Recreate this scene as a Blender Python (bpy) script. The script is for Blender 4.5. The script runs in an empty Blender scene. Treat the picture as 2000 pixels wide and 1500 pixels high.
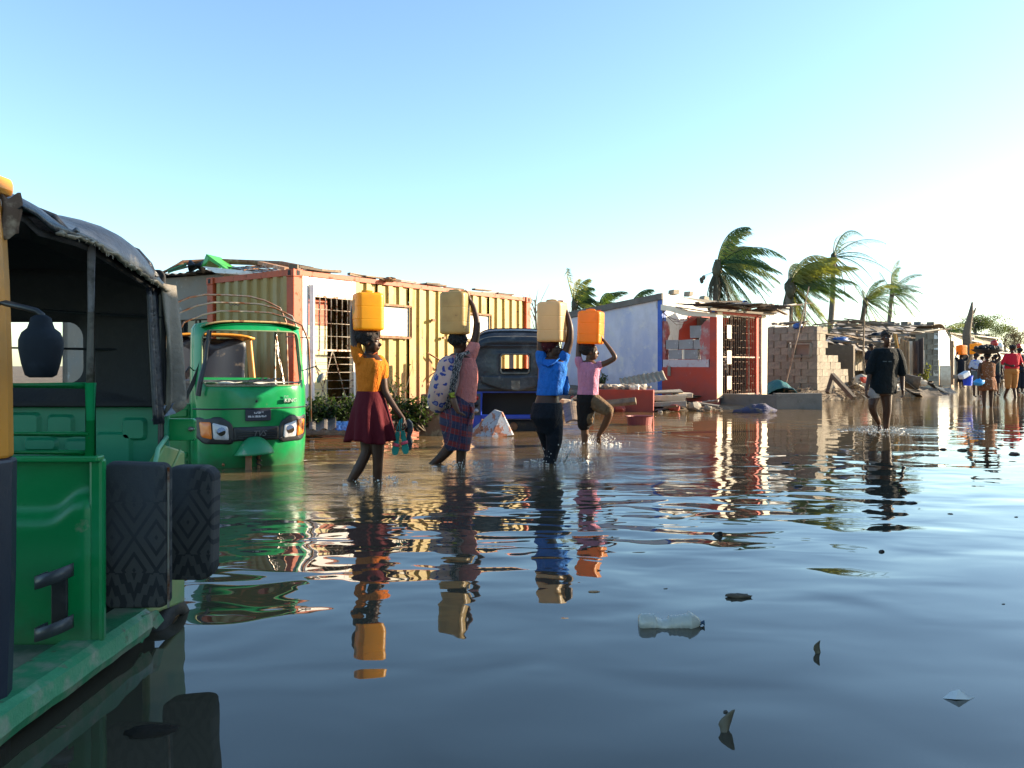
import bpy, math, random
import numpy as np
from mathutils import Vector, Matrix, noise as mnoise
R=math.radians; pi=math.pi
sc=bpy.context.scene; COL=sc.collection
# ---------------- camera, world, sun, exposure ----------------
F=1540.; CX=1000.; HY=714.; CH=1.1
cam=bpy.data.cameras.new('camera'); cam.sensor_width=36.; cam.lens=36.*F/2000.; cam.shift_y=-(750.-HY)/2000.
cam.clip_start=.05; cam.clip_end=3000.
co=bpy.data.objects.new('camera',cam); COL.objects.link(co); co.location=(0,0,CH); co.rotation_euler=(R(90),0,0); sc.camera=co
SUN_AZ=R(11.); SUN_EL=R(17.)     # azimuth measured from +X towards +Y
sdir=Vector((math.cos(SUN_AZ)*math.cos(SUN_EL), math.sin(SUN_AZ)*math.cos(SUN_EL), math.sin(SUN_EL)))
w=bpy.data.worlds.new('World'); sc.world=w; w.use_nodes=True
nt=w.node_tree; bg=nt.nodes['Background']
sky=nt.nodes.new('ShaderNodeTexSky'); sky.sky_type='NISHITA'; sky.sun_disc=False
sky.sun_elevation=SUN_EL; sky.sun_rotation=R(90)-SUN_AZ
sky.air_density=1.0; sky.dust_density=0.6; sky.ozone_density=2.0; sky.altitude=0
mx=nt.nodes.new('ShaderNodeMix'); mx.data_type='RGBA'; mx.blend_type='MULTIPLY'; mx.inputs[0].default_value=1.
mx.inputs[7].default_value=(.95,1.03,1.03,1)
nt.links.new(sky.outputs[0],mx.inputs[6]); nt.links.new(mx.outputs[2],bg.inputs[0]); bg.inputs[1].default_value=.112
sl=bpy.data.lights.new('sun','SUN'); sl.energy=5.; sl.angle=R(.5); sl.color=(1.,.83,.6)
so=bpy.data.objects.new('sun',sl); COL.objects.link(so); so.rotation_euler=sdir.to_track_quat('Z','Y').to_euler(); so.location=(20,10,20)
sc.view_settings.view_transform='Standard'; sc.view_settings.look='None'; sc.view_settings.gamma=1.; sc.view_settings.use_curve_mapping=False
sc.view_settings.exposure=1.66
# ---------------- helpers ----------------
def V(*a): return Vector(a)
def W(px,py,d): return Vector(((px-CX)*d/F, d, CH+(HY-py)*d/F))
def tag(o,label=None,cat=None,group=None,kind=None):
    if label: o['label']=label
    if cat: o['category']=cat
    if group: o['group']=group
    if kind: o['kind']=kind
    return o
def thing(name,label,cat,loc=(0,0,0),group=None):
    o=bpy.data.objects.new(name,None); COL.objects.link(o); o.location=loc; o.empty_display_size=.2
    return tag(o,label,cat,group)
def mpi(parent):
    return Matrix.Translation(-Vector(parent.location)) if parent.parent is None else Matrix.Identity(4)
def adopt(o,parent):
    o.parent=parent; o.matrix_parent_inverse=mpi(parent)
def copy_tree(o,parent=None,off=None):
    c=o.copy(); COL.objects.link(c)
    if parent: c.parent=parent
    for ch in [x for x in KIDS.get(o.name,[])]:
        k=copy_tree(ch,c); KIDS.setdefault(c.name,[]).append(k)
    return c
KIDS={}
def basis(d,up=(0,0,1)):
    d=Vector(d).normalized(); u=Vector(up)
    if abs(d.dot(u))>.97: u=Vector((0,1,0)) if abs(d.y)<.9 else Vector((1,0,0))
    s=d.cross(u).normalized(); t=s.cross(d).normalized()
    return s,t,d
class MB:
    def __init__(s): s.v=[]; s.f=[]; s.m=[]; s.cur=0
    def add(s,vs,fs):
        b=len(s.v); s.v+= [tuple(q) for q in vs]; s.f+=[tuple(i+b for i in f) for f in fs]; s.m+=[s.cur]*len(fs); return b
    def box(s,c,size,rz=0,rx=0,ry=0,jit=0,rot=None):
        c=Vector(c); h=Vector(size)*.5
        if rot is None: rot=Matrix.Rotation(rz,3,'Z')@Matrix.Rotation(ry,3,'Y')@Matrix.Rotation(rx,3,'X')
        vs=[]
        for x in (-1,1):
            for y in (-1,1):
                for z in (-1,1):
                    q=Vector((x*h.x,y*h.y,z*h.z))
                    if jit: q+=Vector([random.uniform(-jit,jit) for _ in range(3)])
                    vs.append(c+rot@q)
        s.add(vs,[(0,1,3,2),(4,6,7,5),(0,4,5,1),(2,3,7,6),(0,2,6,4),(1,5,7,3)]); return s
    def beam(s,a,b,w,h=None,up=(0,0,1)):
        h=h or w; a=Vector(a); b=Vector(b); x,y,d=basis(b-a,up)
        vs=[p+x*i*w/2+y*j*h/2 for p in (a,b) for i,j in ((-1,-1),(1,-1),(1,1),(-1,1))]
        s.add(vs,[(3,2,1,0),(4,5,6,7),(0,1,5,4),(1,2,6,5),(2,3,7,6),(3,0,4,7)]); return s
    def tube(s,pts,rad,n=8,cap=True,flat=1.):
        pts=[Vector(p) for p in pts]; m=len(pts)
        if not hasattr(rad,'__len__'): rad=[rad]*m
        rings=[]; prev=None
        for i,p in enumerate(pts):
            d=(pts[min(i+1,m-1)]-pts[max(i-1,0)])
            if d.length<1e-9: d=Vector((0,0,1))
            d.normalize()
            if prev is None: x,y,_=basis(d)
            else:
                x=(prev-d*prev.dot(d)).normalized(); y=d.cross(x).normalized()
            prev=x
            rings.append([p+x*math.cos(2*pi*k/n)*rad[i]+y*math.sin(2*pi*k/n)*rad[i]*flat for k in range(n)])
        s.loft(rings,cap); return s
    def loft(s,rings,cap=True,closed=True):
        n=len(rings[0]); vs=[v for r in rings for v in r]; fs=[]
        for i in range(len(rings)-1):
            for k in range(n if closed else n-1):
                k2=(k+1)%n; fs.append((i*n+k,i*n+k2,(i+1)*n+k2,(i+1)*n+k))
        if cap and closed:
            fs.append(tuple(range(n-1,-1,-1))); b=(len(rings)-1)*n; fs.append(tuple(range(b,b+n)))
        s.add(vs,fs); return s
    def ell(s,c,r,n=12,m=8,rot=None,noise=0,ns=3.):
        c=Vector(c)
        if not hasattr(r,'__len__'): r=(r,r,r)
        vs=[];fs=[]
        for i in range(1,m):
            t=pi*i/m
            for k in range(n):
                a=2*pi*k/n; q=Vector((math.sin(t)*math.cos(a),math.sin(t)*math.sin(a),math.cos(t)))
                if noise: q*=1+noise*mnoise.noise(q*ns+c*7)
                q=Vector((q.x*r[0],q.y*r[1],q.z*r[2])); q=rot@q if rot else q
                vs.append(c+q)
        top=Vector((0,0,r[2])); top=rot@top if rot else top
        vs.append(c+top); vs.append(c-top); T=len(vs)-2;B=T+1
        for k in range(n):
            k2=(k+1)%n; fs.append((T,k,k2)); b=(m-2)*n; fs.append((B,b+k2,b+k))
            for i in range(m-2): fs.append((i*n+k,(i+1)*n+k,(i+1)*n+k2,i*n+k2))
        s.add(vs,fs); return s
    def prism(s,poly,ext):
        ext=Vector(ext); n=len(poly); vs=[Vector(p) for p in poly]; vs+= [p+ext for p in vs]
        fs=[tuple(range(n-1,-1,-1)),tuple(range(n,2*n))]+[(k,(k+1)%n,n+(k+1)%n,n+k) for k in range(n)]
        s.add(vs,fs); return s
    def grid(s,fn,nu,nv,thick=None):
        vs=[Vector(fn(i/nu,j/nv)) for j in range(nv+1) for i in range(nu+1)]
        W_=nu+1; fs=[(j*W_+i,j*W_+i+1,(j+1)*W_+i+1,(j+1)*W_+i) for j in range(nv) for i in range(nu)]
        if thick:
            t=Vector(thick); n=len(vs); vs2=[v+t for v in vs]
            fs2=[tuple(reversed([k+n for k in f])) for f in fs]
            ed=[]
            for i in range(nu): ed+=[(i+1,i,i+n,i+1+n),(nv*W_+i,nv*W_+i+1,nv*W_+i+1+n,nv*W_+i+n)]
            for j in range(nv): ed+=[(j*W_,(j+1)*W_,(j+1)*W_+n,j*W_+n),((j+1)*W_+nu,j*W_+nu,j*W_+nu+n,(j+1)*W_+nu+n)]
            vs+=vs2; fs+=fs2+ed
        s.add(vs,fs); return s
    def mesh(s,name,mats,smooth=False,org=None):
        me=bpy.data.meshes.new(name); vs=s.v
        if org is not None: vs=[(x-org[0],y-org[1],z-org[2]) for x,y,z in vs]
        me.from_pydata(vs,[],s.f); 
        if not isinstance(mats,(list,tuple)): mats=[mats]
        for m in mats: me.materials.append(m)
        me.polygons.foreach_set('material_index',s.m)
        if smooth: me.polygons.foreach_set('use_smooth',[True]*len(s.f))
        me.update(); return me
    def build(s,name,mats,parent=None,smooth=False,bevel=0,remesh=0,solid=0,sub=0,smo=0,label=None,org=None):
        if parent is None and org is None:
            a=np.array(s.v); lo=a.min(0); hi=a.max(0); org=((lo[0]+hi[0])/2,(lo[1]+hi[1])/2,lo[2])
        me=s.mesh(name,mats,smooth,org)
        o=bpy.data.objects.new(name,me); COL.objects.link(o)
        if org is not None: o.location=org
        if parent:
            adopt(o,parent); KIDS.setdefault(parent.name,[]).append(o)
        if remesh:
            m=o.modifiers.new('r','REMESH'); m.mode='VOXEL'; m.voxel_size=remesh; m.use_smooth_shade=True
            if smo: m=o.modifiers.new('s','SMOOTH'); m.factor=.5; m.iterations=smo
        if solid: m=o.modifiers.new('so','SOLIDIFY'); m.thickness=solid; m.offset=0
        if bevel: m=o.modifiers.new('b','BEVEL'); m.width=bevel; m.segments=2; m.limit_method='ANGLE'; m.angle_limit=R(40); m.harden_normals=False
        if sub: m=o.modifiers.new('ss','SUBSURF'); m.levels=sub; m.render_levels=sub
        if label: o['label']=label
        return o
def mb(): return MB()
def place_copy(src,parent,loc=None,mat4=None):
    c=src.copy(); COL.objects.link(c)
    if parent is not None: c.parent=parent; c.matrix_parent_inverse=mpi(parent)
    if mat4 is not None: c.matrix_basis=mat4
    elif loc is not None: c.location=loc
    return c
# ---------------- materials ----------------
MATS={}
def M(name,col,rough=.6,layers=(),bump=None,metal=0.,spec=.5,vary=.12,vs=2.5,mud=None,trans=0.,sss=0.,coat=0.,ior=None,emis=None,wave=None,sheen=0,rnd=0.):
    """layers: (colour, noise scale, lo, hi[, (sx,sy,sz)]) thresholded noise patches laid one over the other; mud=(z0,z1,colour)"""
    m=bpy.data.materials.new(name); m.use_nodes=True; MATS[name]=m
    n=m.node_tree.nodes; L=m.node_tree.links; b=n['Principled BSDF']
    tc=n.new('ShaderNodeTexCoord'); pos=tc.outputs['Object']
    def noise(scale,st=None,det=5,rough_=.6):
        t=n.new('ShaderNodeTexNoise'); t.inputs['Scale'].default_value=scale; t.inputs['Detail'].default_value=det; t.inputs['Roughness'].default_value=rough_
        if st:
            mp=n.new('ShaderNodeMapping'); mp.inputs['Scale'].default_value=st; L.new(pos,mp.inputs[0]); L.new(mp.outputs[0],t.inputs['Vector'])
        else: L.new(pos,t.inputs['Vector'])
        return t.outputs['Fac']
    def rng(x,lo,hi,a=0.,c=1.):
        r=n.new('ShaderNodeMapRange'); r.inputs[1].default_value=lo; r.inputs[2].default_value=hi; r.inputs[3].default_value=a; r.inputs[4].default_value=c; L.new(x,r.inputs[0]); return r.outputs[0]
    def mixc(f,a,c,bt='MIX'):
        x=n.new('ShaderNodeMix'); x.data_type='RGBA'; x.blend_type=bt
        for i,q in ((6,a),(7,c)):
            if isinstance(q,tuple): x.inputs[i].default_value=(*q,1)
            else: L.new(q,x.inputs[i])
        if isinstance(f,(int,float)): x.inputs[0].default_value=f
        else: L.new(f,x.inputs[0])
        return x.outputs[2]
    cur=tuple(col)
    if vary:
        v=rng(noise(vs,None,6,.65),.3,.7,1-vary,1+vary); hs=n.new('ShaderNodeHueSaturation'); hs.inputs['Color'].default_value=(*col,1); L.new(v,hs.inputs['Value']); cur=hs.outputs[0]
    if rnd:
        oi=n.new('ShaderNodeObjectInfo'); hs=n.new('ShaderNodeHueSaturation'); L.new(rng(oi.outputs['Random'],0,1,1-rnd,1+rnd),hs.inputs['Value'])
        if isinstance(cur,tuple): hs.inputs['Color'].default_value=(*cur,1)
        else: L.new(cur,hs.inputs['Color'])
        cur=hs.outputs[0]
    rfac=None
    for ly in layers:
        f=rng(noise(ly[1],ly[4] if len(ly)>4 else None),ly[2],ly[3]); cur=mixc(f,cur,tuple(ly[0])); rfac=f
    if mud:
        g=n.new('ShaderNodeNewGeometry'); sx=n.new('ShaderNodeSeparateXYZ'); L.new(g.outputs['Position'],sx.inputs[0])
        ad=n.new('ShaderNodeMath'); ad.operation='ADD'; L.new(sx.outputs[2],ad.inputs[0]); L.new(rng(noise(5),.3,.7,-.12,.12),ad.inputs[1])
        cur=mixc(rng(ad.outputs[0],mud[0],mud[1],.85,0.),cur,tuple(mud[2]))
    if isinstance(cur,tuple): b.inputs['Base Color'].default_value=(*cur,1)
    else: L.new(cur,b.inputs['Base Color'])
    if rfac is not None: L.new(rng(rfac,0,1,rough,min(1,rough+.3)),b.inputs['Roughness'])
    else: b.inputs['Roughness'].default_value=rough
    b.inputs['Metallic'].default_value=metal; b.inputs['Specular IOR Level'].default_value=spec
    b.inputs['Coat Weight'].default_value=coat; b.inputs['Coat Roughness'].default_value=.15
    if ior: b.inputs['IOR'].default_value=ior
    if trans: b.inputs['Transmission Weight'].default_value=trans
    if sss: b.inputs['Subsurface Weight'].default_value=sss; b.inputs['Subsurface Radius'].default_value=(.05,.03,.012); b.inputs['Subsurface Scale'].default_value=1.
    if sheen: b.inputs['Sheen Weight'].default_value=sheen
    if bump:
        bp=n.new('ShaderNodeBump'); bp.inputs['Strength'].default_value=bump[1]; bp.inputs['Distance'].default_value=bump[2] if len(bump)>2 else .01
        L.new(noise(bump[0],bump[3] if len(bump)>3 else None,6,.65),bp.inputs['Height']); L.new(bp.outputs[0],b.inputs['Normal'])
    if emis: b.inputs['Emission Color'].default_value=(*emis[0],1); b.inputs['Emission Strength'].default_value=emis[1]
    m['nodes_']=1
    return m
def leafmat(name,col,tcol,layers=()):
    m=M(name,col,.5,layers,vary=.35,vs=1.2,rnd=.1); n=m.node_tree.nodes; L=m.node_tree.links; b=n['Principled BSDF']
    t=n.new('ShaderNodeBsdfTranslucent'); t.inputs[0].default_value=(*tcol,1)
    x=n.new('ShaderNodeMixShader'); x.inputs[0].default_value=.35; L.new(b.outputs[0],x.inputs[1]); L.new(t.outputs[0],x.inputs[2]); L.new(x.outputs[0],n['Material Output'].inputs[0])
    return m
RUST=(.16,.055,.02); DUST=(.3,.25,.19); MUD=(.11,.085,.055)
green=M('green_paint',(.003,.21,.055),.3,[((.02,.26,.11),3,.5,.8),(DUST,7,.68,.82),(RUST,14,.72,.76)],bump=(60,.08),coat=.1,spec=.35,mud=(-.05,.25,(.05,.09,.045)))
greenin=M('green_inside',(.01,.2,.1),.45,[((.02,.14,.09),4,.5,.75),(DUST,6,.66,.9)],bump=(50,.1),mud=(.05,.3,(.06,.1,.06)))
greenlite=M('worn_green',(.07,.24,.07),.45,[((.28,.3,.1),2.2,.45,.65),(DUST,6,.6,.8)],bump=(50,.1))
yellow=M('yellow_paint',(.5,.2,.015),.4,[((.36,.17,.03),4,.5,.7),(RUST,12,.66,.72),(MUD,5,.66,.85)],bump=(50,.1))
navy=M('navy_paint',(.008,.015,.03),.45,[(DUST,6,.6,.95)],bump=(50,.1))
bluep=M('blue_paint',(.01,.05,.4),.4,[((.03,.08,.4),4,.5,.7),(DUST,8,.68,.8)],bump=(50,.1))
canvas=M('black_canvas',(.016,.019,.026),.34,[((.08,.085,.09),3,.5,.75),((.16,.14,.11),6,.62,.82)],bump=(9,.5,.03),vary=.3)
canvasin=M('canvas_lining',(.012,.012,.013),.8,[((.03,.028,.025),3,.5,.7)],bump=(14,.4,.02))
canvasd=M('dusty_canvas',(.2,.17,.13),.6,[((.07,.065,.055),4,.45,.7),((.4,.35,.27),9,.6,.75)],bump=(8,.6,.03))
fray=M('frayed_thread',(.3,.26,.19),.9,bump=(60,.4))
steel=M('bare_steel',(.35,.33,.3),.35,[(RUST,9,.5,.65)],metal=.8)
rustm=M('rusty_metal',(.2,.085,.035),.75,[((.33,.2,.1),8,.5,.65),((.07,.03,.015),12,.6,.7)],bump=(40,.3))
rubber=M('black_rubber',(.012,.012,.012),.7,[(MUD,6,.55,.8)],bump=(30,.4))
blackpl=M('black_plastic',(.013,.014,.016),.45,[((.07,.065,.06),7,.55,.85)],bump=(40,.1))
glassl=M('lamp_glass',(.45,.45,.47),.12,[((.2,.2,.2),12,.55,.7)],spec=.8)
orangel=M('orange_lens',(.75,.17,.01),.2,spec=.7)
redl=M('red_lens',(.4,.02,.01),.25)
pale=M('pale_reflector',(.5,.5,.52),.08,metal=.9)
white=M('white_paint',(.78,.76,.72),.6,[((.55,.48,.38),5,.56,.75),(RUST,16,.7,.74)],bump=(40,.15),mud=(.1,.55,(.35,.22,.12)))
corang=M('orange_paint',(.42,.062,.01),.6,[((.32,.05,.015),4,.5,.7),(RUST,9,.58,.68)],bump=(40,.15))
cyel=M('yellow_corrugated',(.4,.265,.035),.55,[((.33,.22,.06),3,.5,.7),(RUST,11,.62,.68),((.3,.14,.06),5,.6,.72,(1,1,.25))],bump=(30,.15),mud=(.45,1.35,(.3,.11,.045)))
cdull=M('dull_corrugated',(.3,.2,.05),.6,[((.32,.26,.13),3,.45,.7,(1,1,.3)),(RUST,22,.7,.74)],bump=(30,.15))  # duller yellow for end and back walls, pale streaks and rust specks
plyw=M('weathered_board',(.72,.66,.56),.75,[((.5,.42,.3),9,.5,.66,(1,1,3)),((.3,.22,.14),26,.68,.74,(1,1,5))],bump=(40,.2))
concrete=M('concrete',(.25,.215,.17),.85,[((.2,.17,.14),3,.5,.7),((.42,.38,.32),11,.6,.75)],bump=(35,.5,.015))
concd=M('dark_concrete',(.14,.125,.11),.85,[((.1,.09,.075),4,.5,.7),((.22,.2,.17),9,.6,.75)],bump=(30,.5,.02))
plaster=M('grey_plaster',(.27,.21,.16),.85,[((.24,.21,.18),2,.45,.7),((.42,.38,.33),6,.6,.75)],bump=(25,.3,.01))
block=M('concrete_block',(.28,.235,.175),.9,[((.18,.15,.115),5,.5,.7),((.18,.15,.11),24,.62,.7)],bump=(45,.9,.025),rnd=.16)
blockg=M('grey_block',(.27,.255,.25),.85,[((.28,.27,.27),5,.5,.7),((.5,.49,.47),12,.6,.7)],bump=(45,.5,.015),rnd=.12)
mortar=M('mortar',(.2,.16,.11),.95,bump=(40,.7,.02))
bluewall=M('blue_white_wall',(.55,.54,.6),.75,[((.4,.43,.58),1.6,.45,.62,(1,1,.35)),((.62,.6,.6),4,.55,.7),((.35,.33,.35),14,.68,.74)],bump=(20,.3,.01),mud=(.3,.9,(.33,.32,.38)))
bluestrip=M('blue_strip_paint',(.03,.1,.42),.6,[((.12,.15,.4),6,.55,.7)],bump=(30,.2))
redwall=M('red_wall',(.45,.045,.018),.7,[((.34,.05,.035),2.5,.45,.7),((.42,.36,.33),13,.69,.74)],bump=(25,.3,.01),mud=(.3,.65,(.25,.05,.035)))
redfade=M('faded_red_wall',(.4,.1,.09),.8,[((.4,.3,.28),5,.48,.65)],bump=(30,.4,.01))
cream=M('cream_wall',(.72,.64,.5),.75,[((.6,.48,.33),4,.55,.75),((.3,.18,.1),15,.7,.74)],bump=(25,.3,.01),mud=(.25,.7,(.45,.3,.18)))
orwall=M('orange_plaster',(.42,.18,.07),.8,[((.34,.2,.11),5,.5,.7)],bump=(25,.3))
wood=M('weathered_wood',(.22,.15,.09),.8,[((.13,.09,.06),9,.45,.65,(1,1,1)),((.33,.26,.19),20,.62,.72)],bump=(30,.5,.01),rnd=.3)
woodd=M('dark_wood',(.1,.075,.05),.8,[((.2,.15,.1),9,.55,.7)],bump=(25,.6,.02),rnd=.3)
tin=M('grey_roof_sheet',(.17,.15,.13),.55,[((.16,.13,.11),4,.5,.65),(RUST,7,.62,.7),((.42,.4,.37),12,.62,.7)],bump=(30,.2),rnd=.3,metal=.2)
tinb=M('bluish_roof_sheet',(.1,.12,.15),.5,[((.08,.08,.09),5,.5,.7)],bump=(30,.2),rnd=.2,metal=.2)
tarp=M('dark_tarp',(.025,.035,.04),.5,[((.08,.08,.08),5,.55,.7)],bump=(7,.7,.05))
tealt=M('teal_tarp',(.01,.12,.13),.6,bump=(8,.7,.05))
bluet=M('blue_plastic_sheet',(.02,.08,.27),.45,bump=(8,.6,.04))
bark=M('palm_bark',(.17,.13,.09),.9,[((.1,.075,.055),6,.5,.7,(1,1,3))],bump=(18,.7,.04))
frond=leafmat('palm_leaf',(.035,.075,.016),(.1,.17,.02),[((.12,.1,.035),2,.6,.75)])
frondy=leafmat('yellow_palm_leaf',(.14,.15,.02),(.3,.32,.04))
frondd=leafmat('dry_palm_leaf',(.1,.08,.035),(.12,.09,.03))
leaf=leafmat('bush_leaf',(.04,.07,.018),(.06,.1,.015),[((.1,.09,.04),3,.62,.75)])
leafb=leafmat('tree_leaf',(.05,.07,.025),(.09,.12,.025),[((.12,.11,.06),2,.6,.75)])
darkin=M('dark_interior',(.03,.027,.025),.9)  # near-black that stands in for shade inside openings and rooms
groundm=M('muddy_ground',(.13,.095,.06),.9,[((.1,.075,.05),1.5,.45,.65),((.26,.21,.14),5,.58,.7)],bump=(9,.7,.06))
# ---------------- terrain and water ----------------
random.seed(7)
SHORE=[(-60,16.),(-9,14.2),(-5,13.4),(-3.6,12.6),(-2.2,14.),(.8,18.2),(3.4,19.3),(6.0,20.0),(7.6,22.0),(10.8,27.),(15.5,34.5),(30,55),(90,140),(400,600)]
def shore_y(x):
    return float(np.interp(x,[p[0] for p in SHORE],[p[1] for p in SHORE]))
def gz(x,y):
    s=(y-shore_y(x))*.72
    n=mnoise.noise(Vector((x*.9,y*.9,0)))*.07+mnoise.noise(Vector((x*3,y*3,1)))*.03
    if s>0: return min(.55,.02+s*.13)+n*min(1,s+.4)
    return max(-.32,s*.2)+n*.6
def build_ground():
    b=MB(); xs=sorted(set(list(np.arange(-14,22,.35))+list(np.arange(22,46,1.))+[-400,-120,-60,-30,-20,60,80,120,200,400,900])); ys=sorted(set(list(np.arange(11,40,.35))+list(np.arange(40,75,1.))+[-60,-20,0,5,8,90,120,160,250,400,700,1500]))
    nx=len(xs)
    vs=[(x,y,gz(x,y) if y>9 else -.32) for y in ys for x in xs]
    fs=[(j*nx+i,j*nx+i+1,(j+1)*nx+i+1,(j+1)*nx+i) for j in range(len(ys)-1) for i in range(nx-1)]
    b.add(vs,fs); o=b.build('ground',groundm,smooth=True,org=(0,0,0)); tag(o,kind='structure')
build_ground()
# walkers that stir the water (x, y, strength)
STIR=[(-1.9,7.55),(-.55,8.9),(.4,8.9),(1.05,10.9),(6.5,13.6),(12.5,21)]
def water_material():
    m=bpy.data.materials.new('flood_water'); m.use_nodes=True; n=m.node_tree.nodes; L=m.node_tree.links; b=n['Principled BSDF']
    tc=n.new('ShaderNodeTexCoord'); pos=tc.outputs['Object']
    def mp(sx,sy,rz=0):
        q=n.new('ShaderNodeMapping'); q.inputs['Scale'].default_value=(sx,sy,1); q.inputs['Rotation'].default_value=(0,0,rz); L.new(pos,q.inputs[0]); return q.outputs[0]
    def nz(vec,scale,det=2,rough=.5,dist=0):
        t=n.new('ShaderNodeTexNoise'); t.inputs['Scale'].default_value=scale; t.inputs['Detail'].default_value=det; t.inputs['Roughness'].default_value=rough; t.inputs['Distortion'].default_value=dist; L.new(vec,t.inputs['Vector']); return t.outputs['Fac']
    def ma(op,a,c=None):
        x=n.new('ShaderNodeMath'); x.operation=op
        for i,q in ((0,a),(1,c)):
            if q is None: continue
            if isinstance(q,(int,float)): x.inputs[i].default_value=q
            else: L.new(q,x.inputs[i])
        return x.outputs[0]
    def rng(x,lo,hi,a,c,sm=True):
        r=n.new('ShaderNodeMapRange'); r.interpolation_type='SMOOTHSTEP' if sm else 'LINEAR'; L.new(x,r.inputs[0])
        for i,q in enumerate((lo,hi,a,c)): r.inputs[i+1].default_value=q
        return r.outputs[0]
    # rings around the walkers
    sep=n.new('ShaderNodeSeparateXYZ'); L.new(pos,sep.inputs[0])
    warp=ma('MULTIPLY',ma('SUBTRACT',nz(pos,1.6,2),.5),.9)
    act=None; rings=None
    for i,(x,y) in enumerate(STIR):
        d=n.new('ShaderNodeVectorMath'); d.operation='DISTANCE'; L.new(pos,d.inputs[0]); d.inputs[1].default_value=(x,y,0); dd=d.outputs['Value']
        near=rng(dd,.1,2.5 if i<4 else 1.6,1 if i<4 else .55,0); act=near if act is None else ma('MAXIMUM',act,near)
        if i<5:
            ph=ma('MULTIPLY',ma('ADD',dd,warp),2*pi/(.42+.07*(i%3)))
            rg=ma('MULTIPLY',ma('SINE',ph),rng(dd,.3,4.6 if i<4 else 3.,1,0)); rings=rg if rings is None else ma('ADD',rings,rg)
    big=nz(mp(1,1.5,.35),1.15,1.5,.4,.4)
    mid=nz(mp(.8,1.7,-.2),2.7,1.2,.45,.6)
    fine=nz(mp(.8,1.5,.2),11,3,.6,.3)
    chop=nz(pos,19,4,.65,.8)
    # a broad area of disturbed water, calmer in the foreground
    dist=n.new('ShaderNodeVectorMath'); dist.operation='DISTANCE'; L.new(pos,dist.inputs[0]); dist.inputs[1].default_value=(-.6,7.6,0)
    zone=rng(dist.outputs['Value'],1.2,4.9,1,0)
    far=rng(sep.outputs[1],12,24,0,1)
    zb=rng(dist.outputs['Value'],1.5,6.8,1,0); h=ma('MULTIPLY',big,ma('ADD',.008,ma('MULTIPLY',zb,.032)))
    h=ma('ADD',h,ma('MULTIPLY',mid,ma('ADD',ma('MULTIPLY',zone,.0105),ma('ADD',.0007,ma('MULTIPLY',far,.0032)))))
    h=ma('ADD',h,ma('MULTIPLY',fine,ma('ADD',ma('MULTIPLY',ma('MAXIMUM',act,ma('MULTIPLY',far,.55)),.0052),.0)))
    h=ma('ADD',h,ma('MULTIPLY',chop,ma('MULTIPLY',ma('POWER',act,1.6),.0085)))
    h=ma('ADD',h,ma('MULTIPLY',rings,.0013))
    bp=n.new('ShaderNodeBump'); bp.inputs['Strength'].default_value=1.; bp.inputs['Distance'].default_value=1.; L.new(h,bp.inputs['Height'])
    L.new(bp.outputs[0],b.inputs['Normal'])
    mx=n.new('ShaderNodeMix'); mx.data_type='RGBA'; mx.inputs[6].default_value=(.052,.045,.03,1); mx.inputs[7].default_value=(.16,.1,.042,1)
    shal_lit=ma('SUBTRACT',sep.outputs[1],ma('MULTIPLY',sep.outputs[0],.75)); sh2=rng(ma('ADD',shal_lit,ma('MULTIPLY',nz(pos,1.3,4),2.2)),9.,13.,0,1)  # sunlit murk put into the base colour, mixed with shallow and stirred mud
    L.new(ma('MAXIMUM',sh2,ma('MULTIPLY',act,.55)),mx.inputs[0]); L.new(mx.outputs[2],b.inputs['Base Color'])
    b.inputs['Roughness'].default_value=.015; b.inputs['IOR'].default_value=1.58; b.inputs['Specular IOR Level'].default_value=.5
    return m
waterm=water_material()
wb=MB(); wb.add([(-400,-60,0),(900,-60,0),(900,1500,0),(-400,1500,0)],[(0,1,2,3)]); tag(wb.build('flood_water',waterm,org=(0,0,0)),kind='structure')
# ---------------- house off the right edge of the photo whose shade covers the foreground ----------------
def side_house():
    t=thing('shop_house','long plain rendered house on the right side of the flooded street',"house",(9,8,-.3))
    a=V(2.9,2.5,0); b_=V(8.6,11.0,0); u=(b_-a).normalized(); nrm=V(u.y,-u.x,0)
    m=MB(); c=(a+b_)/2+nrm*2.2; ang=math.atan2(u.y,u.x); L=(b_-a).length
    m.box((c.x,c.y,1.35),(L,4.3,3.3),rz=ang); m.build('wall',plaster,t)
    r=MB(); r.box((c.x,c.y,3.05),(L+.3,4.7,.1),rz=ang); r.build('roof',tin,t)
    for k in (.2,.5,.8):
        q=a+u*L*k-nrm*.06; d=MB(); d.box((q.x,q.y,1.0),(1.0,.06,2.1),rz=ang); d.build('door',woodd,t)
side_house()
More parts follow.
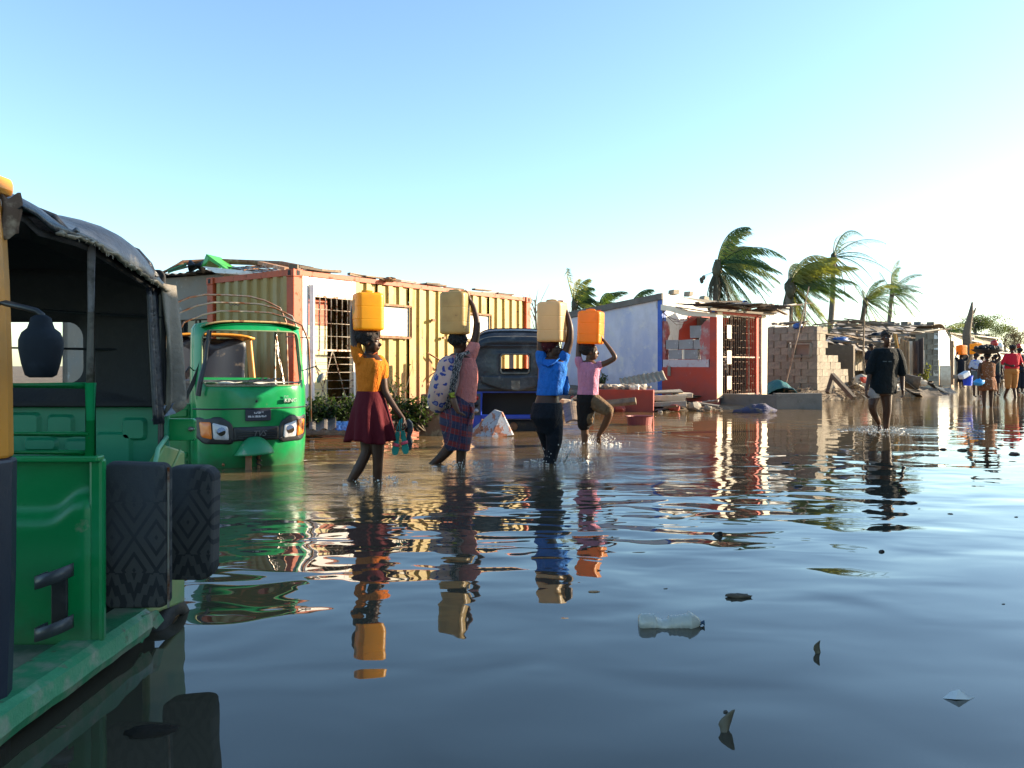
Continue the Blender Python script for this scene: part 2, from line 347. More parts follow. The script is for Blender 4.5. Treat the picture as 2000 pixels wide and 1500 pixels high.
# ---------------- shipping container ----------------
def frame_dirs(deg): a=R(deg); return V(math.cos(a),math.sin(a),0), V(-math.sin(a),math.cos(a),0)
def container():
    C0=V(-3.585,12.93,0); u,_=frame_dirs(54); a=R(144); v=V(math.cos(a),math.sin(a),0); L=6.85; Wd=2.44; zb=.1; zt=2.69
    n=-v   # outward normal of the long lit side
    t=thing('shipping_container','faded yellow and orange shipping container turned into a shop with barred door','container',(C0.x+2,C0.y+2.6,zb))
    def P(s,w_,z,o=0): return C0+u*s+v*w_+n*o+V(0,0,z)
    ang=math.atan2(u.y,u.x)
    for s,w_ in ((0,0),(L,0),(0,Wd),(L,Wd)):
        b=MB(); ds=.09 if s==0 else -.09; dw=.09 if w_==0 else -.09
        q=P(s+ds,w_+dw,(zb+zt)/2); b.box(q,(.18,.18,zt-zb-.24),rz=ang); b.build('corner_post',corang,t,bevel=.012)
        for z in (zb+.06,zt-.06):
            b=MB(); q=P(s+ds,w_+dw,z); b.box(q,(.2,.2,.13),rz=ang)
            cst=b.build('corner_casting',corang,t,bevel=.01)
            h=MB(); h.box(q+n*(.097 if w_==0 else 0),(.06,.02,.08),rz=ang); h.build('casting_hole',darkin,cst)
            h=MB(); h.box(q-u*.097*(1 if s==0 else -1),(.02,.06,.08),rz=ang); h.build('casting_hole',darkin,cst)
    for w_ in (.06,Wd-.06):
        for z,hh in ((zt-.05,.08),(zb+.08,.15)):
            b=MB(); b.box(P(L/2,w_,z),(L-.4,.08,hh),rz=ang); b.build('side_rail',corang,t)
    for s in (.06,L-.06):
        for z,hh in ((zt-.05,.1),(zb+.08,.15)):
            b=MB(); b.box(P(s,Wd/2,z),(.08,Wd-.4,hh),rz=ang); b.build('end_rail',corang,t)
    # corrugated profile along a wall: trapezoids
    def corr(s0,s1,z0,z1,mat,fn,name='corrugated_panel',pitch=.28,dep=.045):
        b=MB(); ks=[]; s=s0
        while s<s1:
            for ds,dd in ((0,0),(.36,0),(.5,1),(.86,1)):
                x=s+ds*pitch
                if x<s1: ks.append((x,-dd*dep))
            s+=pitch
        ks.append((s1,ks[-1][1]))
        zs=[z0,z0+(z1-z0)*.33,z0+(z1-z0)*.66,z1]
        def wob(x,z): return .008*mnoise.noise(V(x*2.3,z*1.7,3))
        pts=[[fn(x,z,d+wob(x,z)) for x,d in ks] for z in zs]
        b.loft(pts,cap=False,closed=False); return b.build(name,mat,t,solid=.004)
    fl=lambda x,z,d:P(x,.03,z,d-.0)
    D0,D1=.34,1.28      # door zone
    zt2=zt-.1; zb2=zb+.16
    # front long side: pieces around door and two boarded windows
    wins=[(1.94,2.78,1.63,2.23),(4.18,5.3,1.63,2.2)]
    segs=[(1.38,1.94,None),(1.94,2.78,0),(2.78,4.18,None),(4.18,5.3,1),(5.3,L-.2,None)]
    for s0,s1,wi in segs:
        if wi is None: corr(s0,s1,zb2,zt2,cyel,fl)
        else:
            z0,z1=wins[wi][2:]
            corr(s0,s1,zb2,z0,cyel,fl); corr(s0,s1,z1,zt2,cyel,fl)
            b=MB(); b.box(P((s0+s1)/2,.03,(z0+z1)/2,-.005),(s1-s0-.06,.02,z1-z0-.06),rz=ang); b.build('boarded_window',plyw,t)
            for (sa,sb,za,zb_) in ((s0,s1,z0,z0),(s0,s1,z1,z1),(s0,s0,z0,z1),(s1,s1,z0,z1)):
                b=MB(); b.beam(P(sa,.0,za,.01),P(sb,.0,zb_,.01),.04,.04); b.build('window_frame',rustm,t)
    # white board wall round the doorway
    b=MB(); b.box(P(.2+.06,.04,(zb2+zt2)/2),(.12,.06,zt2-zb2),rz=ang); b.build('door_jamb',white,t)
    b=MB(); b.box(P(1.33,.04,(zb2+zt2)/2),(.09,.06,zt2-zb2),rz=ang); b.build('door_jamb',white,t)
    b=MB(); b.box(P((D0+D1)/2,.04,2.44),(D1-D0-.01,.06,.29),rz=ang); b.build('door_header',white,t)
    b=MB(); b.beam(P(.36,-.03,zb),P(.36,-.03,2.45),.07,.05); b.build('door_post',white,t)
    # grille door
    g=MB(); z0,z1=.4,2.27; zm=1.36; gd=thing('x','','') if False else None
    fr=[]
    for (a_,b2) in (((D0+.07,z0),(D0+.07,z1)),((D1,z0),(D1,z1)),((D0+.07,z1),(D1,z1)),((D0+.07,zm),(D1,zm)),((D0+.07,z0),(D1,z0))):
        g.beam(P(a_[0],-.02,a_[1]),P(b2[0],-.02,b2[1]),.03,.03)
    gate=g.build('grille_door',steel2:=M('tan_bar_paint',(.5,.42,.32),.6,[(RUST,14,.5,.62)],bump=(40,.2)),t)  # bars in plain pale tan with rust patches
    k=7
    for i in range(1,k):
        s=D0+.07+(D1-D0-.07)*i/k; b=MB(); b.tube([P(s,-.02,zm),P(s,-.02,z1)],.009,5); b.build('bar',steel2,gate)
    for z in (1.6,1.82,2.05,.55,.7,.84,.98,1.12,1.24):
        b=MB(); sa=D0+.07 if z>1.2 else D0+.07+(D1-D0)*.0; b.tube([P(sa,-.02,z),P(D1,-.02,z)],.009,5); b.build('bar',steel2,gate)
    for a_,b2 in (((.8,zm),(.5,.4)),((.8,zm),(1.17,.4)),((.41,1.15),(.72,.4))):
        b=MB(); b.tube([P(a_[0],-.03,a_[1]),P(b2[0],-.03,b2[1])],.01,5); b.build('bar',steel2,gate)
    # inside partition board seen through the bars (orange over cream) and small white frame
    b=MB(); b.box(P(.62,.2,2.02),(.5,.03,.44),rz=ang); b.build('inner_panel',corang,t)
    b=MB(); b.box(P(.62,.2,1.05),(.5,.03,1.48),rz=ang); b.build('inner_panel',M('inner_cream',(.68,.58,.3),.7),t)
    b=MB(); b.box(P(1.3,.8,1.3),(.2,.03,1.9),rz=ang); b.build('inner_door',bluewall,t)
    # left end wall
    corr(.2,Wd-.2,zb2,zt2,cdull,lambda x,z,d:C0+v*x+u*(.03-d)+V(0,0,z),pitch=.27)
    corr(.2,Wd-.2,zb2,zt2,cdull,lambda x,z,d:C0+v*x+u*(L-.03+d)+V(0,0,z),pitch=.27)
    corr(.2,L-.2,zb2,zt2,cdull,lambda x,z,d:C0+u*x+v*(Wd-.03+d)+V(0,0,z))
    b=MB(); b.box(P(L/2,Wd/2,zb+.12),(L-.2,Wd-.2,.08),rz=ang); b.build('container_floor',woodd,t)
    corr(.1,L-.1,0.12,Wd-.12,rustm,lambda x,z,d:C0+u*x+v*z+V(0,0,zt-.06+d*.6),name='roof_panel')
    # rusty hasp and bent strap on the wall
    b=MB(); b.tube([P(3.25,0,1.35,.02),P(3.75,0,1.1,.12),P(3.95,0,1.08,.1)],.022,6); b.tube([P(3.2,0,.72,.03),P(3.55,0,.98,.12),P(3.95,0,1.1,.12)],.018,6); b.build('bent_strap',rustm,t)
    b=MB(); b.box(P(3.4,0,2.0,.03),(.09,.05,.05),rz=ang); b.box(P(3.72,0,1.66,.03),(.07,.05,.05),rz=ang); b.build('bracket',rustm,t)
    # litter on the roof: broken boards along the edge
    rs=random.Random(3)
    for i in range(20):
        s=rs.uniform(.5,L-.2); ln=rs.uniform(.25,.8); q=P(s,rs.uniform(.03,.3),zt+.03+rs.uniform(0,.02)); b=MB(); b.box((0,0,0),(ln,rs.uniform(.04,.12),rs.uniform(.02,.05)),jit=.008)
        o=b.build('roof_board',rs.choice([wood,woodd,tin]),None,org=(0,0,0)); o.location=q; o.rotation_euler=(rs.uniform(-.05,.05),rs.uniform(-.06,.06),ang+rs.uniform(-.25,.25))
        tag(o,'broken board or strip lying along the roof edge of the yellow container','board','broken pieces on the container roof')
    return P,u,v,n,ang
CP,cu,cv,cn,cang=container()
# ---------------- grey rendered house behind the container's left ----------------
def left_house():
    t=thing('grey_house','grey rendered concrete house with dark window left of the container','house',(-8,17,.2))
    # front wall shaded, right wall lit at the top
    A=W(436,532,16.6); xL=-11.2; d,_=frame_dirs(152); L=5.5; th=.2
    u2,_=frame_dirs(57); zt=3.03; 
    def Q(s,z,o=0): return V(A.x,A.y,0)+d*s+u2*o+V(0,0,z)
    # wall with window hole made from four slabs
    def slab(s0,s1,z0,z1,mat=plaster,o0=0,nm='wall'):
        b=MB(); b.prism([Q(s0,z0),Q(s1,z0),Q(s1,z1),Q(s0,z1)],u2*th); return b.build(nm,mat,t)
    w0,w1,z0,z1=.45,1.35,1.35,2.1
    slab(0,w0,.0,zt); slab(w1,1.9,.0,zt); slab(w0,w1,.0,z0); slab(w0,w1,z1,zt); slab(1.9,2.6,2.0,zt); slab(2.6,L,0,zt)
    f=MB()
    for a,b_,c,e in ((w0,z0,w1,z0),(w0,z1,w1,z1),(w0,z0,w0,z1),(w1,z0,w1,z1),((w0+w1)/2,z0,(w0+w1)/2,z1),(w0,1.8,w1,1.8)): f.beam(Q(a,b_,.06),Q(c,e,.06),.035,.035)
    f.build('window_frame',woodd,t)
    g=MB(); g.box((Q(.9,1.72,.12)),(.9,.01,.75),rz=math.atan2(d.y,d.x)); g.build('window_pane',M('dark_pane',(.02,.025,.025),.1),t)
    b=MB(); q=V(A.x,A.y,0)+u2*.21; b.prism([q,q+u2*3.6,q+u2*3.6+V(0,0,zt-.1),q+V(0,0,zt)],d*.2); b.build('wall',plaster,t)
    b=MB(); b.prism([Q(L,0),Q(L,zt),Q(L,zt,3.8),Q(L,0,3.8)],d*-.2); b.build('wall',plaster,t)
    b=MB(); b.prism([Q(0,0,3.81),Q(L,0,3.81),Q(L,zt,3.81),Q(0,zt,3.81)],u2*.2); b.build('wall',plaster,t)
    # sagging roof sheets
    rs=random.Random(5)
    for i in range(7):
        s0=-.9+i*.8; b=MB()
        b.grid(lambda a,c:Q(s0+a*.85,zt+.04+.12*c+.02*math.sin(a*22)+.05*mnoise.noise(V(s0+a,c*2,5))+(i%2)*.012,-.25+c*3.6),18,6)
        b.build('roof_sheet',tin if i%3 else tinb,t,solid=.006)
    b=MB(); b.tube([W(290,546,15.5),W(358,513,15.8),W(420,510,16),W(500,513,16),W(548,515,15),W(610,527,14.2)],.055,7); b.build('roof_pole',rustm,t)
    b=MB(); b.tube([W(330,530,17),W(420,508,17),W(600,527,16)],.03,6); b.tube([W(430,520,15.6),W(510,532,15.2),W(560,520,15)],.02,5); b.build('roof_pole',woodd,t)
left_house()
# ---------------- helpers for walls of blocks ----------------
def unit_block(name,mat,sx=.4,sy=.18,sz=.2,seed=0):
    rs=random.Random(seed); b=MB(); h=(sx/2-.006,sy/2,sz/2-.006); c=.012
    vs=[]
    for x in (-1,1):
        for y in (-1,1):
            for z in (-1,1):
                vs.append((x*h[0]+rs.uniform(-.006,.006),y*h[1]+rs.uniform(-.008,.008),z*h[2]+rs.uniform(-.006,.006)))
    b.add(vs,[(0,1,3,2),(4,6,7,5),(0,4,5,1),(2,3,7,6),(0,2,6,4),(1,5,7,3)])
    return b.mesh(name,mat)
def block_wall(parent,org,u,n,cols,rows,meshes,bw=.4,bh=.2,keep=None,th=.18,rs=None,mort=True,out=.012,tops=None):
    """running-bond wall; org lower corner of the outer face, u along, n outward"""
    rs=rs or random.Random(1); ang=math.atan2(u.y,u.x); cnt=0
    for r in range(rows):
        off=0 if r%2==0 else -bw/2
        c=0; s=off
        while s<cols*bw-.02:
            s0=max(0,s); s1=min(cols*bw,s+bw); mid=(s0+s1)/2; z=(r+.5)*bh
            if s1-s0>.08 and (keep is None or keep(mid,z)):
                sx=(s1-s0)/bw
                p=org+u*mid-n*(th/2)+V(0,0,z)+n*rs.uniform(-.004,.012)
                o=bpy.data.objects.new('block',rs.choice(meshes)); COL.objects.link(o); adopt(o,parent); KIDS.setdefault(parent.name,[]).append(o)
                o.matrix_basis=Matrix.Translation(p)@Matrix.Rotation(ang+rs.uniform(-.008,.008),4,'Z')@Matrix.Diagonal((sx*.995,1,1,1)); cnt+=1
            s+=bw
    return cnt
def strip_mortar(parent,org,u,n,cells,bh=.2,th=.18,rec=.02):
    """recessed mortar core behind a wall: cells = (s0,s1,z0,z1)"""
    for s0,s1,z0,z1 in cells:
        b=MB(); a=org+u*s0-n*rec; e=org+u*s1-n*rec
        b.prism([a+V(0,0,z0),e+V(0,0,z0),e+V(0,0,z1),a+V(0,0,z1)],-n*(th-rec*2)); b.build('mortar',mortar,parent)
def jag(rs,a,b,n,amp):
    return [a.lerp(b,i/n)+V(0,0,rs.uniform(-amp,amp)) for i in range(n+1)]
def lump(name,label,cat,c,size,mat,rz=0,rx=0,ry=0,group=None,seed=0,jit=.12,parent=None):
    rs=random.Random(seed); b=MB(); bm_=[]
    nx,ny,nz=3,2,2; vs=[];idx={}
    b.ell((0,0,0),(size[0]*.62,size[1]*.62,size[2]*.62),n=8,m=5,noise=.35,ns=2.+seed%3)
    b.v=[(max(-size[0]/2,min(size[0]/2,x)),max(-size[1]/2,min(size[1]/2,y)),max(-size[2]/2,min(size[2]/2,z))) for x,y,z in b.v]
    o=b.build(name,mat,None,org=(0,0,0)); o.location=c; o.rotation_euler=(rx,ry,rz)
    return tag(o,label,cat,group)
def slabthing(name,label,cat,c,size,mat,rz=0,rx=0,ry=0,group=None,jit=.02,seed=0,parts=None):
    random.seed(seed+11); b=MB(); b.box((0,0,0),size,jit=jit); o=b.build(name,mat,None,org=(0,0,0),bevel=min(size)*.12); o.location=c; o.rotation_euler=(rx,ry,rz)
    return tag(o,label,cat,group)
def corrsheet(name,label,cat,c,size,mat,rz=0,rx=0,ry=0,group=None,pitch=.09,amp=.012,bend=0.,seed=0,parent=None,tears=0):
    b=MB(); nx=int(size[0]/pitch*4); rs=random.Random(seed); e=[rs.uniform(-tears,tears) for _ in range(nx+1)]
    b.grid(lambda a,q:V((a-.5)*size[0],(q-.5)*size[1]+(e[int(round(a*nx))] if q in(0,1) else 0),amp*math.sin(a*size[0]/pitch*2*pi)+bend*(4*(q-.5)**2)+bend*.4*mnoise.noise(V(a*3,q*3,seed))),nx,8)
    o=b.build(name,mat,parent,org=(0,0,0),solid=.003,smooth=True) if parent is None else None
    if parent is not None:
        me=b.mesh(name,mat,True); o=bpy.data.objects.new(name,me); COL.objects.link(o); adopt(o,parent); KIDS.setdefault(parent.name,[]).append(o)
        mm=o.modifiers.new('s','SOLIDIFY'); mm.thickness=.003
    o.location=c; o.rotation_euler=(rx,ry,rz)
    return tag(o,label,cat,group) if parent is None else o
# ---------------- blue and white house with its broken red annex ----------------
def red_house():
    dA=21.66; A=V(W(1293,0,dA).x,dA,0); u,_=frame_dirs(46); v=V(-u.y,u.x,0)
    t=thing('blue_white_house','bluish white rendered house with blue corner strip and flat concrete roof edge','house',(A.x,A.y,.2))
    th=.2; L=3.6; Lr=6.2
    def Q(s,z,r=0): return A+v*s+u*r+V(0,0,z)   # s along blue wall (to the left/back), r along the right side
    zA,zL=2.92,2.5
    b=MB(); b.prism([Q(.14,0),Q(L,0),Q(L,zL),Q(.14,zA)],u*th); b.build('wall',bluewall,t)
    b=MB(); b.prism([Q(.0,0,-.005),Q(.14,0,-.005),Q(.14,zA,-.005),Q(0,zA,-.005)],u*(th)); b.build('corner_strip',bluestrip,t)
    # roof edge beam along the blue wall
    b=MB(); b.prism([Q(-.03,zA,-.06),Q(L+.3,zL-.02,-.06),Q(L+.3,zL+.16,-.06),Q(-.03,zA+.17,-.06)],u*.4); b.build('roof_edge',concd,t)
    # right side, lit, with fascia
    b=MB(); b.prism([Q(0,0,.2),Q(0,0,3.2),Q(0,zA-.25,3.2),Q(0,zA-.25,.2)],v*th); b.build('wall',white,t)
    b=MB(); b.prism([Q(-.035,zA-.25,.0),Q(-.035,zA-.25,2.4),Q(-.035,zA+.02,2.4),Q(-.035,zA+.17,0)],v*.22); b.build('fascia',plyw,t)
    b=MB(); b.prism([Q(L,0,.2),Q(L,0,5),Q(L,zL,5),Q(L,zL,.2)],v*-th); b.build('wall',bluewall,t)
    b=MB(); b.prism([Q(0,zA+.05,.34),Q(L,zL+.05,.34),Q(L,zL+.05,3.3),Q(0,zA+.05,3.3)],V(0,0,.08)); b.build('roof',concd,t)
    for s,r,q in ((-.02,.55,.26),(-.02,1.35,.22),(.1,2.4,.3)):
        p=Q(s,zA+.2,r); bo=slabthing('concrete_block_piece',['short block resting on the white roof edge above the broken red room','second block on the white roof edge, right of the first','loose block on the roof edge just under the big palm'][[.26,.22,.3].index(q)],'block',p+V(0,0,.03 if r<2 else -.02),(q,.18,.12),block,rz=R(46),seed=int(r*10))
    # annex -----------------------------------------------------------
    x=thing('red_annex','roofless red painted shop room with collapsed window wall and blue corner dot','shop',(A.x+.9,A.y-.8,.3))
    Lb=1.67; n_front=-u
    def P(s,z,r=0): return A-v*s+u*r+V(0,0,z)     # s from the blue corner towards the camera right
    zs=1.06; zt=2.62
    b=MB(); b.prism([P(.0,.0),P(Lb,.0),P(Lb,zs),P(0,zs)],u*.18); b.build('wall',redwall,x)       # low red wall
    b=MB(); b.prism([P(.02,zs,.01),P(Lb-.24,zs,.01),P(Lb-.24,zs+.2,.01),P(.02,zs+.2,.01)],u*.15); b.build('sill',M('chipped_plaster',(.5,.44,.45),.85,[((.42,.12,.1),6,.55,.65)],bump=(20,.5,.02)),x)
    b=MB(); b.prism([P(Lb-.2,zs),P(Lb,zs),P(Lb,zt-.08),P(Lb-.2,zt-.05)],u*.18); b.build('pillar',redwall,x)
    rs=random.Random(4); pl=[P(Lb-.48,zs+.2,.02)]+[P(Lb-.48+rs.uniform(-.035,.03),zs+.2+k*.1,.02) for k in range(1,10)]+[P(Lb-.36,zs+1.2,.02),P(Lb-.2,zs+1.28,.02),P(Lb-.2,zs+.2,.02)]
    b=MB(); b.prism(pl,u*.14); b.build('broken_wall_edge',redfade,x)
    pl=[P(0,zs+.2,.02),P(.1,zs+.2,.02)]+[P(.1+rs.uniform(-.03,.05),zs+.2+k*.1,.02) for k in range(1,10)]+[P(.06,zt-.3,.02),P(0,zt-.3,.02)]
    b=MB(); b.prism(pl,u*.15); b.build('broken_wall_edge',redfade,x)
    # block infill, two courses and gaps
    ms=[unit_block('infill_block',blockg,.44,.15,.26,k) for k in range(3)]
    def blk(s,z,sx=1,tilt=0,mi=0,sz=1):
        o=bpy.data.objects.new('block',ms[mi]); COL.objects.link(o); adopt(o,x)
        o.matrix_basis=Matrix.Translation(P(s,z,.1))@Matrix.Rotation(math.atan2(-v.y,-v.x),4,'Z')@Matrix.Rotation(tilt,4,'Y')@Matrix.Diagonal((sx,1,sz,1))
    blk(.4,1.4,.95,0,0); blk(.89,1.4,.95,.01,1); blk(.3,1.67,.9,.0,2); blk(.73,1.67,1,-.02,0); blk(1.12,1.66,.7,.03,1)
    blk(1.07,2.0,1,.0,2,1.3)
    for s,z in ((.66,1.4),(1.17,1.7)):
        b=MB(); b.box(P(s,z,.05),(.05,.05,.26),rz=R(46)); b.build('mortar_lump',cream,x)
    # broken lintel beam sloping down to the pillar + dangling wires
    b=MB(); b.prism([P(-.02,2.62,-.03),P(.25,2.58,-.03),P(.7,2.44,-.03),P(Lb,2.36,-.03),P(Lb,2.45,-.03),P(.8,2.56,-.03),P(.3,2.72,-.03),P(-.02,2.78,-.03)],u*.24); b.build('lintel',cream,x)
    b=MB(); b.beam(P(.5,2.68,-.1),P(Lb+.1,2.45,-.1),.05,.03); b.build('batten',wood,x)
    for k in range(4):
        b=MB(); s=.15+.12*k; b.tube([P(.05,2.6-.02*k,-.04),P(s,2.5-.1*k,-.08),P(s+.3,2.34-.04*k,-.06),P(s+.6,2.36,-.03)],.006,4); b.build('wire',rustm,x)
    b=MB(); b.tube([P(.08,2.6,-.04),P(.07,2.2,-.05),P(.12,2.0,-.03)],.006,4); b.build('wire',rustm,x)
    # blue round spot and small sign plate
    b=MB(); b.tube([P(Lb-.1,zt-.12,-.004),P(Lb-.1,zt-.12,.0)],.05,12); b.build('blue_spot',bluestrip,x)
    b=MB(); b.box(P(.24,.95,-.02),(.08,.04,.26),rz=R(46)+pi/2); b.build('meter_box',concrete,x)
    # inner back wall (parallel to the facade): left part coloured dark for the unlit interior, red at right
    ib=2.2
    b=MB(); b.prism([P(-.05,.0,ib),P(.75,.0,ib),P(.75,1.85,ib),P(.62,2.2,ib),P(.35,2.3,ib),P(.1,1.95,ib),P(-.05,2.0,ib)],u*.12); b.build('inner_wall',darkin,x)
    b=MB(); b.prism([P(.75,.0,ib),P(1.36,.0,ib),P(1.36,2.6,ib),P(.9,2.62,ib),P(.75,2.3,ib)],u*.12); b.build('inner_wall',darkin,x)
    b=MB(); b.prism([P(1.36,.0,ib),P(Lb,.0,ib),P(Lb,2.6,ib),P(1.36,2.6,ib)],u*.12); b.build('inner_wall',redwall,x)
    b=MB(); b.prism([A+u*r-v*.004+V(0,0,z) for r,z in ((.8,1.1),(.78,1.6),(.86,2.1),(1.0,2.18),(1.1,2.34),(1.28,2.38),(1.33,2.52),(1.5,2.55),(1.46,2.66),(3.1,2.66),(3.1,1.1))],-v*.03); b.build('red_shade_panel',redwall,x)  # jagged red panel added; its edge traces the shadow on the lit wall
    # gate side (lit), direction u from the near corner
    G=P(Lb,0,0); n=-v; g=u
    def H(s,z,o=0): return G+g*s+n*o+V(0,0,z)
    th=.2
    b=MB(); b.prism([H(.02,.25,.003),H(.3,.25,.003),H(.3,2.5,.003),H(.02,2.54,.003)],-n*.2); b.build('gate_pillar',cream,x)
    b=MB(); b.prism([H(2.5,.25,.003),H(2.82,.25,.003),H(2.86,2.2,.003),H(2.76,2.56,.003),H(2.5,2.56,.003)],-n*.2); b.build('gate_pillar',cream,x)
    b=MB(); b.prism([H(.3,2.46),H(2.5,2.46),H(2.5,2.56),H(.3,2.56)],-n*.2); b.build('gate_lintel',redwall,x)
    # inner right red wall seen through the grille
    b=MB(); b.prism([H(2.5,.25,-.2),H(2.6,.25,-.2),H(2.6,2.5,-.2),H(2.5,2.5,-.2)],-n*1.4); b.build('inner_wall',redwall,x)
    b=MB(); b.prism([H(1.7,.25,-1.5),H(2.6,.25,-1.5),H(2.6,2.5,-1.5),H(1.7,2.5,-1.5)],-n*.1); b.build('inner_wall',woodd,x)  # this and the next wall are coloured dark to suggest the unlit room
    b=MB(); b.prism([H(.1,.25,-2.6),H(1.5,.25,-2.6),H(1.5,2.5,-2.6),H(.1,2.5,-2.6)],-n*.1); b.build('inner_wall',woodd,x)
    # the gate: a part with bars
    gb=M('gate_bar',(.26,.18,.12),.5,[(RUST,14,.5,.62)],bump=(40,.2))
    f=MB(); z0,z1=.32,2.44; s0,s1=.34,2.47
    for a_,c_ in (((s0,z0),(s0,z1)),((s1,z0),(s1,z1)),((s0,z1),(s1,z1)),((s0,z0),(s1,z0)),((s0,1.33),(s1,1.33)),((.85,z0),(.85,z1)),((1.85,z0),(1.85,z1))):
        f.beam(H(a_[0],a_[1],-.05),H(c_[0],c_[1],-.05),.035,.035)
    gt=f.build('gate',gb,x)
    nb=20
    for i in range(nb):
        s=s0+(s1-s0)*(i+.5)/nb; b=MB(); b.tube([H(s,z0,-.05),H(s,z1,-.05)],.0075,5); b.build('bar',gb,gt)
    seg=(s1-s0)/nb
    for r in range(11):
        z=z0+.1+r*.195
        for i in range(nb):
            if (i+r)%2==0 and (i*7+r*3)%5:
                b=MB(); s=s0+seg*(i+.5); b.tube([H(s,z,-.047),H(s+seg,z,-.047)],.009,4); b.build('cross_bar',gb,gt)
    for z in (.62,1.3,1.98):
        b=MB(); b.box(H(.7,z+.02,-.025),(.22,.012,.36),rz=math.atan2(g.y,g.x)); b.build('gate_plate',cream,gt)
    # collapsed roof over the gate: sheets, boards, planks
    rs=random.Random(9)
    for i in range(9):
        s=.1+i*.36; corrsheet('roof_sheet',None,None,H(s,2.66+rs.uniform(0,.12),-.35+rs.uniform(-.2,.2)),(.8,1.5,1),rs.choice([tin,tinb,tin]),rz=R(46)+rs.uniform(-.5,.5),rx=rs.uniform(-.12,.12),ry=rs.uniform(-.1,.1),bend=.04,seed=i,parent=x)
    for i in range(12):
        b=MB(); s=rs.uniform(-.2,3.2); o=rs.uniform(-.5,.25); z=2.62+rs.uniform(0,.2); a2=R(46)+rs.uniform(-.5,.5); ln=rs.uniform(.5,1.3); p=H(s,z,o); dv=V(math.cos(a2),math.sin(a2),rs.uniform(-.12,.12))*ln/2
        b.beam(p-dv,p+dv,rs.uniform(.06,.14),rs.uniform(.03,.06)); b.build('plank',rs.choice([wood,woodd,wood]),x)
    b=MB(); b.beam(H(-.6,2.53,.12),H(2.9,2.56,.14),.09,.06); b.build('eaves_beam',woodd,x)
    b=MB(); b.grid(lambda a,c:H(1.2+a*.9,2.83+.06*math.sin(a*9+c*4)+.05*mnoise.noise(V(a*4,c*4,2)),-.5+c*.5),8,5); b.build('blue_sheet',bluet,x,smooth=True)
    # white board annex behind at the right
    y=thing('white_board_shed','low shed wall of sunlit white boards behind the red shop gate','shed',(8.6,24.6,.4))
    Y0=V(W(1506,0,26.9).x,26.9,0); yu=frame_dirs(30)[0]
    for i in range(4):
        b=MB(); z=2.2+i*.21; b.box(Y0+yu*.4+V(0,0,z+.1+.0),(.95+rs.uniform(-.05,.05),.03,.232),rz=R(30)); b.build('board',white,y)
    b=MB(); b.box(Y0+yu*.4+V(0,.2,1.2),(.95,.15,1.9),rz=R(30)); b.build('wall',orwall,y)
    for i in range(6):
        b=MB(); p=Y0+yu*rs.uniform(.1,1.4)+V(0,rs.uniform(-.3,.3),3.1+rs.uniform(0,.12)); dv=V(math.cos(R(25+i*9)),math.sin(R(25+i*9)),rs.uniform(-.1,.15))*rs.uniform(.4,.8)
        b.beam(p-dv,p+dv,.12,.03); b.build('roof_board',rs.choice([wood,tin,woodd]),y)
    return P,H,u,v
RP,RH,ru,rv=red_house()
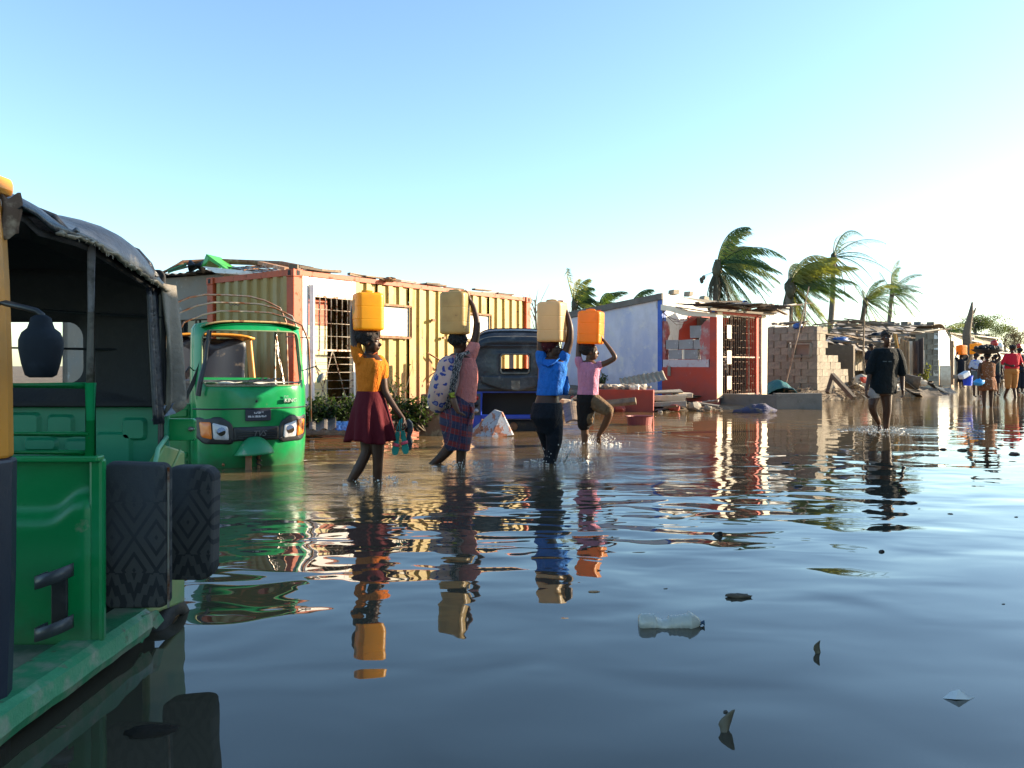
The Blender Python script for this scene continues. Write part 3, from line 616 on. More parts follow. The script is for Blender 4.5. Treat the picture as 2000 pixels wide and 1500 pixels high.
# ---------------- concrete block house ----------------
def block_house():
    C=V(W(1596,0,25).x,25,0); u,_=frame_dirs(46); v=V(-u.y,u.x,0)
    t=thing('block_house','unplastered concrete block house with broken stepped wall and small window opening','house',(C.x,C.y,.4))
    ms=[unit_block('wall_block',block,.42,.18,.23,k) for k in range(4)]
    bw,bh=.42,.228; z0=.3
    # sunlit wall along u, stepped where it has collapsed
    def keep(s,z):
        top=2.35 if s<.55 else 2.3 if s<.8 else (1.14 if s<1.75 else .92) if s<1.95 else .69
        if s<.8 and z>1.9 and s>.62: return False
        return z<top-.3+.0 or z<top-.12
    block_wall(t,C+V(0,0,z0),u,-v,6,9,ms,bw,bh,keep=lambda s,z:z<(2.1 if s<.45 else 2.1 if s<.72 else 1.2 if s<1.5 else .95 if s<1.9 else .7),rs=random.Random(2))
    strip_mortar(t,C+V(0,0,z0),u,-v,[(.02,.4,0,2.03),(.4,.7,0,1.8),(.7,1.4,0,1.1),(1.4,1.8,0,.85)])
    # shaded wall along v with window opening
    w0,w1,za,zb=.22,.88,1.1,1.5
    block_wall(t,C+v*1.9+u*.0+V(0,0,z0),-v,-u,int(1.9/.42)+0,9,ms,.46,.23,keep=lambda s,z:not(1.9-w1<s<1.9-w0 and za<z<zb),rs=random.Random(3))
    strip_mortar(t,C+v*1.9+V(0,0,z0),-v,-u,[(0,1.9-w1-.1,0,2.04),(1.9-w0,1.86,0,2.04),(1.9-w1-.1,1.9-w0,0,za-.1),(1.9-w1-.1,1.9-w0,zb+.05,2.04)])
    for (sa,sb,a_,b_) in ((w0-.02,w1+.02,za-.02,za-.02),(w0-.02,w1+.02,zb,zb),(w0-.02,w0-.02,za,zb),(w1+.02,w1+.02,za,zb)):
        b=MB(); b.beam(C+v*sa-u*.02+V(0,0,z0+a_),C+v*sb-u*.02+V(0,0,z0+b_),.06,.05); b.build('window_frame',block,t)
    b=MB(); b.box(C+v*.55+u*.22+V(0,0,z0+1.3),(.03,.8,.6),rz=R(46)); b.build('window_board',plaster,t)
    b=MB(); b.prism([C+v*1.92-u*.02+V(0,0,z0),C+v*2.4-u*.02+V(0,0,z0),C+v*2.4-u*.02+V(0,0,z0+1.75),C+v*1.92-u*.02+V(0,0,z0+1.84)],u*.15); b.build('wall',orwall,t)
    # other two walls
    b=MB(); b.prism([C+v*1.9+u*.2+V(0,0,.3),C+v*1.9+u*3+V(0,0,.3),C+v*1.9+u*3+V(0,0,2.2),C+v*1.9+u*.2+V(0,0,2.1)],-v*.15); b.build('wall',blockg,t)
    b=MB(); b.prism([C+u*3+v*0+V(0,0,.3),C+u*3+v*2+V(0,0,.3),C+u*3+v*2+V(0,0,1.9),C+u*3+V(0,0,1.8)],u*.15); b.build('wall',woodd,t)  # brown-black colour stands in for the shaded opening here
    b=MB(); b.box(C+v*.95+u*.4+V(0,0,z0+1.92),(.8,1.9,.05),rz=R(46)); b.build('roof_slab',concd,t)
    rs=random.Random(12)
    for i in range(10):
        b=MB(); p=C+v*rs.uniform(0,1.8)+u*rs.uniform(.1,1.)+V(0,0,2.45+rs.uniform(0,.1)); a=rs.uniform(0,pi); dv=V(math.cos(a),math.sin(a),rs.uniform(-.1,.1))*rs.uniform(.25,.6)
        b.beam(p-dv,p+dv,rs.uniform(.06,.16),.04); b.build('roof_plank',rs.choice([wood,woodd,tin]),t)
    # ladder-like crossed poles leaning on the wall
    for i,(a,b_,l) in enumerate((((1531,765,24.2),(1580,560,25.4),'long bare pole leaning against the block house wall, lower end on the mud'),((1568,640,25.1),(1574,590,25.6),'short upright pole on the block house roof beside the leaning pole'))):
        b=MB(); b.tube([W(*a),W(*a).lerp(W(*b_),.5)+V(.02,0,0),W(*b_)],[.028,.024,.018],7); tag(b.build('pole',wood,None),l,'pole')
    b=MB(); b.tube([W(1558,618,25.2),W(1574,636,25.3)],.012,5); b.tube([W(1560,634,25.2),W(1578,615,25.3)],.012,5); tag(b.build('cross_stick',wood,None),'thin crossed sticks tying the two poles on the block house roof','stick')
    b=MB(); b.ell(W(1558,637,25.3),(.14,.1,.1),noise=.5); tag(b.build('blue_bag',bluet,None,smooth=True),'crumpled blue plastic bag on the block house roof between the poles','bag')
    # teal tarp on the ground
    b=MB(); b.grid(lambda a,c:W(1500+a*62,762,23.9)+V(0,c*1.2,-.12+.42*math.sin(pi*a)**.8*math.sin(pi*min(1,c*.9+.1))**.7+.05*mnoise.noise(V(a*7,c*6,1))),22,14); tag(b.build('teal_tarp',tealt,None,smooth=True,solid=.01),'bunched teal tarpaulin lying at the foot of the shaded block wall','tarpaulin')
block_house()
# ---------------- debris roofed shack, wooden fence shack, far walls ----------------
def shacks():
    rs=random.Random(21); u,_=frame_dirs(46); v=V(-u.y,u.x,0)
    t=thing('collapsed_shack','dark open shack under a heap of fallen roof sheets and planks','shack',(14,32,.3))
    # dark interior walls
    B0=V(W(1655,0,29.5).x,29.5,0)
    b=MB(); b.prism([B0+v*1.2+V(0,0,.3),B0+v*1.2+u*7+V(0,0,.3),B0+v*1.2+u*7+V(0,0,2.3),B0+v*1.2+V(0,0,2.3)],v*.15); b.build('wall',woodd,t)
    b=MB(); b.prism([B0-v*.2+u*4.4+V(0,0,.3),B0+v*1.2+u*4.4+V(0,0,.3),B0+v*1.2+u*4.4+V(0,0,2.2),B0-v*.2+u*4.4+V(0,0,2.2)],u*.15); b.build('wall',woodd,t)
    # sunlit block fragment in front of the dark interior
    q=W(1662,705,30.2); ms=[unit_block('wall_block',block,.42,.18,.23,k+7) for k in range(2)]
    block_wall(t,V(q.x,q.y,.9),u,-v,4,5,ms,.42,.23,keep=lambda s,z:z<.55+s*.35 and z>.0,rs=rs)
    # sagging frame and sloping roof covered in junk
    A0=W(1612,668,27.5); A1=W(1726,698,30.5); A2=W(1790,640,36.5); A3=W(1634,628,32.5)
    def S(a,c,o=0):
        p=A0.lerp(A1,a).lerp(A3.lerp(A2,a),c); return p+V(0,0,o)
    b=MB(); b.grid(lambda a,c:S(a,c,.06*mnoise.noise(V(a*6,c*4,0))),20,8); b.build('roof_sheet',tin,t,solid=.02)
    for i in range(70):
        a=rs.random(); c=rs.uniform(-.02,.98); p=S(a,c,.05+rs.uniform(0,.14)); an=rs.gauss(R(-12),.45); dv=V(math.cos(an),math.sin(an)*.6,rs.uniform(-.12,.06))*rs.uniform(.3,.95)
        b=MB(); k=rs.random()
        b.beam(p-dv,p+dv,rs.uniform(.06,.24),rs.uniform(.02,.06)); b.build('plank' if k<.6 else 'tin_strip',rs.choice([wood,wood,woodd]) if k<.6 else rs.choice([tin,wood,tinb,tin]),t)
    for (px,py,d,lab) in ((1641,664,28.2,'crumpled blue and white cloth on the edge of the collapsed shack roof'),(1712,655,31.5,'dark blue rolled tarp on the slope of the collapsed shack roof')):
        b=MB(); b.ell(W(px,py,d),(.3,.2,.1),n=14,m=9,noise=.6,ns=2.5); tag(b.build('cloth_bundle',bluet if px<1700 else navy,None,smooth=True),lab,'cloth')
    b=MB(); b.tube([W(1690,752,27),W(1686,690,27.1),W(1688,622,27)],[.035,.03,.026],7); tag(b.build('upright_pole',wood,None),'tall thin pole standing before the collapsed shack left of the man in dark','pole')
    b=MB(); b.ell(W(1638,696,29.8),(.07,.07,.09)); tag(b.build('red_tub',redl,None,smooth=True),'small red object in the dark shack opening','tub')  # plain red ellipsoid, no emission
    # fence of upright boards with cloths
    f=thing('board_fence','row of warped sunlit boards and hanging cloths right of the man in dark','fence',(17.2,33,.3))
    for i in range(10):
        x=1752+i*5.4; d=31+i*.35; h0=652+i*3.3+rs.uniform(-4,4); q0=W(x,745,d); q1=W(x+rs.uniform(-3,3),h0,d)
        q0.z=.3; b=MB(); b.beam(q0,q1,rs.uniform(.14,.2),.03,up=(0,1,0)); b.build('board',[wood,cream,wood,woodd][i%4],f)
    b=MB(); b.grid(lambda a,c:W(1758+a*18,660+c*66+a*8,30.7)+V(.0,.06*math.sin(a*19),0),16,6); b.build('hanging_cloth',M('tan_cloth',(.5,.36,.2),.8,[((.3,.2,.12),4,.5,.6,(1,1,.2))],bump=(12,.4,.02)),f,smooth=True)
    b=MB(); b.grid(lambda a,c:W(1784+a*22,668+c*62-a*10*(1-c),32.5)+V(.0,.08*math.sin(a*14),0),16,6); b.build('hanging_cloth',M('brown_cloth',(.07,.05,.045),.8,[((.16,.1,.07),4,.5,.6,(1,1,.2))],bump=(12,.4,.02)),f,smooth=True)
    b=MB(); b.grid(lambda a,c:W(1744+a*9+c*6,650+c*36+a*3,30.4)+V(0,.05*math.sin(a*9),0),8,6); b.build('hanging_cloth',M('ochre_cloth',(.45,.26,.08),.8,bump=(12,.4,.02)),f,smooth=True)
    b=MB(); b.tube([W(1744,652,30.4),W(1700,640,29),W(1690,636,27)],.012,5); b.build('rope',wood,f)
    # far block house with lit end
    h=thing('far_block_house','grey block house with sunlit white end wall under a torn drooping roof','house',(21,40,.2))
    C=V(W(1833,0,40).x,40,0); ms=[unit_block('wall_block',block,.5,.18,.27,k+17) for k in range(3)]
    block_wall(h,C+v*1.1+V(0,0,.3),-v,-u,2,10,ms,.55,.27,rs=rs)
    strip_mortar(h,C+v*1.1+V(0,0,.3),-v,-u,[(0,1.08,0,2.65)])
    b=MB(); b.prism([C+V(0,0,1.4),C+u*1.9+V(0,0,1.4),C+u*1.9+V(0,0,2.5),C+u*1.1+V(0,0,2.95),C+V(0,0,3.0)],v*.2); b.build('end_wall',white,h)
    b=MB(); b.prism([C-v*.02+V(0,0,.1),C+u*1.9-v*.02+V(0,0,.1),C+u*1.9-v*.02+V(0,0,1.4),C-v*.02+V(0,0,1.4)],v*.25); b.build('end_wall',cream,h)
    b=MB(); b.beam(C+u*2+V(0,0,.1),C+u*2.05+V(0,0,2.4),.3,.1); b.build('corner_board',wood,h)
    b=MB(); b.beam(C+u*.2-v*.25+V(0,0,.1),C+u*.2-v*.25+V(0,0,1.1),.5,.12); b.build('corner_board',cream,h)
    for i in range(8):
        b=MB(); s=-6.+i*.9
        b.grid(lambda a,c:C+u*(-.2+c*2.8)+v*(6.2-i*.85+a*.9)+V(0,0,3.12+.15*math.sin(c*3)-.9*max(0,c-.6)**1.2*(1 if i>4 else .3)-i*.0+.06*mnoise.noise(V(a*3+i,c*4,3))),8,10); b.build('roof_sheet',rs.choice([tin,woodd,tinb]),h,solid=.03)
    for i in range(5):
        b=MB(); p=W(1722+i*24,631+i*.3,37); b.box(p,(.55,.3,.14),rz=.6+i*.1); b.build('roof_weight',[concd,tinb][i%2],h)
    for i in range(7):
        b=MB(); p=W(1715+i*18,647,37+i*.3); b.beam(p,p+V(1.1,.4,rs.uniform(-.1,.3)),.07,.05); b.build('rafter',[wood,cream][i%2],h)
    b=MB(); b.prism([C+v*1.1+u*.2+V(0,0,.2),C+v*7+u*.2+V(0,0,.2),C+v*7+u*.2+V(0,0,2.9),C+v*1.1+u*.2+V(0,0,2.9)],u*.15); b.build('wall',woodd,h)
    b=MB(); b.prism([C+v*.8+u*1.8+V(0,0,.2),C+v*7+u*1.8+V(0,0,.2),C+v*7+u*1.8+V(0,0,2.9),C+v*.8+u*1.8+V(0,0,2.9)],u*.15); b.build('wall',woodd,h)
    # far sheds up the street
    spec=[(1858,1888,652,745,52,'pale low shed with open dark door beyond the block house',cream),(1884,1906,664,740,60,'tan rendered hut beyond the pale shed',plaster),(1896,1942,656,742,68,'wide grey hut with block weighted flat roof under the round tree',concrete),(1940,1975,688,736,85,'low far hut behind the woman with the basin',cream),(1972,2010,690,733,100,'farthest pale hut at the right edge of the photo',white)]
    for i,(x0,x1,y0,y1,d,lab,m_) in enumerate(spec):
        hh=thing('far_hut',lab,'hut',W((x0+x1)/2,y1,d+1),'huts far up the flooded street')
        a=W(x0,0,d); e=W(x1,0,d*1.06); z=W(0,y0,d).z; dv=V(e.x-a.x,e.y-a.y,0)
        b=MB(); b.prism([V(a.x,a.y,-.2),V(e.x,e.y,-.2),V(e.x,e.y,z),V(a.x,a.y,z)],V(-1.5,4,0)); b.build('wall',m_,hh)
        b=MB(); b.prism([V(a.x-.3,a.y-.4,z+.02),V(e.x+.4,e.y-.3,z-.15),V(e.x-1.6,e.y+4,z+.2),V(a.x-2,a.y+4,z+.3)],V(0,0,.1)); b.build('roof',[tin,tinb][i%2],hh)
        b=MB(); q=V(a.x,a.y,0)+dv*.35; b.box((q.x+.3,q.y-.06,.8),(1.0,.1,1.9),rz=math.atan2(dv.y,dv.x)); b.build('door',darkin,hh)
        b=MB(); q=V(a.x,a.y,0)+dv*.75; b.box((q.x,q.y-.06,1.4),(.8,.1,.7),rz=math.atan2(dv.y,dv.x)); b.build('window',darkin,hh)
        for k in range(3):
            b=MB(); b.box(V(a.x,a.y,z+.2)+dv*(.2+.3*k)+V(0,.3,0),(.7,.35,.18),rz=k*.5,jit=.03); b.build('roof_weight',concd,hh)
shacks()
# ---------------- three wheelers ----------------
def frame(O,deg):
    a=R(deg); f=V(math.cos(a),math.sin(a),0); l=V(-math.sin(a),math.cos(a),0); O=Vector(O)
    return (lambda x,y,z: O+f*x+l*y+V(0,0,z)), f, l
def rrect(x0,x1,z0,z1,r,n=8,ztop_r=None):
    pts=[]; rs=[r,r,ztop_r or r,ztop_r or r]
    for k,(cx,cz,a0) in enumerate(((x0,z0,pi),(x1,z0,1.5*pi),(x1,z1,0),(x0,z1,.5*pi))):
        rr=rs[k]; cx2=cx+rr if cx==x0 else cx-rr; cz2=cz+rr if cz==z0 else cz-rr
        for i in range(n): a=a0+.5*pi*i/(n-1); pts.append((cx2+rr*math.cos(a),cz2+rr*math.sin(a)))
    return pts
def text(body,size,mat,loc,xd,yd,parent,ext=.004,shear=0,name='lettering',ox=.5):
    c=bpy.data.curves.new(name,'FONT'); c.body=body; c.size=size; c.extrude=ext; c.align_x='CENTER'; c.align_y='CENTER'; c.shear=shear; c.resolution_u=3; c.materials.append(mat)
    tmp=bpy.data.objects.new('t',c); me=bpy.data.meshes.new_from_object(tmp); bpy.data.objects.remove(tmp); o=bpy.data.objects.new(name,me); COL.objects.link(o)
    xd=Vector(xd).normalized(); yd=Vector(yd).normalized(); zd=xd.cross(yd)
    mt=Matrix((xd,yd,zd)).transposed().to_4x4(); mt.translation=Vector(loc)
    adopt(o,parent); o.matrix_basis=mt; return o
def tyre(T,c,r,wd,parent,name='wheel',axis='y'):
    x,y,z=c; b=MB(); rings=[]
    prof=[(-wd*.5,r*.62),(-wd*.5,r*.85),(-wd*.36,r*.97),(0,r),(wd*.36,r*.97),(wd*.5,r*.85),(wd*.5,r*.62)]
    for k in range(28):
        a=2*pi*k/28; rings.append([T(x+math.cos(a)*q,y+p,z+math.sin(a)*q) for p,q in prof])
    rings.append(rings[0]); b.loft(rings,cap=False); w_=b.build(name,rubber,parent,smooth=True)
    b=MB(); b.tube([T(x,y-wd*.35,z),T(x,y+wd*.35,z)],r*.62,20); b.build('rim',rustm,w_); return w_
def green_rickshaw():
    O=W(497,0,8.62); O.z=-.02; _,f,l=frame(O,-60)   # forward points towards the camera; y runs to the vehicle's right
    l=-l; T=lambda x,y,z: O+f*x+l*y+V(0,0,z)
    t=thing('green_rickshaw','bright green three wheeler with empty windscreen and bare roof hoops standing in the flood','auto rickshaw',(O.x,O.y,0))
    hw=.605
    def S(u,z,o=0):
        x=.1-.14*abs(u)**2.4-.15*abs(u)**9; 
        if z>.86: x-=(z-.86)*.2
        if z<.35: x-=(.35-z)**2*.5
        if z>1.5: x-=(z-1.5)*.9
        k=1-.05*max(0,z-.8)/.7-.04*max(0,.3-z)
        return T(x+o,u*hw*k,z)
    outer=rrect(-1,1,-.25,1.585,.09,10); outer=[(x,z) for x,z in outer]
    inner=rrect(-.9,.89,.9,1.5,.1,10,.1)
    def den(p,n=6): return p
    # sample both outlines at equal counts and loft on the curved nose surface
    b=MB(); rings=[]
    def resamp(P,n):
        P=P+[P[0]]; L=[0]
        for i in range(len(P)-1): L.append(L[-1]+math.hypot(P[i+1][0]-P[i][0],P[i+1][1]-P[i][1]))
        out=[]
        for k in range(n):
            s=L[-1]*k/n; i=max(j for j in range(len(L)-1) if L[j]<=s+1e-9); q=(s-L[i])/(L[i+1]-L[i]+1e-9)
            out.append((P[i][0]*(1-q)+P[i+1][0]*q,P[i][1]*(1-q)+P[i+1][1]*q))
        return out
    def angsort(P,cx,cz,n=96):
        Q=resamp(P,1400); res=[]
        an=[(math.atan2((z-cz),(x-cx)),x,z) for x,z in Q]; an.sort(); aa=[q[0] for q in an]
        for k in range(n):
            a=-pi+2*pi*(k+.5)/n; i=min(range(len(aa)),key=lambda j:abs(aa[j]-a)); res.append((an[i][1],an[i][2]))
        return res
    OI=angsort(inner,0,1.15); OO=angsort(outer,0,1.15)
    for k in range(9):
        q=k/8; rings.append([S(a[0]*(1-q)+c[0]*q,a[1]*(1-q)+c[1]*q) for a,c in zip(OI,OO)])
    b.loft(rings,cap=False)
    # sides and roof edge turn back; return lip inside the opening
    back=[p-f*(.1) for p in rings[-1]]; back2=[p-f*.2 for p in rings[-1]]; b.loft([rings[-1],back,back2],cap=False)
    lip=[p-f*.05 for p in rings[0]]; b.loft([rings[0],lip],cap=False)
    body=b.build('cab_body',green,t,smooth=True,solid=.012)
    b=MB(); lp=[S(x,z,.006) for x,z in OI]; b.tube(lp+[lp[0]],.009,6); b.build('windscreen_seal',M('seal_dusty',(.16,.2,.1),.7),t,smooth=True)
    # roof
    b=MB(); b.grid(lambda a,c:T(-.1-c*.85,(a-.5)*2*hw*.86,1.545+.06*(1-(2*a-1)**4)-c*.02),16,6); b.build('roof',M('roof_green',(.02,.22,.08),.4,[((.45,.36,.2),5,.55,.62),(RUST,9,.62,.7)],bump=(30,.2)),t,smooth=True,solid=.02)
    b=MB(); b.tube([T(-.06-.06*abs(y)**3,y*hw*.86,1.548+.055*(1-y**4)) for y in np.linspace(-1,1,16)],.012,6); b.build('roof_rim',M('rim_rust',(.45,.3,.12),.6,[(RUST,7,.5,.6)]),t,smooth=True)
    # inside: dashboard shelf with trash, seat, rear bulkhead bar, belts
    b=MB(); b.grid(lambda a,c:T(-.05-c*.3,(a-.5)*1.06,.93+.03*mnoise.noise(V(a*6,c*5,2))),20,6); b.build('dashboard',plyw,t)
    b=MB(); b.grid(lambda a,c:T(-.1-c*.22,.02-a*.42,.96+.04*abs(mnoise.noise(V(a*7,c*6,5)))),14,6); b.build('crumpled_bag',tarp,t,smooth=True)
    b=MB(); b.beam(T(-.2,.52,.98),T(-.2,-.2,.97),.03,.025); b.build('dash_rail',green,t)
    b=MB(); b.tube([T(-.85,-.42,.9),T(-.85,-.42,1.58)],.013,6); b.tube([T(-.85,-.42,1.58),T(-.75,-.5,.9)],.013,6); b.build('inner_bar',steel,t)
    b=MB(); b.grid(lambda a,c:T(-.16-.03*c,.42-.25*(c**1.5)*-1+a*.05-.0,1.5-c*.75)+f*.03,3,10); b.build('strap',blackpl,t,solid=.01)
    b=MB(); b.tube([T(-.02,.47,1.5),T(.0,.5,1.2),T(.02,.56,.95),T(.0,.58,.8)],[.012,.02,.03,.03],6,flat=.4); b.build('strap',blackpl,t)
    # black trim line, lamps, grille, plate
    def band(z0,z1,u0,u1,o,name,mat,par=t,n=24,round_=0,solid=.012):
        b=MB(); b.grid(lambda a,c:S(u0+(u1-u0)*a,z0+(z1-z0)*c,o),n,4); return b.build(name,mat,par,smooth=True,solid=solid)
    b=MB(); b.tube([S(u,.655,.004) for u in np.linspace(-1,1,40)],.009,6); b.build('trim_line',blackpl,t,smooth=True)
    def poly(P,o0,o1,name,mat,par,sm=True):
        b=MB(); cx=sum(p[0] for p in P)/len(P); cz=sum(p[1] for p in P)/len(P)
        r0=[S(x,z,o0) for x,z in P]; r1=[S(x,z,o1) for x,z in P]; r2=[S(cx+(x-cx)*.9,cz+(z-cz)*.88,o1+.006) for x,z in P]; r3=[S(cx+(x-cx)*.45,cz+(z-cz)*.45,o1+.01) for x,z in P]
        b.loft([r0,r1,r2,r3],cap=False); n=len(P); c0=len(b.v); b.v.append(tuple(S(cx,cz,o1+.012))); base=c0-n
        for k in range(n): b.f.append((base+k,base+(k+1)%n,c0)); b.m.append(0)
        return b.build(name,mat,par,smooth=sm)
    def quadr(c,r=.02,n=5,ar=1.):
        out=[]; m=len(c)
        for i in range(m):
            p=Vector((*c[i],0)); a=(Vector((*c[i-1],0))-p).normalized(); e=(Vector((*c[(i+1)%m],0))-p).normalized()
            A=p+a*r; E=p+e*r
            for k in range(n):
                q=k/(n-1); out.append(tuple(((A*(1-q)**2+p*2*q*(1-q)+E*q*q))[:2]))
        return out
    for sg in (1,-1):
        out=quadr([(sg*.99,.565),(sg*.99,.37),(sg*.86,.285),(sg*.42,.28),(sg*.36,.34),(sg*.42,.5),(sg*.6,.575)][::sg],.05)
        lamp=poly(out,-.01,.022,'lamp_bezel',blackpl,t)
        am=quadr([(sg*.93,.52),(sg*.9,.36),(sg*.74,.335),(sg*.76,.52)][::sg],.025); poly(am,.03,.036,'indicator_lens',orangel,lamp)
        cl=quadr([(sg*.74,.515),(sg*.72,.335),(sg*.47,.325),(sg*.49,.47)][::sg],.03); poly(cl,.03,.034,'headlamp_lens',glassl,lamp)
        b=MB(); q=S(sg*.6,.42,.045); b.tube([q,q+f*.01],.045,16); b.build('reflector',pale,lamp,smooth=True)
    poly(quadr([(.4,.46),(.4,.31),(-.4,.31),(-.4,.46)],.03),-.005,.02,'grille',blackpl,t)
    for k in range(4): b=MB(); b.tube([S(u,.335+k*.022,.038) for u in np.linspace(.36,-.36,12)],.004,4); b.build('grille_slat',blackpl,t)
    gl=M('logo_grey',(.12,.12,.13),.4,metal=.5)
    text('TVS',.085,gl,S(-.03,.385,.05),-l,(0,0,1),t,shear=.35)
    text('KING',.062,M('silver_badge',(.55,.6,.55),.35,[((.2,.4,.3),20,.5,.6)],metal=.4),S(-.6,.735,.035),-l-f*.25,(0,0,1),t,ext=.012,shear=.1)
    text('TVS',.03,MATS['silver_badge'],S(-.52,.778,.03),-l,(0,0,1),t,ext=.003,shear=.3)
    b=MB(); b.box(S(-.02,.585,.03),(.27,.012,.125),rz=math.atan2(l.y,l.x)); pl=b.build('number_plate',M('plate_black',(.012,.014,.03),.45),t,bevel=.008)
    rs=random.Random(8)
    pm=M('plate_print',(.45,.45,.47),.6,[((.03,.03,.05),60,.5,.55)])
    b=MB(); b.box(S(-.03,.612,.038),(.1,.006,.022),rz=math.atan2(l.y,l.x)); b.build('plate_print',pm,pl)
    b=MB(); b.box(S(-.0,.572,.038),(.19,.006,.02),rz=math.atan2(l.y,l.x)); b.build('plate_print',pm,pl)
    b=MB(); b.ell(S(-.0,.735,.0),(.014,.014,.014)); b.build('lock_boss',blackpl,t)
    b=MB(); b.ell(S(.55,.06,.0),(.015,.02,.02)); b.build('bolt',rustm,t)
    # front mudguard, fork, spring and wheel
    b=MB()
    def mg(a,c):
        th=-.5+a*(pi-.1); ww=(c-.5)*2; r=.24*(1-.12*ww*ww)
        return T(.12+.3*math.sin(th*.55)*1.+.02,-.06+ww*.15*(1.+.3*math.sin(a*pi)),.08+.16*math.cos((a-.5)*pi*.9)-.05*ww*ww)
    def dome(a,c):
        th=pi*(c-.5)*1.0; ph=pi*.47*a
        return T(.05+.33*math.sin(ph)*math.cos(th)**.6*1.0,.03+.2*math.sin(th)*(.55+.45*math.sin(ph)),.17+.2*math.cos(ph)*math.cos(th)**.5-.02*c)
    b.grid(dome,12,16); b.build('mudguard',M('mudguard_green',(.02,.22,.09),.4,[((.3,.3,.2),6,.55,.7),(RUST,11,.64,.7)],bump=(40,.2)),t,smooth=True,solid=.008)
    b=MB(); c0=T(.2,.0,.26); c1=T(.15,-.02,-.18); b.tube([c0.lerp(c1,k/70)+V(math.cos(k*.75),math.sin(k*.75),0)*.028 for k in range(71)],.007,5); b.build('spring',blackpl,t,smooth=True)
    b=MB(); b.beam(T(.24,.11,.22),T(.28,.12,-.18),.06,.03); b.build('fork_leg',rustm,t)
    b=MB(); b.tube([T(.2,.0,.26),T(.15,-.02,-.2)],.016,7); b.build('damper',rustm,t)
    b=MB(); b.grid(lambda a,c:T(.08+.1*c,.0+.22*a,-.0+.02*mnoise.noise(V(a*5,c*5,3)))+V(0,0,.015),6,4); b.build('caught_rag',woodd,t,smooth=True)
    tyre(T,(.12,-.1,-.2),.2,.1,t)
    # mirrors
    for sg,ln in ((-1,.12),(1,.1)):
        b=MB(); b.tube([S(sg*.98,1.06,-.05),T(.0,sg*(hw+ln*.6),1.11),T(.02,sg*(hw+ln),1.05)],.008,6); m_=b.build('mirror_arm',blackpl,t,smooth=True)
        if sg<0:
            b=MB(); b.ell(T(.02,sg*(hw+ln),.98),(.035,.03,.065),rot=Matrix.Rotation(R(35),3,'Y')); b.build('mirror',M('mirror_shell',(.2,.2,.2),.3,[((.1,.1,.1),6,.5,.6)]),m_,smooth=True)
    b=MB(); b.prism([S(-1.0,z,-.03) for z in (-.2,.3,.7)]+[S(-1.0,z,-.1) for z in (.7,.3,-.2)],l*-.012); b.build('door_rubber',blackpl,t)
    # passenger compartment: tub, left fender with pressed panels, hoops
    w2=.76
    b=MB(); b.box(T(-1.1,0,.2),(1.2,1.24,.5),rz=math.atan2(f.y,f.x)); b.build('rear_tub',greenin,t,bevel=.03)
    b=MB(); b.box(T(-1.5,0,.65),(.15,1.2,.6),rz=math.atan2(f.y,f.x)); b.build('bench_back',canvas,t,bevel=.04)
    b=MB(); b.box(T(-1.15,0,.5),(.5,1.15,.14),rz=math.atan2(f.y,f.x)); b.build('bench_seat',canvas,t,bevel=.04)
    b=MB(); b.prism([T(-.42,.56,-.3),T(-.42,.9,-.3),T(-.42,.9,.62),T(-.42,.86,.68),T(-.42,.62,.7),T(-.42,.56,.66)],f*.04); pn=b.build('side_panel',greenin,t,bevel=.008)
    pn.data.materials[0]=green
    for z,h_ in ((.6,.09),(.14,.07),(.05,.07),(-.04,.07),(.44,.06)):
        b=MB(); o=rrect(.63,.83,z-h_/2,z+h_/2,.015,4); b.loft([[T(-.375,y,zz) for y,zz in o],[T(-.365,y*.97+.02,zz) for y,zz in rrect(.645,.815,z-h_/2+.012,z+h_/2-.012,.01,4)]],cap=True); b.build('pressed_rib',green,pn)
    b=MB(); b.tube([T(-.38,.57,.7),T(-.38,.75,.7),T(-.38,.88,.67),T(-.38,.9,.5)],.012,6); b.build('panel_rim',M('rim_light_green',(.2,.35,.2),.5),pn)
    b=MB(); b.prism([T(-.45,.66,-.2),T(-1.7,.66,-.2),T(-1.7,.66,.55),T(-.45,.66,.55)],l*.02); b.build('side_wall',green,t)
    for k,(x,h_) in enumerate(((-.5,1.7),(-.95,1.83),(-1.55,1.97))):
        b=MB(); pts=[T(x,w2,.45),T(x,w2*.99,1.0),T(x,w2*.96,h_-.28),T(x,w2*.86,h_-.1),T(x,w2*.6,h_-.01)]+[T(x,y*w2,h_+.04*(1-y*y)) for y in (.35,0,-.35)]+[T(x,-w2*.6,h_-.01),T(x,-w2*.86,h_-.1),T(x,-w2*.96,h_-.28),T(x,-w2*.99,1.),T(x,-w2,.45)]
        b.tube(pts,.0125,6); b.build('hoop',M('worn_hoop_%d'%k,(.16,.14,.12),.4,[(RUST,8,.45,.6),((.5,.42,.3),5,.6,.75)],metal=.5),t,smooth=True)
    for z,y in ((1.35,w2),(1.45,-w2),(1.,w2)):
        b=MB(); b.tube([T(-.5,y*.98,z),T(-1.55,y*.98,z+.05)],.01,6); b.build('side_rail',rustm,t)
    for k in range(5):
        b=MB(); b.tube([T(-.95,.1-.02*k,1.87),T(-.95,.07-.02*k,1.84+.01*(k%2)),T(-.96,.05-.02*k,1.87)],.008,5); b.build('wire_knot',blackpl,t)
    for y in (.56,-.56): tyre(T,(-1.3,y,-.12),.22,.12,t)
    return T,f,l
GT,gf,gl_=green_rickshaw()
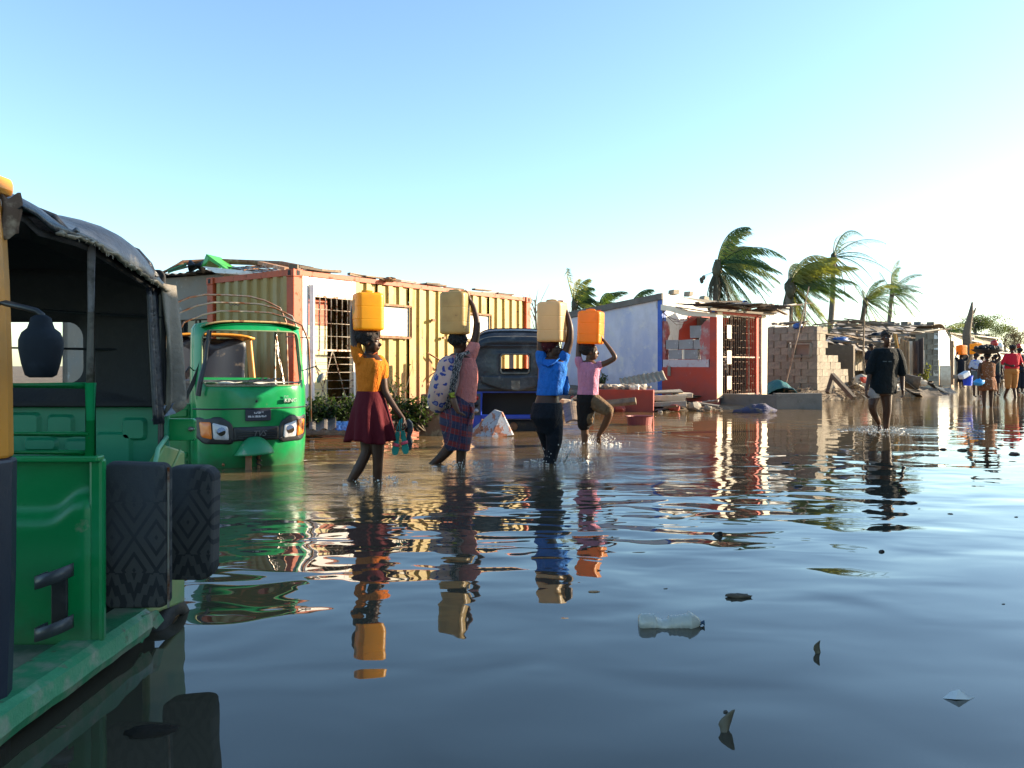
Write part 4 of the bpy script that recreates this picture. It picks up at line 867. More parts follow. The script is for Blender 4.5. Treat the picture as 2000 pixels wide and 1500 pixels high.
def yellow_rickshaw():
    O=W(402,0,11.8); O.z=.0; T,f,l=frame(O,-58)
    t=thing('yellow_rickshaw','yellow and black three wheeler with sagging dark canopy behind the green one','auto rickshaw',(O.x,O.y,0))
    b=MB(); b.box(T(-.4,0,.25),(1.9,1.2,.6),rz=math.atan2(f.y,f.x)); b.build('body',yellow,t,bevel=.06)
    for y in (.6,-.6):
        b=MB(); b.beam(T(.5,y,.5),T(.3,y*.92,1.5),.09,.06); b.build('pillar',yellow,t,bevel=.02)
        b=MB(); b.beam(T(-.35,y,.5),T(-.35,y*.95,1.5),.07,.05); b.build('pillar',yellow,t,bevel=.02)
    b=MB(); b.grid(lambda a,c:T(.38-c*.8,(a-.5)*1.25,1.5+.06*(1-(2*a-1)**4)),12,5); b.build('roof',yellow,t,smooth=True,solid=.03)
    def cn(a,c):
        th=(a-.5)*2; z=1.52-.75*max(0,abs(th)-.45)*1.7-.12*c; y=.62*max(-1,min(1,th*1.6))*(1+.12*max(0,abs(th)-.6))
        return T(-.4-c*1.2,y+.04*mnoise.noise(V(a*8,c*5,1)),z+.07*mnoise.noise(V(a*7,c*4,7))-.12*math.sin(pi*c))
    b=MB(); b.grid(cn,30,12); b.build('canopy',canvas,t,smooth=True,solid=.012)
    b=MB(); b.grid(lambda a,c:T(.25-c*.3-a*.2,-.62+a*1.2,1.46-c*.95-.05*math.sin(a*13)),26,10); b.build('hanging_tarp',navy,t,smooth=True,solid=.01)
    b=MB(); b.box(T(-.3,0,.75),(.5,1.1,.3),rz=math.atan2(f.y,f.x)); b.build('seat',canvas,t,bevel=.05)
    for y in (.5,-.5): tyre(T,(-1.,y,-.05),.2,.1,t)
    tyre(T,(.6,0,-.05),.2,.1,t)
yellow_rickshaw()
def blue_rickshaw():
    O=W(1003,0,13.25); O.z=-.05; T,f,l=frame(O,91)    # seen from behind, driving away
    t=thing('blue_rickshaw','blue three wheeler seen from behind under a dusty black canopy with a rear window','auto rickshaw',(O.x,O.y,0))
    hw=.72; za=math.atan2(f.y,f.x)
    # canopy: roof hood, back panel with window
    n=24
    def ring(x,zt,hwk,zb):
        pts=[]
        for k in range(n+1):
            a=pi*k/n; c=math.cos(a); s=math.sin(a); e=.42
            pts.append(T(x,hw*hwk*math.copysign(abs(c)**e,c),zb+(zt-zb)*abs(s)**e))
        return pts
    rg=[ring(-.04,1.5,.98,.72),ring(.0,1.62,1.,.72),ring(.12,1.72,1.,.75),ring(.35,1.77,1.,.8),ring(.9,1.8,.99,.9),ring(1.5,1.78,.97,1.1),ring(1.9,1.72,.94,1.2)]
    b=MB(); b.loft(rg,cap=False,closed=False); b.build('canopy_roof',canvas,t,smooth=True,solid=.015)
    # seams
    for x,zt,r in ((.12,1.73,.012),(.02,1.63,.014),(.5,1.79,.01)):
        b=MB(); p=ring(x,zt,1.005,.8); b.tube([q+V(0,0,.004) for q in p],r,5); b.build('canopy_seam',canvasd if x<.1 else canvas,t,smooth=True)
    out=rrect(-.97,.97,.72,1.5,.14,10); inn=rrect(-.22-.1,.34-.0,1.08,1.36,.06,10)
    inn=rrect(-.36,.3,1.02,1.34,.06,10)
    b=MB(); rings=[]
    for k in range(7):
        q=k/6; rings.append([T(-.04+.02*mnoise.noise(V(a[0]*4,a[1]*4,k*.4))+.03*math.sin(q*pi),(a[0]*(1-q)+c[0]*q)*hw,a[1]*(1-q)+c[1]*q) for a,c in zip(inn,out)])
    b.loft(rings,cap=False); b.build('canopy_back',canvas,t,smooth=True,solid=.012)
    b=MB(); b.tube([T(-.06,a[0]*hw,a[1]) for a in inn]+[T(-.06,inn[0][0]*hw,inn[0][1])],.014,6); b.build('window_binding',canvasd,t,smooth=True)
    b=MB(); b.grid(lambda a,c:T(-.09-.05*math.sin(pi*a),(.5-a)*1.1,.98-.0-c*(.1+.16*math.sin(pi*a))),16,6); b.build('hanging_flap',canvas,t,smooth=True,solid=.01)
    b=MB(); b.grid(lambda a,c:T(-.1-.06*math.sin(pi*a),.12-a*.3,.9-c*.16*math.sin(pi*(a*.8+.1))),8,5); b.build('torn_plastic',canvasd,t,smooth=True)
    # body: frame of blue panels
    for y in (1,-1):
        b=MB(); o=[T(-.02,y*hw*.99,.02),T(-.02,y*hw*.99,.74),T(-.02,y*hw*.72,.74),T(-.02,y*hw*.76,.02)]; b.prism(o,f*.12); cp=b.build('corner_panel',bluep,t,bevel=.015)
        b=MB(); b.box(T(-.03,y*hw*.87,.5),(.02,.14,.36),rz=za); b.build('lamp_board',M('lamp_board_grey',(.05,.055,.07),.6) if y>0 else MATS['lamp_board_grey'],cp)
        for z,m_ in ((.61,redl),(.5,blackpl),(.39,glassl)):
            b=MB(); b.tube([T(-.04,y*hw*.87,z),T(-.06,y*hw*.87,z)],.042,14); b.build('tail_lamp',orangel if (m_==redl and False) else m_,cp,smooth=True)
        b=MB(); b.box(T(.75,y*hw*.98,.35),(1.4,.03,.6),rz=za); b.build('side_panel',bluep,t)
        b=MB(); b.tube([T(.75,y*hw*.96,.6),T(.75,y*hw*.95,1.7)],.014,6); b.build('roof_post',steel,t)
    b=MB(); b.box(T(.02,0,.72),(.06,hw*1.5,.06),rz=za); b.build('top_rail',bluep,t,bevel=.01)
    b=MB(); b.box(T(.0,0,.29),(.07,hw*1.5,.07),rz=za); b.build('lower_rail',bluep,t,bevel=.01)
    b=MB(); b.box(T(.3,0,.5),(.04,hw*1.5,.44),rz=za); b.build('engine_bay',darkin,t)
    b=MB(); b.box(T(.3,0,.1),(.5,.9,.25),rz=za); b.build('engine',rubber,t,bevel=.04)
    b=MB(); b.ell(T(.1,0,.12),(.09,.09,.09)); b.build('differential',rustm,t,smooth=True)
    b=MB(); b.tube([T(.12,-.5,.05),T(.12,.5,.05)],.03,8); b.build('axle',blackpl,t)
    for y in (.55,-.55): tyre(T,(.3,y,-.02),.2,.12,t)
    b=MB(); b.box(T(.55,0,.9),(.1,1.2,.4),rz=za); b.build('seat_back',canvas,t,bevel=.04)
    # front cab seen through the window: blue pillars
    for y in (.0,.5,-.55):
        b=MB(); b.beam(T(2.2,y,.5),T(2.2,y,1.65),.09,.05); b.build('front_pillar',bluep if y else cream,t)
    b=MB(); b.box(T(2.1,0,.6),(.3,1.1,.7),rz=za); b.build('cab',bluep,t,bevel=.08)
blue_rickshaw()
# ---------------- the near rickshaw at the left edge ----------------
def mat_textile():
    m=M('diamond_textile',(.05,.052,.055),.85,bump=(70,.25)); n=m.node_tree.nodes; L=m.node_tree.links; b=n['Principled BSDF']
    tc=n.new('ShaderNodeTexCoord'); sp=n.new('ShaderNodeSeparateXYZ'); L.new(tc.outputs['Object'],sp.inputs[0])
    def ma(op,a,c=None):
        x=n.new('ShaderNodeMath'); x.operation=op
        for i,q in ((0,a),(1,c)):
            if q is None: continue
            if isinstance(q,(int,float)): x.inputs[i].default_value=q
            else: L.new(q,x.inputs[i])
        return x.outputs[0]
    sx=ma('MULTIPLY',sp.outputs[0],6.2); sz=ma('MULTIPLY',sp.outputs[2],4.2)
    # stepped coordinates make saw-tooth diamonds like woven ones
    st=lambda v,k: ma('DIVIDE',ma('FLOOR',ma('MULTIPLY',v,k)),k)
    saw=ma('MULTIPLY',ma('PINGPONG',ma('MULTIPLY',sx,7),.5),.16)
    ax=ma('PINGPONG',sx,.5); az=ma('PINGPONG',sz,.5); d=ma('ADD',ma('ADD',ax,az),saw)
    dl=ma('ADD',ax,az)
    s1=ma('GREATER_THAN',ma('PINGPONG',ma('MULTIPLY',d,3.),.5),.25)
    s2=ma('GREATER_THAN',ma('PINGPONG',ma('MULTIPLY',dl,4.),.5),.17)
    sel=ma('GREATER_THAN',ma('PINGPONG',ma('MULTIPLY',sz,.5),.5),.27)
    msk=ma('ADD',ma('MULTIPLY',s1,sel),ma('MULTIPLY',s2,ma('SUBTRACT',1.,sel)))
    x=n.new('ShaderNodeMix'); x.data_type='RGBA'; L.new(msk,x.inputs[0]); x.inputs[6].default_value=(.014,.015,.016,1); x.inputs[7].default_value=(.05,.048,.044,1)
    nz=n.new('ShaderNodeTexNoise'); nz.inputs['Scale'].default_value=4; nz.inputs['Detail'].default_value=6; L.new(tc.outputs['Object'],nz.inputs['Vector'])
    g=ma('MULTIPLY',ma('ADD',ma('MULTIPLY',ma('SUBTRACT',nz.outputs[0],.5),2.4),ma('MULTIPLY',ma('SUBTRACT',sp.outputs[2],.38),3.2)),ma('MINIMUM',1.,ma('MAXIMUM',.15,ma('MULTIPLY',ma('SUBTRACT',-1.24,sp.outputs[0]),14.))))
    x2=n.new('ShaderNodeMix'); x2.data_type='RGBA'; L.new(ma('MINIMUM',ma('MAXIMUM',g,0),.92),x2.inputs[0]); L.new(x.outputs[2],x2.inputs[6]); x2.inputs[7].default_value=(.045,.05,.057,1)
    L.new(x2.outputs[2],b.inputs['Base Color']); return m
def near_rickshaw():
    t=thing('near_rickshaw','green three wheeler with torn black canopy and yellow pillar filling the left edge','auto rickshaw',(-2.0,2.9,0))
    X=-1.45; tex=mat_textile(); Xl=-2.72
    # A pillar (yellow above, navy below), slightly bowed
    def pil(z): return .0+.02*math.sin(z*2)
    b=MB(); rings=[]
    for z in (.0,.2,.5,.83): 
        x0=X-.072; rings.append([V(x0+dx+pil(z),2.27+dy,z) for dx,dy in ((-.1,-.03),(.04,-.03),(.05,.02),(.03,.08),(-.1,.08))])
    b.loft(rings); b.build('front_pillar',navy,t,smooth=False,bevel=.01)
    b=MB(); rings=[]
    for z in (.83,1.1,1.35,1.5,1.59): 
        x0=X-.077; rings.append([V(x0+dx+pil(z)-.02*max(0,z-1.3),2.27+dy,z) for dx,dy in ((-.1,-.03),(.035,-.03),(.045,.02),(.025,.08),(-.1,.08))])
    b.loft(rings); b.build('front_pillar',yellow,t,bevel=.01)
    b=MB(); b.box((X-.35,2.3,1.63),(.62,.14,.06)); b.build('cab_roof_edge',yellow,t,bevel=.02)
    b=MB(); b.grid(lambda a,c:V(X-.04+.03*a+.006*math.sin(c*5),2.3+a*.04,1.6-c*.12-.012*math.sin(a*5)),6,8); b.build('torn_flap',M('brown_rag',(.09,.055,.035),.9,[((.25,.2,.14),9,.58,.68)],bump=(20,.3,.005)),t,smooth=True,solid=.012)
    # canopy: cross section arch, running along Y
    rs=random.Random(31)
    secs=[]
    def arch(y,zs,zt,bul=0.,drop=0.,xs=0.):
        # right edge, shoulder, crown, left
        return [V(X+.0+xs,y,zs-drop),V(X+.008+xs,y,zs+.02),V(X-.02+xs,y,zt-.055),V(X-.07+xs,y,zt-.005+bul),V(X-.16,y,zt+.03+bul),V(X-.32,y,zt+.06+bul),V(X-.6,y,zt+.08+bul),V(X-.9,y,zt+.055+bul),V(Xl+.14,y,zt-.0),V(Xl+.02,y,zt-.08),V(Xl,y,zs-.05)]
    ys=np.linspace(2.32,3.32,15)
    def prof(y):
        k=(y-2.32)/1.0
        zt=1.6+.012*math.sin(k*11)-.012*k
        if k>.83: zt-=.22*(k-.83)**1.25*4
        zs=1.53 if k<.4 else 1.53-.085*(k-.4)/.45
        if k<.12: zs+=.03
        return zs,zt,.018*max(0,math.sin(k*2*pi*2.1-.6))
    b=MB(); rg=[arch(y,prof(y)[0],prof(y)[1],prof(y)[2],rs.uniform(0,.012),.012*mnoise.noise(V(y*7,0,0))) for y in ys]
    b.loft(rg,cap=False,closed=False); o=b.build('canopy',canvas,t,smooth=True,sub=1,solid=.008)
    for y in (2.62,3.2):
        b=MB(); a_=arch(y,prof(y)[0],prof(y)[1],prof(y)[2]+.006); b.tube(a_[1:-1],.011,6); b.build('canopy_rib',canvas,t,smooth=True)
    # lining just under it
    b=MB(); rg=[[p-V(0,0,.035)+V(-.03 if i<3 else 0,0,0) for i,p in enumerate(arch(y,prof(y)[0]+.01,prof(y)[1]-.03))] for y in ys]; b.loft(rg,cap=False,closed=False); b.build('canopy_lining',canvasin,t,smooth=True)
    # frayed edge strips
    b=MB()
    def edge(y): z,_,_=prof(y); return V(X+.012,y,z-.008)
    pts=[edge(y)+V(rs.uniform(-.004,.004),0,rs.uniform(-.006,.006)) for y in np.linspace(2.5,3.3,40)]
    b.tube(pts,[.009+.006*rs.random() for _ in pts],5,flat=.5); b.build('frayed_edge',fray,t,smooth=True)
    for y in sorted(rs.uniform(2.5,3.28) for _ in range(26)):
        b=MB(); p=edge(y); q=p+V(rs.uniform(0,.008),rs.uniform(-.01,.012),-rs.uniform(.005,.024)); b.tube([p,p.lerp(q,.5)+V(.003,0,0),q],[.003,.002,.001],4); b.build('thread',fray,t)
    # back corner: hanging dusty side curtain and back panel with window
    def cur(a,c):
        y=3.26+a*.1+.03*c; z=1.44-c*.52; x=X+.0+.03*math.sin(a*7+c*3)*c+.015*a-.0+.02*c
        return V(x,y,z-.03*math.sin(a*5)*c)
    b=MB(); b.grid(cur,10,14); b.build('side_curtain',canvasd,t,smooth=True,solid=.01)
    b=MB(); b.grid(lambda a,c:V(X-.035+.03*c+.012*math.sin(a*8),3.2+a*.07,1.42-c*.56),6,12); b.build('side_curtain',canvas,t,smooth=True,solid=.01)
    Yb=3.42
    b=MB(); inn=rrect(-2.28,-1.86,1.02,1.29,.07,8); out=rrect(Xl,X-.0,.93,1.5,.03,8)
    rings=[[V((a[0]*(1-q)+c[0]*q),Yb-.12*q*(1 if 1 else 0)+.02*mnoise.noise(V(a[0]*3,a[1]*3,q)),a[1]*(1-q)+c[1]*q) for a,c in zip(inn,out)] for q in np.linspace(0,1,6)]
    b.loft(rings,cap=False); b.build('back_panel',canvasin,t,smooth=True,solid=.01)
    b=MB(); b.tube([V(Xl,3.38,1.185),V(X,3.38,1.165)],.0085,6); b.build('cross_bar',blackpl,t)
    b=MB(); b.tube([V(Xl,3.3,1.38),V(X,3.3,1.3)],.009,6); b.build('cross_bar',blackpl,t)
    b=MB(); b.tube([V(X-.02,3.3,.75),V(X-.015,3.3,1.45)],.013,7); b.build('rear_post',blackpl,t)
    # lower rear bulkhead, pressed green with shapes
    b=MB(); b.box(((X+Xl)/2,3.36,.52),(X-Xl-.02,.03,.82)); bk=b.build('rear_bulkhead',greenin,t,bevel=.01)
    for i,(px,py,w_,h_) in enumerate(((45,828,.15,.1),(118,832,.12,.1),(262,838,.11,.1),(80,868,.15,.06),(155,870,.13,.06),(222,880,.16,.16))):
        p=W(px,py,3.34); o=rrect(p.x-w_/2,p.x+w_/2,p.z-h_/2,p.z+h_/2,.02,5); i2=rrect(p.x-w_/2+.012,p.x+w_/2-.012,p.z-h_/2+.012,p.z+h_/2-.012,.015,5)
        b=MB(); b.loft([[V(x,3.346,z) for x,z in o],[V(x,3.33,z) for x,z in i2]],cap=True); b.build('pressed_rib',greenin,bk)
    # bench
    b=MB(); b.box(((X+Xl)/2,3.18,.52),(X-Xl-.12,.35,.1)); b.build('bench',greenin,t,bevel=.02)
    # partition behind the driver with pole and rails
    Yp=2.76
    b=MB()
    def part(a,c):
        x=Xl+(X-.015-Xl)*a; z=.12+c*.65; q=(x-X)
        # pressed step: lower part bulges forward
        s=1/(1+math.exp(-(z-(.60+.035*math.tanh((q+.12)*26)))*90)); y=Yp-.0+.045*s
        if q>-.045: y+=.03*(1-(-q)/.045)
        return V(x,y,z)
    b.grid(part,90,60); b.build('partition',green,t,smooth=True,solid=.012)
    b=MB(); b.beam(V(Xl,Yp,.775),V(X+.012,Yp,.775),.05,.022); b.build('partition_ledge',green,t,bevel=.006)
    b=MB(); b.beam(V(X-.01,Yp+.02,.13),V(X-.01,Yp+.02,.775),.05,.035,up=(0,1,0)); b.build('partition_edge',green,t,bevel=.012)
    b=MB(); b.tube([V(X-.025,Yp,.775),V(X-.025,Yp,1.04)],.0185,10); b.build('pole_lower',green,t,smooth=True)
    b=MB(); b.tube([V(X-.025,Yp,1.04),V(X-.022,Yp,1.535)],.0145,10); b.build('pole_upper',M('worn_chrome',(.5,.46,.43),.3,[((.16,.14,.12),9,.5,.65)],metal=.6),t,smooth=True)
    for z,r in ((1.03,.012),(.86,.01),(.795,.01)):
        b=MB(); b.tube([V(Xl,Yp,z),V(X-.03,Yp,z)],r,7); b.build('guard_rail',green,t,smooth=True)
    # bottle holder on the partition: two bands joined by a stem
    hc=W(100,1180,2.66)
    for dz in (.09,-.085):
        b=MB(); b.tube([hc+V(.055*math.cos(a),-.03-.05*math.sin(a)-.0,dz+.012*math.cos(a)) for a in np.linspace(-.3,pi+.9,18)],.003,4)
        rings=[[hc+V(.058*math.cos(a),.02-.055*math.sin(a),dz+.02*math.cos(a)-.022),hc+V(.058*math.cos(a),.02-.055*math.sin(a),dz+.02*math.cos(a)+.022)] for a in np.linspace(-.2,pi+.7,18)]
        b=MB(); b.loft(rings,cap=False,closed=False); b.build('holder_band',M('holder_grey_%d'%int(dz*100),(.05,.055,.06),.4),t,smooth=True,solid=.005)
    b=MB(); b.box(hc+V(0,.05,0),(.055,.012,.17)); b.build('holder_stem',blackpl,t,bevel=.004)
    # floor and sill with its ragged lip
    b=MB(); b.box(((X+Xl)/2,2.2,.11),(X-Xl-.04,1.2,.03)); b.build('floor',M('muddy_floor',(.05,.1,.06),.6,[(DUST,5,.4,.75),((.02,.02,.02),8,.6,.7)],bump=(25,.4)),t)
    b=MB(); rings=[]
    for y in np.linspace(1.3,3.12,26):
        w_=.045+.012*mnoise.noise(V(y*6,1,1)); dz=.01*mnoise.noise(V(y*8,2,2)); x=X+.01
        rings.append([V(x-.13,y,.137),V(x-.02+w_*.2,y,.135+dz*.5),V(x+.012+dz,y,.12+dz*.5),V(x+.015+dz,y,.09-w_*.5),V(x+dz,y,.08-w_)])
    b.loft(rings,cap=False,closed=False); b.build('sill',M('sill_green',(.04,.24,.11),.4,[((.25,.28,.2),6,.5,.65),((.14,.1,.07),11,.62,.7)],bump=(40,.3)),t,smooth=False,solid=.008)
    b=MB(); pl=[V(X+.0,3.0,.1),V(X+.02,3.06,.13),V(X+.03,3.16,.12),V(X+.03,3.22,.06),V(X+.02,3.17,.04),V(X+.02,3.13,.07),V(X+.01,3.07,.02)]; b.prism(pl,V(-.01,0,0)); b.build('torn_sill_end',MATS['sill_green'],t)
    # two upholstered panels hanging out behind the partition
    def cush(x0,x1,z0,z1,y,th,name,r=.03,bow=0.,lean=0.):
        b=MB(); o=rrect(x0,x1,z0,z1,r,6); rings=[]
        for dy,k in ((0,.9),(.012,.98),(th*.5,1.),(th-.012,.98),(th,.9)):
            cx=(x0+x1)/2; cz=(z0+z1)/2; rings.append([V(cx+(x-cx)*(1-(1-k)*.6)+bow*math.sin((z-z0)/(z1-z0)*pi)*(x>cx)+lean*(z-z0),y+dy,cz+(z-cz)*(1-(1-k)*.3)+.008*mnoise.noise(V(x*14,z*14,y))) for x,z in o])
        b.loft(rings,cap=True); return b.build(name,tex,t,smooth=False,bevel=.004)
    cush(-1.485,-1.252,.215,.745,2.86,.06,'seat_cushion',.03)
    b=MB(); b.tube([V(-1.25,2.868,.22),V(-1.25,2.868,.73)],.0045,6); b.build('cushion_edge_rod',steel,t)  # thin steel rod along the outer edge of the first cushion
    cush(-1.4,-1.2,.24,.70,3.14,.09,'seat_cushion',.05,.012,0.02)
    # rear quarter panel, fuel lid with lock
    b=MB(); b.prism([V(X,3.14,.1),V(X,3.5,.05),V(X,3.5,.72),V(X,3.42,.74),V(X,3.3,.77),V(X,3.19,.7),V(X,3.14,.5)],V(-.03,0,0)); b.build('quarter_panel',greenlite,t,bevel=.01)
    b=MB(); b.tube([V(X+.005,3.14,.5),V(X+.005,3.17,.66),V(X+.005,3.22,.76),V(X+.005,3.3,.8)],.01,6); b.build('panel_rim',M('rim_pale_green',(.15,.4,.25),.4),t,smooth=True)
    p0=W(321,818,3.36); p1=W(380,861,3.36)
    b=MB(); o=rrect(p0.x,p1.x,p1.z,p0.z,.012,5); b.loft([[V(x,3.36,z) for x,z in o],[V(x,3.385,z) for x,z in o]],cap=True); lid=b.build('fuel_lid',green,t,bevel=.004)
    q=W(373,838,3.35); b=MB(); b.tube([q+V(0,.012,0),q+V(0,-.004,0)],.011,14); b.build('lid_lock',steel,lid,smooth=True)
    b=MB(); b.tube([W(330,925,3.2),W(350,885,3.3),W(352,880,3.32)],.006,5); b.build('bent_rod',greenlite,t)
    b=MB(); b.grid(lambda a,c:W(300+a*40,800+c*22-a*14,3.3)+V(0,.02*math.sin(a*9+c*5),0),8,6); b.build('plastic_scrap',M('crumpled_plastic',(.35,.42,.55),.35,bump=(18,.8,.02)),t,smooth=True)
    # mirror
    mc=W(80,688,2.2); sh=M('dusty_shell',(.008,.012,.018),.7,[((.035,.045,.06),5,.5,.75)],spec=.2,bump=(14,.2)); 
    b=MB(); b.tube([W(-12,594,2.24),W(10,592,2.23),W(45,600,2.2),W(72,607,2.2),W(82,614,2.2),W(84,632,2.2)],[.009,.009,.008,.008,.008,.008],8); ma_=b.build('mirror_arm',blackpl,t,smooth=True)
    b=MB(); rings=[]
    for z,wx,dd in ((.115,.012,.012),(.105,.025,.02),(.085,.03,.022),(.07,.034,.025),(.055,.05,.03),(.03,.058,.034),(-.0,.058,.035),(-.05,.05,.032),(-.09,.041,.024),(-.098,.03,.014)):
        rings.append([mc+V(wx*math.copysign(abs(math.cos(a))**.7,math.cos(a)),dd*math.copysign(abs(math.sin(a))**.8,math.sin(a)),z*.82+.01) for a in np.linspace(0,2*pi,20,endpoint=False)])
    b.loft(rings); b.build('mirror_shell',sh,ma_,smooth=True)
    # rear wheel just above water
    T,f,l=frame((0,0,0),90); w__=tyre(T,(3.42,1.42+.09,-.1),.19,.12,t)
    b=MB(); b.box(((X+Xl)/2-.02,2.6,.05),(X-Xl-.1,1.5,.12)); b.build('dark_gap_box',rubber,t)  # dark box added to shut out the bright gap under the sill
    b=MB(); b.box((-2.08,1.9,.55),(.9,.3,.5)); b.build('driver_seat',canvas,t,bevel=.05)
near_rickshaw()
# ---------------- people ----------------
skin=M('dark_skin',(.055,.023,.012),.45,[((.09,.042,.023),6,.5,.7)],spec=.3)
skinb=M('brown_skin',(.11,.052,.028),.45,spec=.3)
hairm=M('black_hair',(.008,.006,.005),.8,bump=(90,1.,.02))
hairb=M('brown_black_hair',(.02,.011,.008),.8,bump=(90,1.,.02))
eyem=M('eye_white',(.5,.45,.4),.3)
def cloth(name,c,layers=(),wr=.6,**k): return M(name,c,.8,layers,bump=(11,wr,.09,(1,1,.55)),spec=.2,vary=.08,**k)
def limb(b,pts,rad,n=12):
    b.tube(pts,rad,n,cap=True)
    for p,r in zip(pts,rad): b.ell(p,r,n=12,m=8)
def smoothpath(pts,rad,k=5):
    P=[];Rr=[]
    for i in range(len(pts)-1):
        for j in range(k): q=j/k; P.append(Vector(pts[i]).lerp(Vector(pts[i+1]),q)); Rr.append(rad[i]*(1-q)+rad[i+1]*q)
    P.append(Vector(pts[-1])); Rr.append(rad[-1])
    for _ in range(2):
        Q=[P[0]]+[(P[i-1]+P[i]*2+P[i+1])/4 for i in range(1,len(P)-1)]+[P[-1]]; P=Q
    return P,Rr
def torso(b,secs,n=24,e=.85):
    """secs: (centre, half width, half depth, yaw deg)"""
    rings=[]
    for c,w_,d_,yw in secs:
        a=R(yw); ux=V(math.cos(a),math.sin(a),0); uy=V(-math.sin(a),math.cos(a),0); c=Vector(c)
        rings.append([c+ux*w_*math.copysign(abs(math.cos(t))**e,math.cos(t))+uy*d_*math.copysign(abs(math.sin(t))**e,math.sin(t)) for t in np.linspace(0,2*pi,n,endpoint=False)])
    b.loft(rings,cap=True)
def hand(b,wr,d,nrm,s=1.,curl=.5,side=1,grip=None):
    d=Vector(d).normalized(); nrm=Vector(nrm); nrm=(nrm-d*nrm.dot(d)).normalized(); sd=d.cross(nrm).normalized()*side
    wr=Vector(wr); c=wr+d*.045*s
    rot=Matrix((sd,nrm,d)).transposed()
    b.ell(c,(.038*s,.016*s,.052*s),n=12,m=8,rot=rot)
    for k,(o,L_) in enumerate(((-.028,.066),(-.0095,.076),(.0095,.072),(.027,.056))):
        p=wr+d*.082*s+sd*o*s; pts=[wr+d*.05*s+sd*o*.8*s,p]; dd=Vector(d)
        for j,fr in enumerate((.45,.32,.23)):
            ang=curl*(.5+.35*j); dd=(Matrix.Rotation(0,3,'X')@dd); dd=(d*math.cos(curl*(j+1)*.75)+nrm*math.sin(curl*(j+1)*.75)+sd*o*2).normalized()
            p=p+dd*L_*fr*s; pts.append(p)
        b.tube(pts,[.0095*s,.0093*s,.0088*s,.0082*s,.006*s],8)
        b.ell(pts[-1],.006*s,n=8,m=6)
    b0=wr+d*.02*s-sd*.025*s; dd=(d*.6-sd*.75+nrm*.25).normalized(); b1=b0+dd*.035*s; b2=b1+(d*.85-sd*.3+nrm*.35).normalized()*.03*s; b3=b2+(d*.9+nrm*.4).normalized()*.024*s
    b.tube([b0,b1,b2,b3],[.013*s,.011*s,.0095*s,.0065*s],8); b.ell(b3,.0065*s,n=8,m=6)
def head(b,c,face,s=1.,tilt=0.):
    """face = yaw degrees of the direction the person looks (0=+X)"""
    a=R(face); f=V(math.cos(a)*math.cos(tilt),math.sin(a)*math.cos(tilt),math.sin(tilt)); l=V(-math.sin(a),math.cos(a),0); u=f.cross(l); c=Vector(c)
    rot=Matrix((f,l,u)).transposed()
    P=lambda x,y,z:c+(f*x+l*y+u*z)*s
    b.ell(P(-.01,0,.03),(.093*s,.074*s,.09*s),n=20,m=14,rot=rot)
    b.ell(P(.03,0,-.03),(.056*s,.055*s,.078*s),n=16,m=12,rot=rot)
    b.ell(P(.055,0,-.085),(.025*s,.026*s,.022*s),n=10,m=8,rot=rot)       # chin
    b.tube([P(.078,0,.015),P(.097,0,-.012),P(.105,0,-.026)],[.008*s,.012*s,.015*s],8); b.ell(P(.1,0,-.028),(.012*s,.018*s,.01*s),n=10,m=8,rot=rot)
    b.ell(P(.085,0,-.052),(.012*s,.024*s,.008*s),n=10,m=8,rot=rot); b.ell(P(.083,0,-.064),(.012*s,.022*s,.009*s),n=10,m=8,rot=rot)
    b.ell(P(.072,0,.035),(.016*s,.05*s,.01*s),n=10,m=8,rot=rot)          # brow
    for y in (1,-1):
        b.ell(P(.052,y*.036,-.02),(.02*s,.018*s,.018*s),n=8,m=6,rot=rot); b.ell(P(-.008,y*.075,-.01),(.018*s,.009*s,.03*s),n=10,m=8,rot=rot)
    return P,rot
def eyes(P,rot,s,par):
    for y in (1,-1):
        b=MB(); b.ell(P(.073,y*.029,.013),(.01*s,.014*s,.008*s),n=10,m=8,rot=rot); e=b.build('eye',eyem,par,smooth=True)
        b=MB(); b.ell(P(.0815,y*.029,.013),(.003*s,.006*s,.006*s),n=8,m=6,rot=rot); b.build('iris',blackpl,e,smooth=True)
def afro(P,rot,s,par,mat,seed=1,rr=(.115,.1,.085),off=(-.03,0,.07),name='hair'):
    b=MB(); c=P(*off); rs=random.Random(seed)
    b.ell(c,tuple(q*s for q in rr),n=28,m=20,rot=rot,noise=.16,ns=4.5)
    for k in range(60):
        a=rs.uniform(0,2*pi); z=rs.uniform(-.5,1); q=V(math.cos(a)*math.sqrt(1-z*z),math.sin(a)*math.sqrt(1-z*z),z)
        p=c+rot@V(q.x*rr[0]*s,q.y*rr[1]*s,q.z*rr[2]*s)*.97
        b.ell(p,rs.uniform(.009,.02)*s,n=6,m=5,noise=.4)
    return b.build(name,mat,par,smooth=True,remesh=.006)
def foot(b,ank,d,s=1.,pitch=0.):
    d=Vector(d).normalized(); ank=Vector(ank); 
    b.tube([ank-d*.03*s+V(0,0,-.03*s),ank+d*.05*s+V(0,0,-.045*s)+V(0,0,pitch*.05),ank+d*.13*s+V(0,0,-.065*s)+V(0,0,pitch*.13),ank+d*.17*s+V(0,0,-.07*s+pitch*.17)],[.034*s,.034*s,.034*s,.022*s],10,flat=.8)
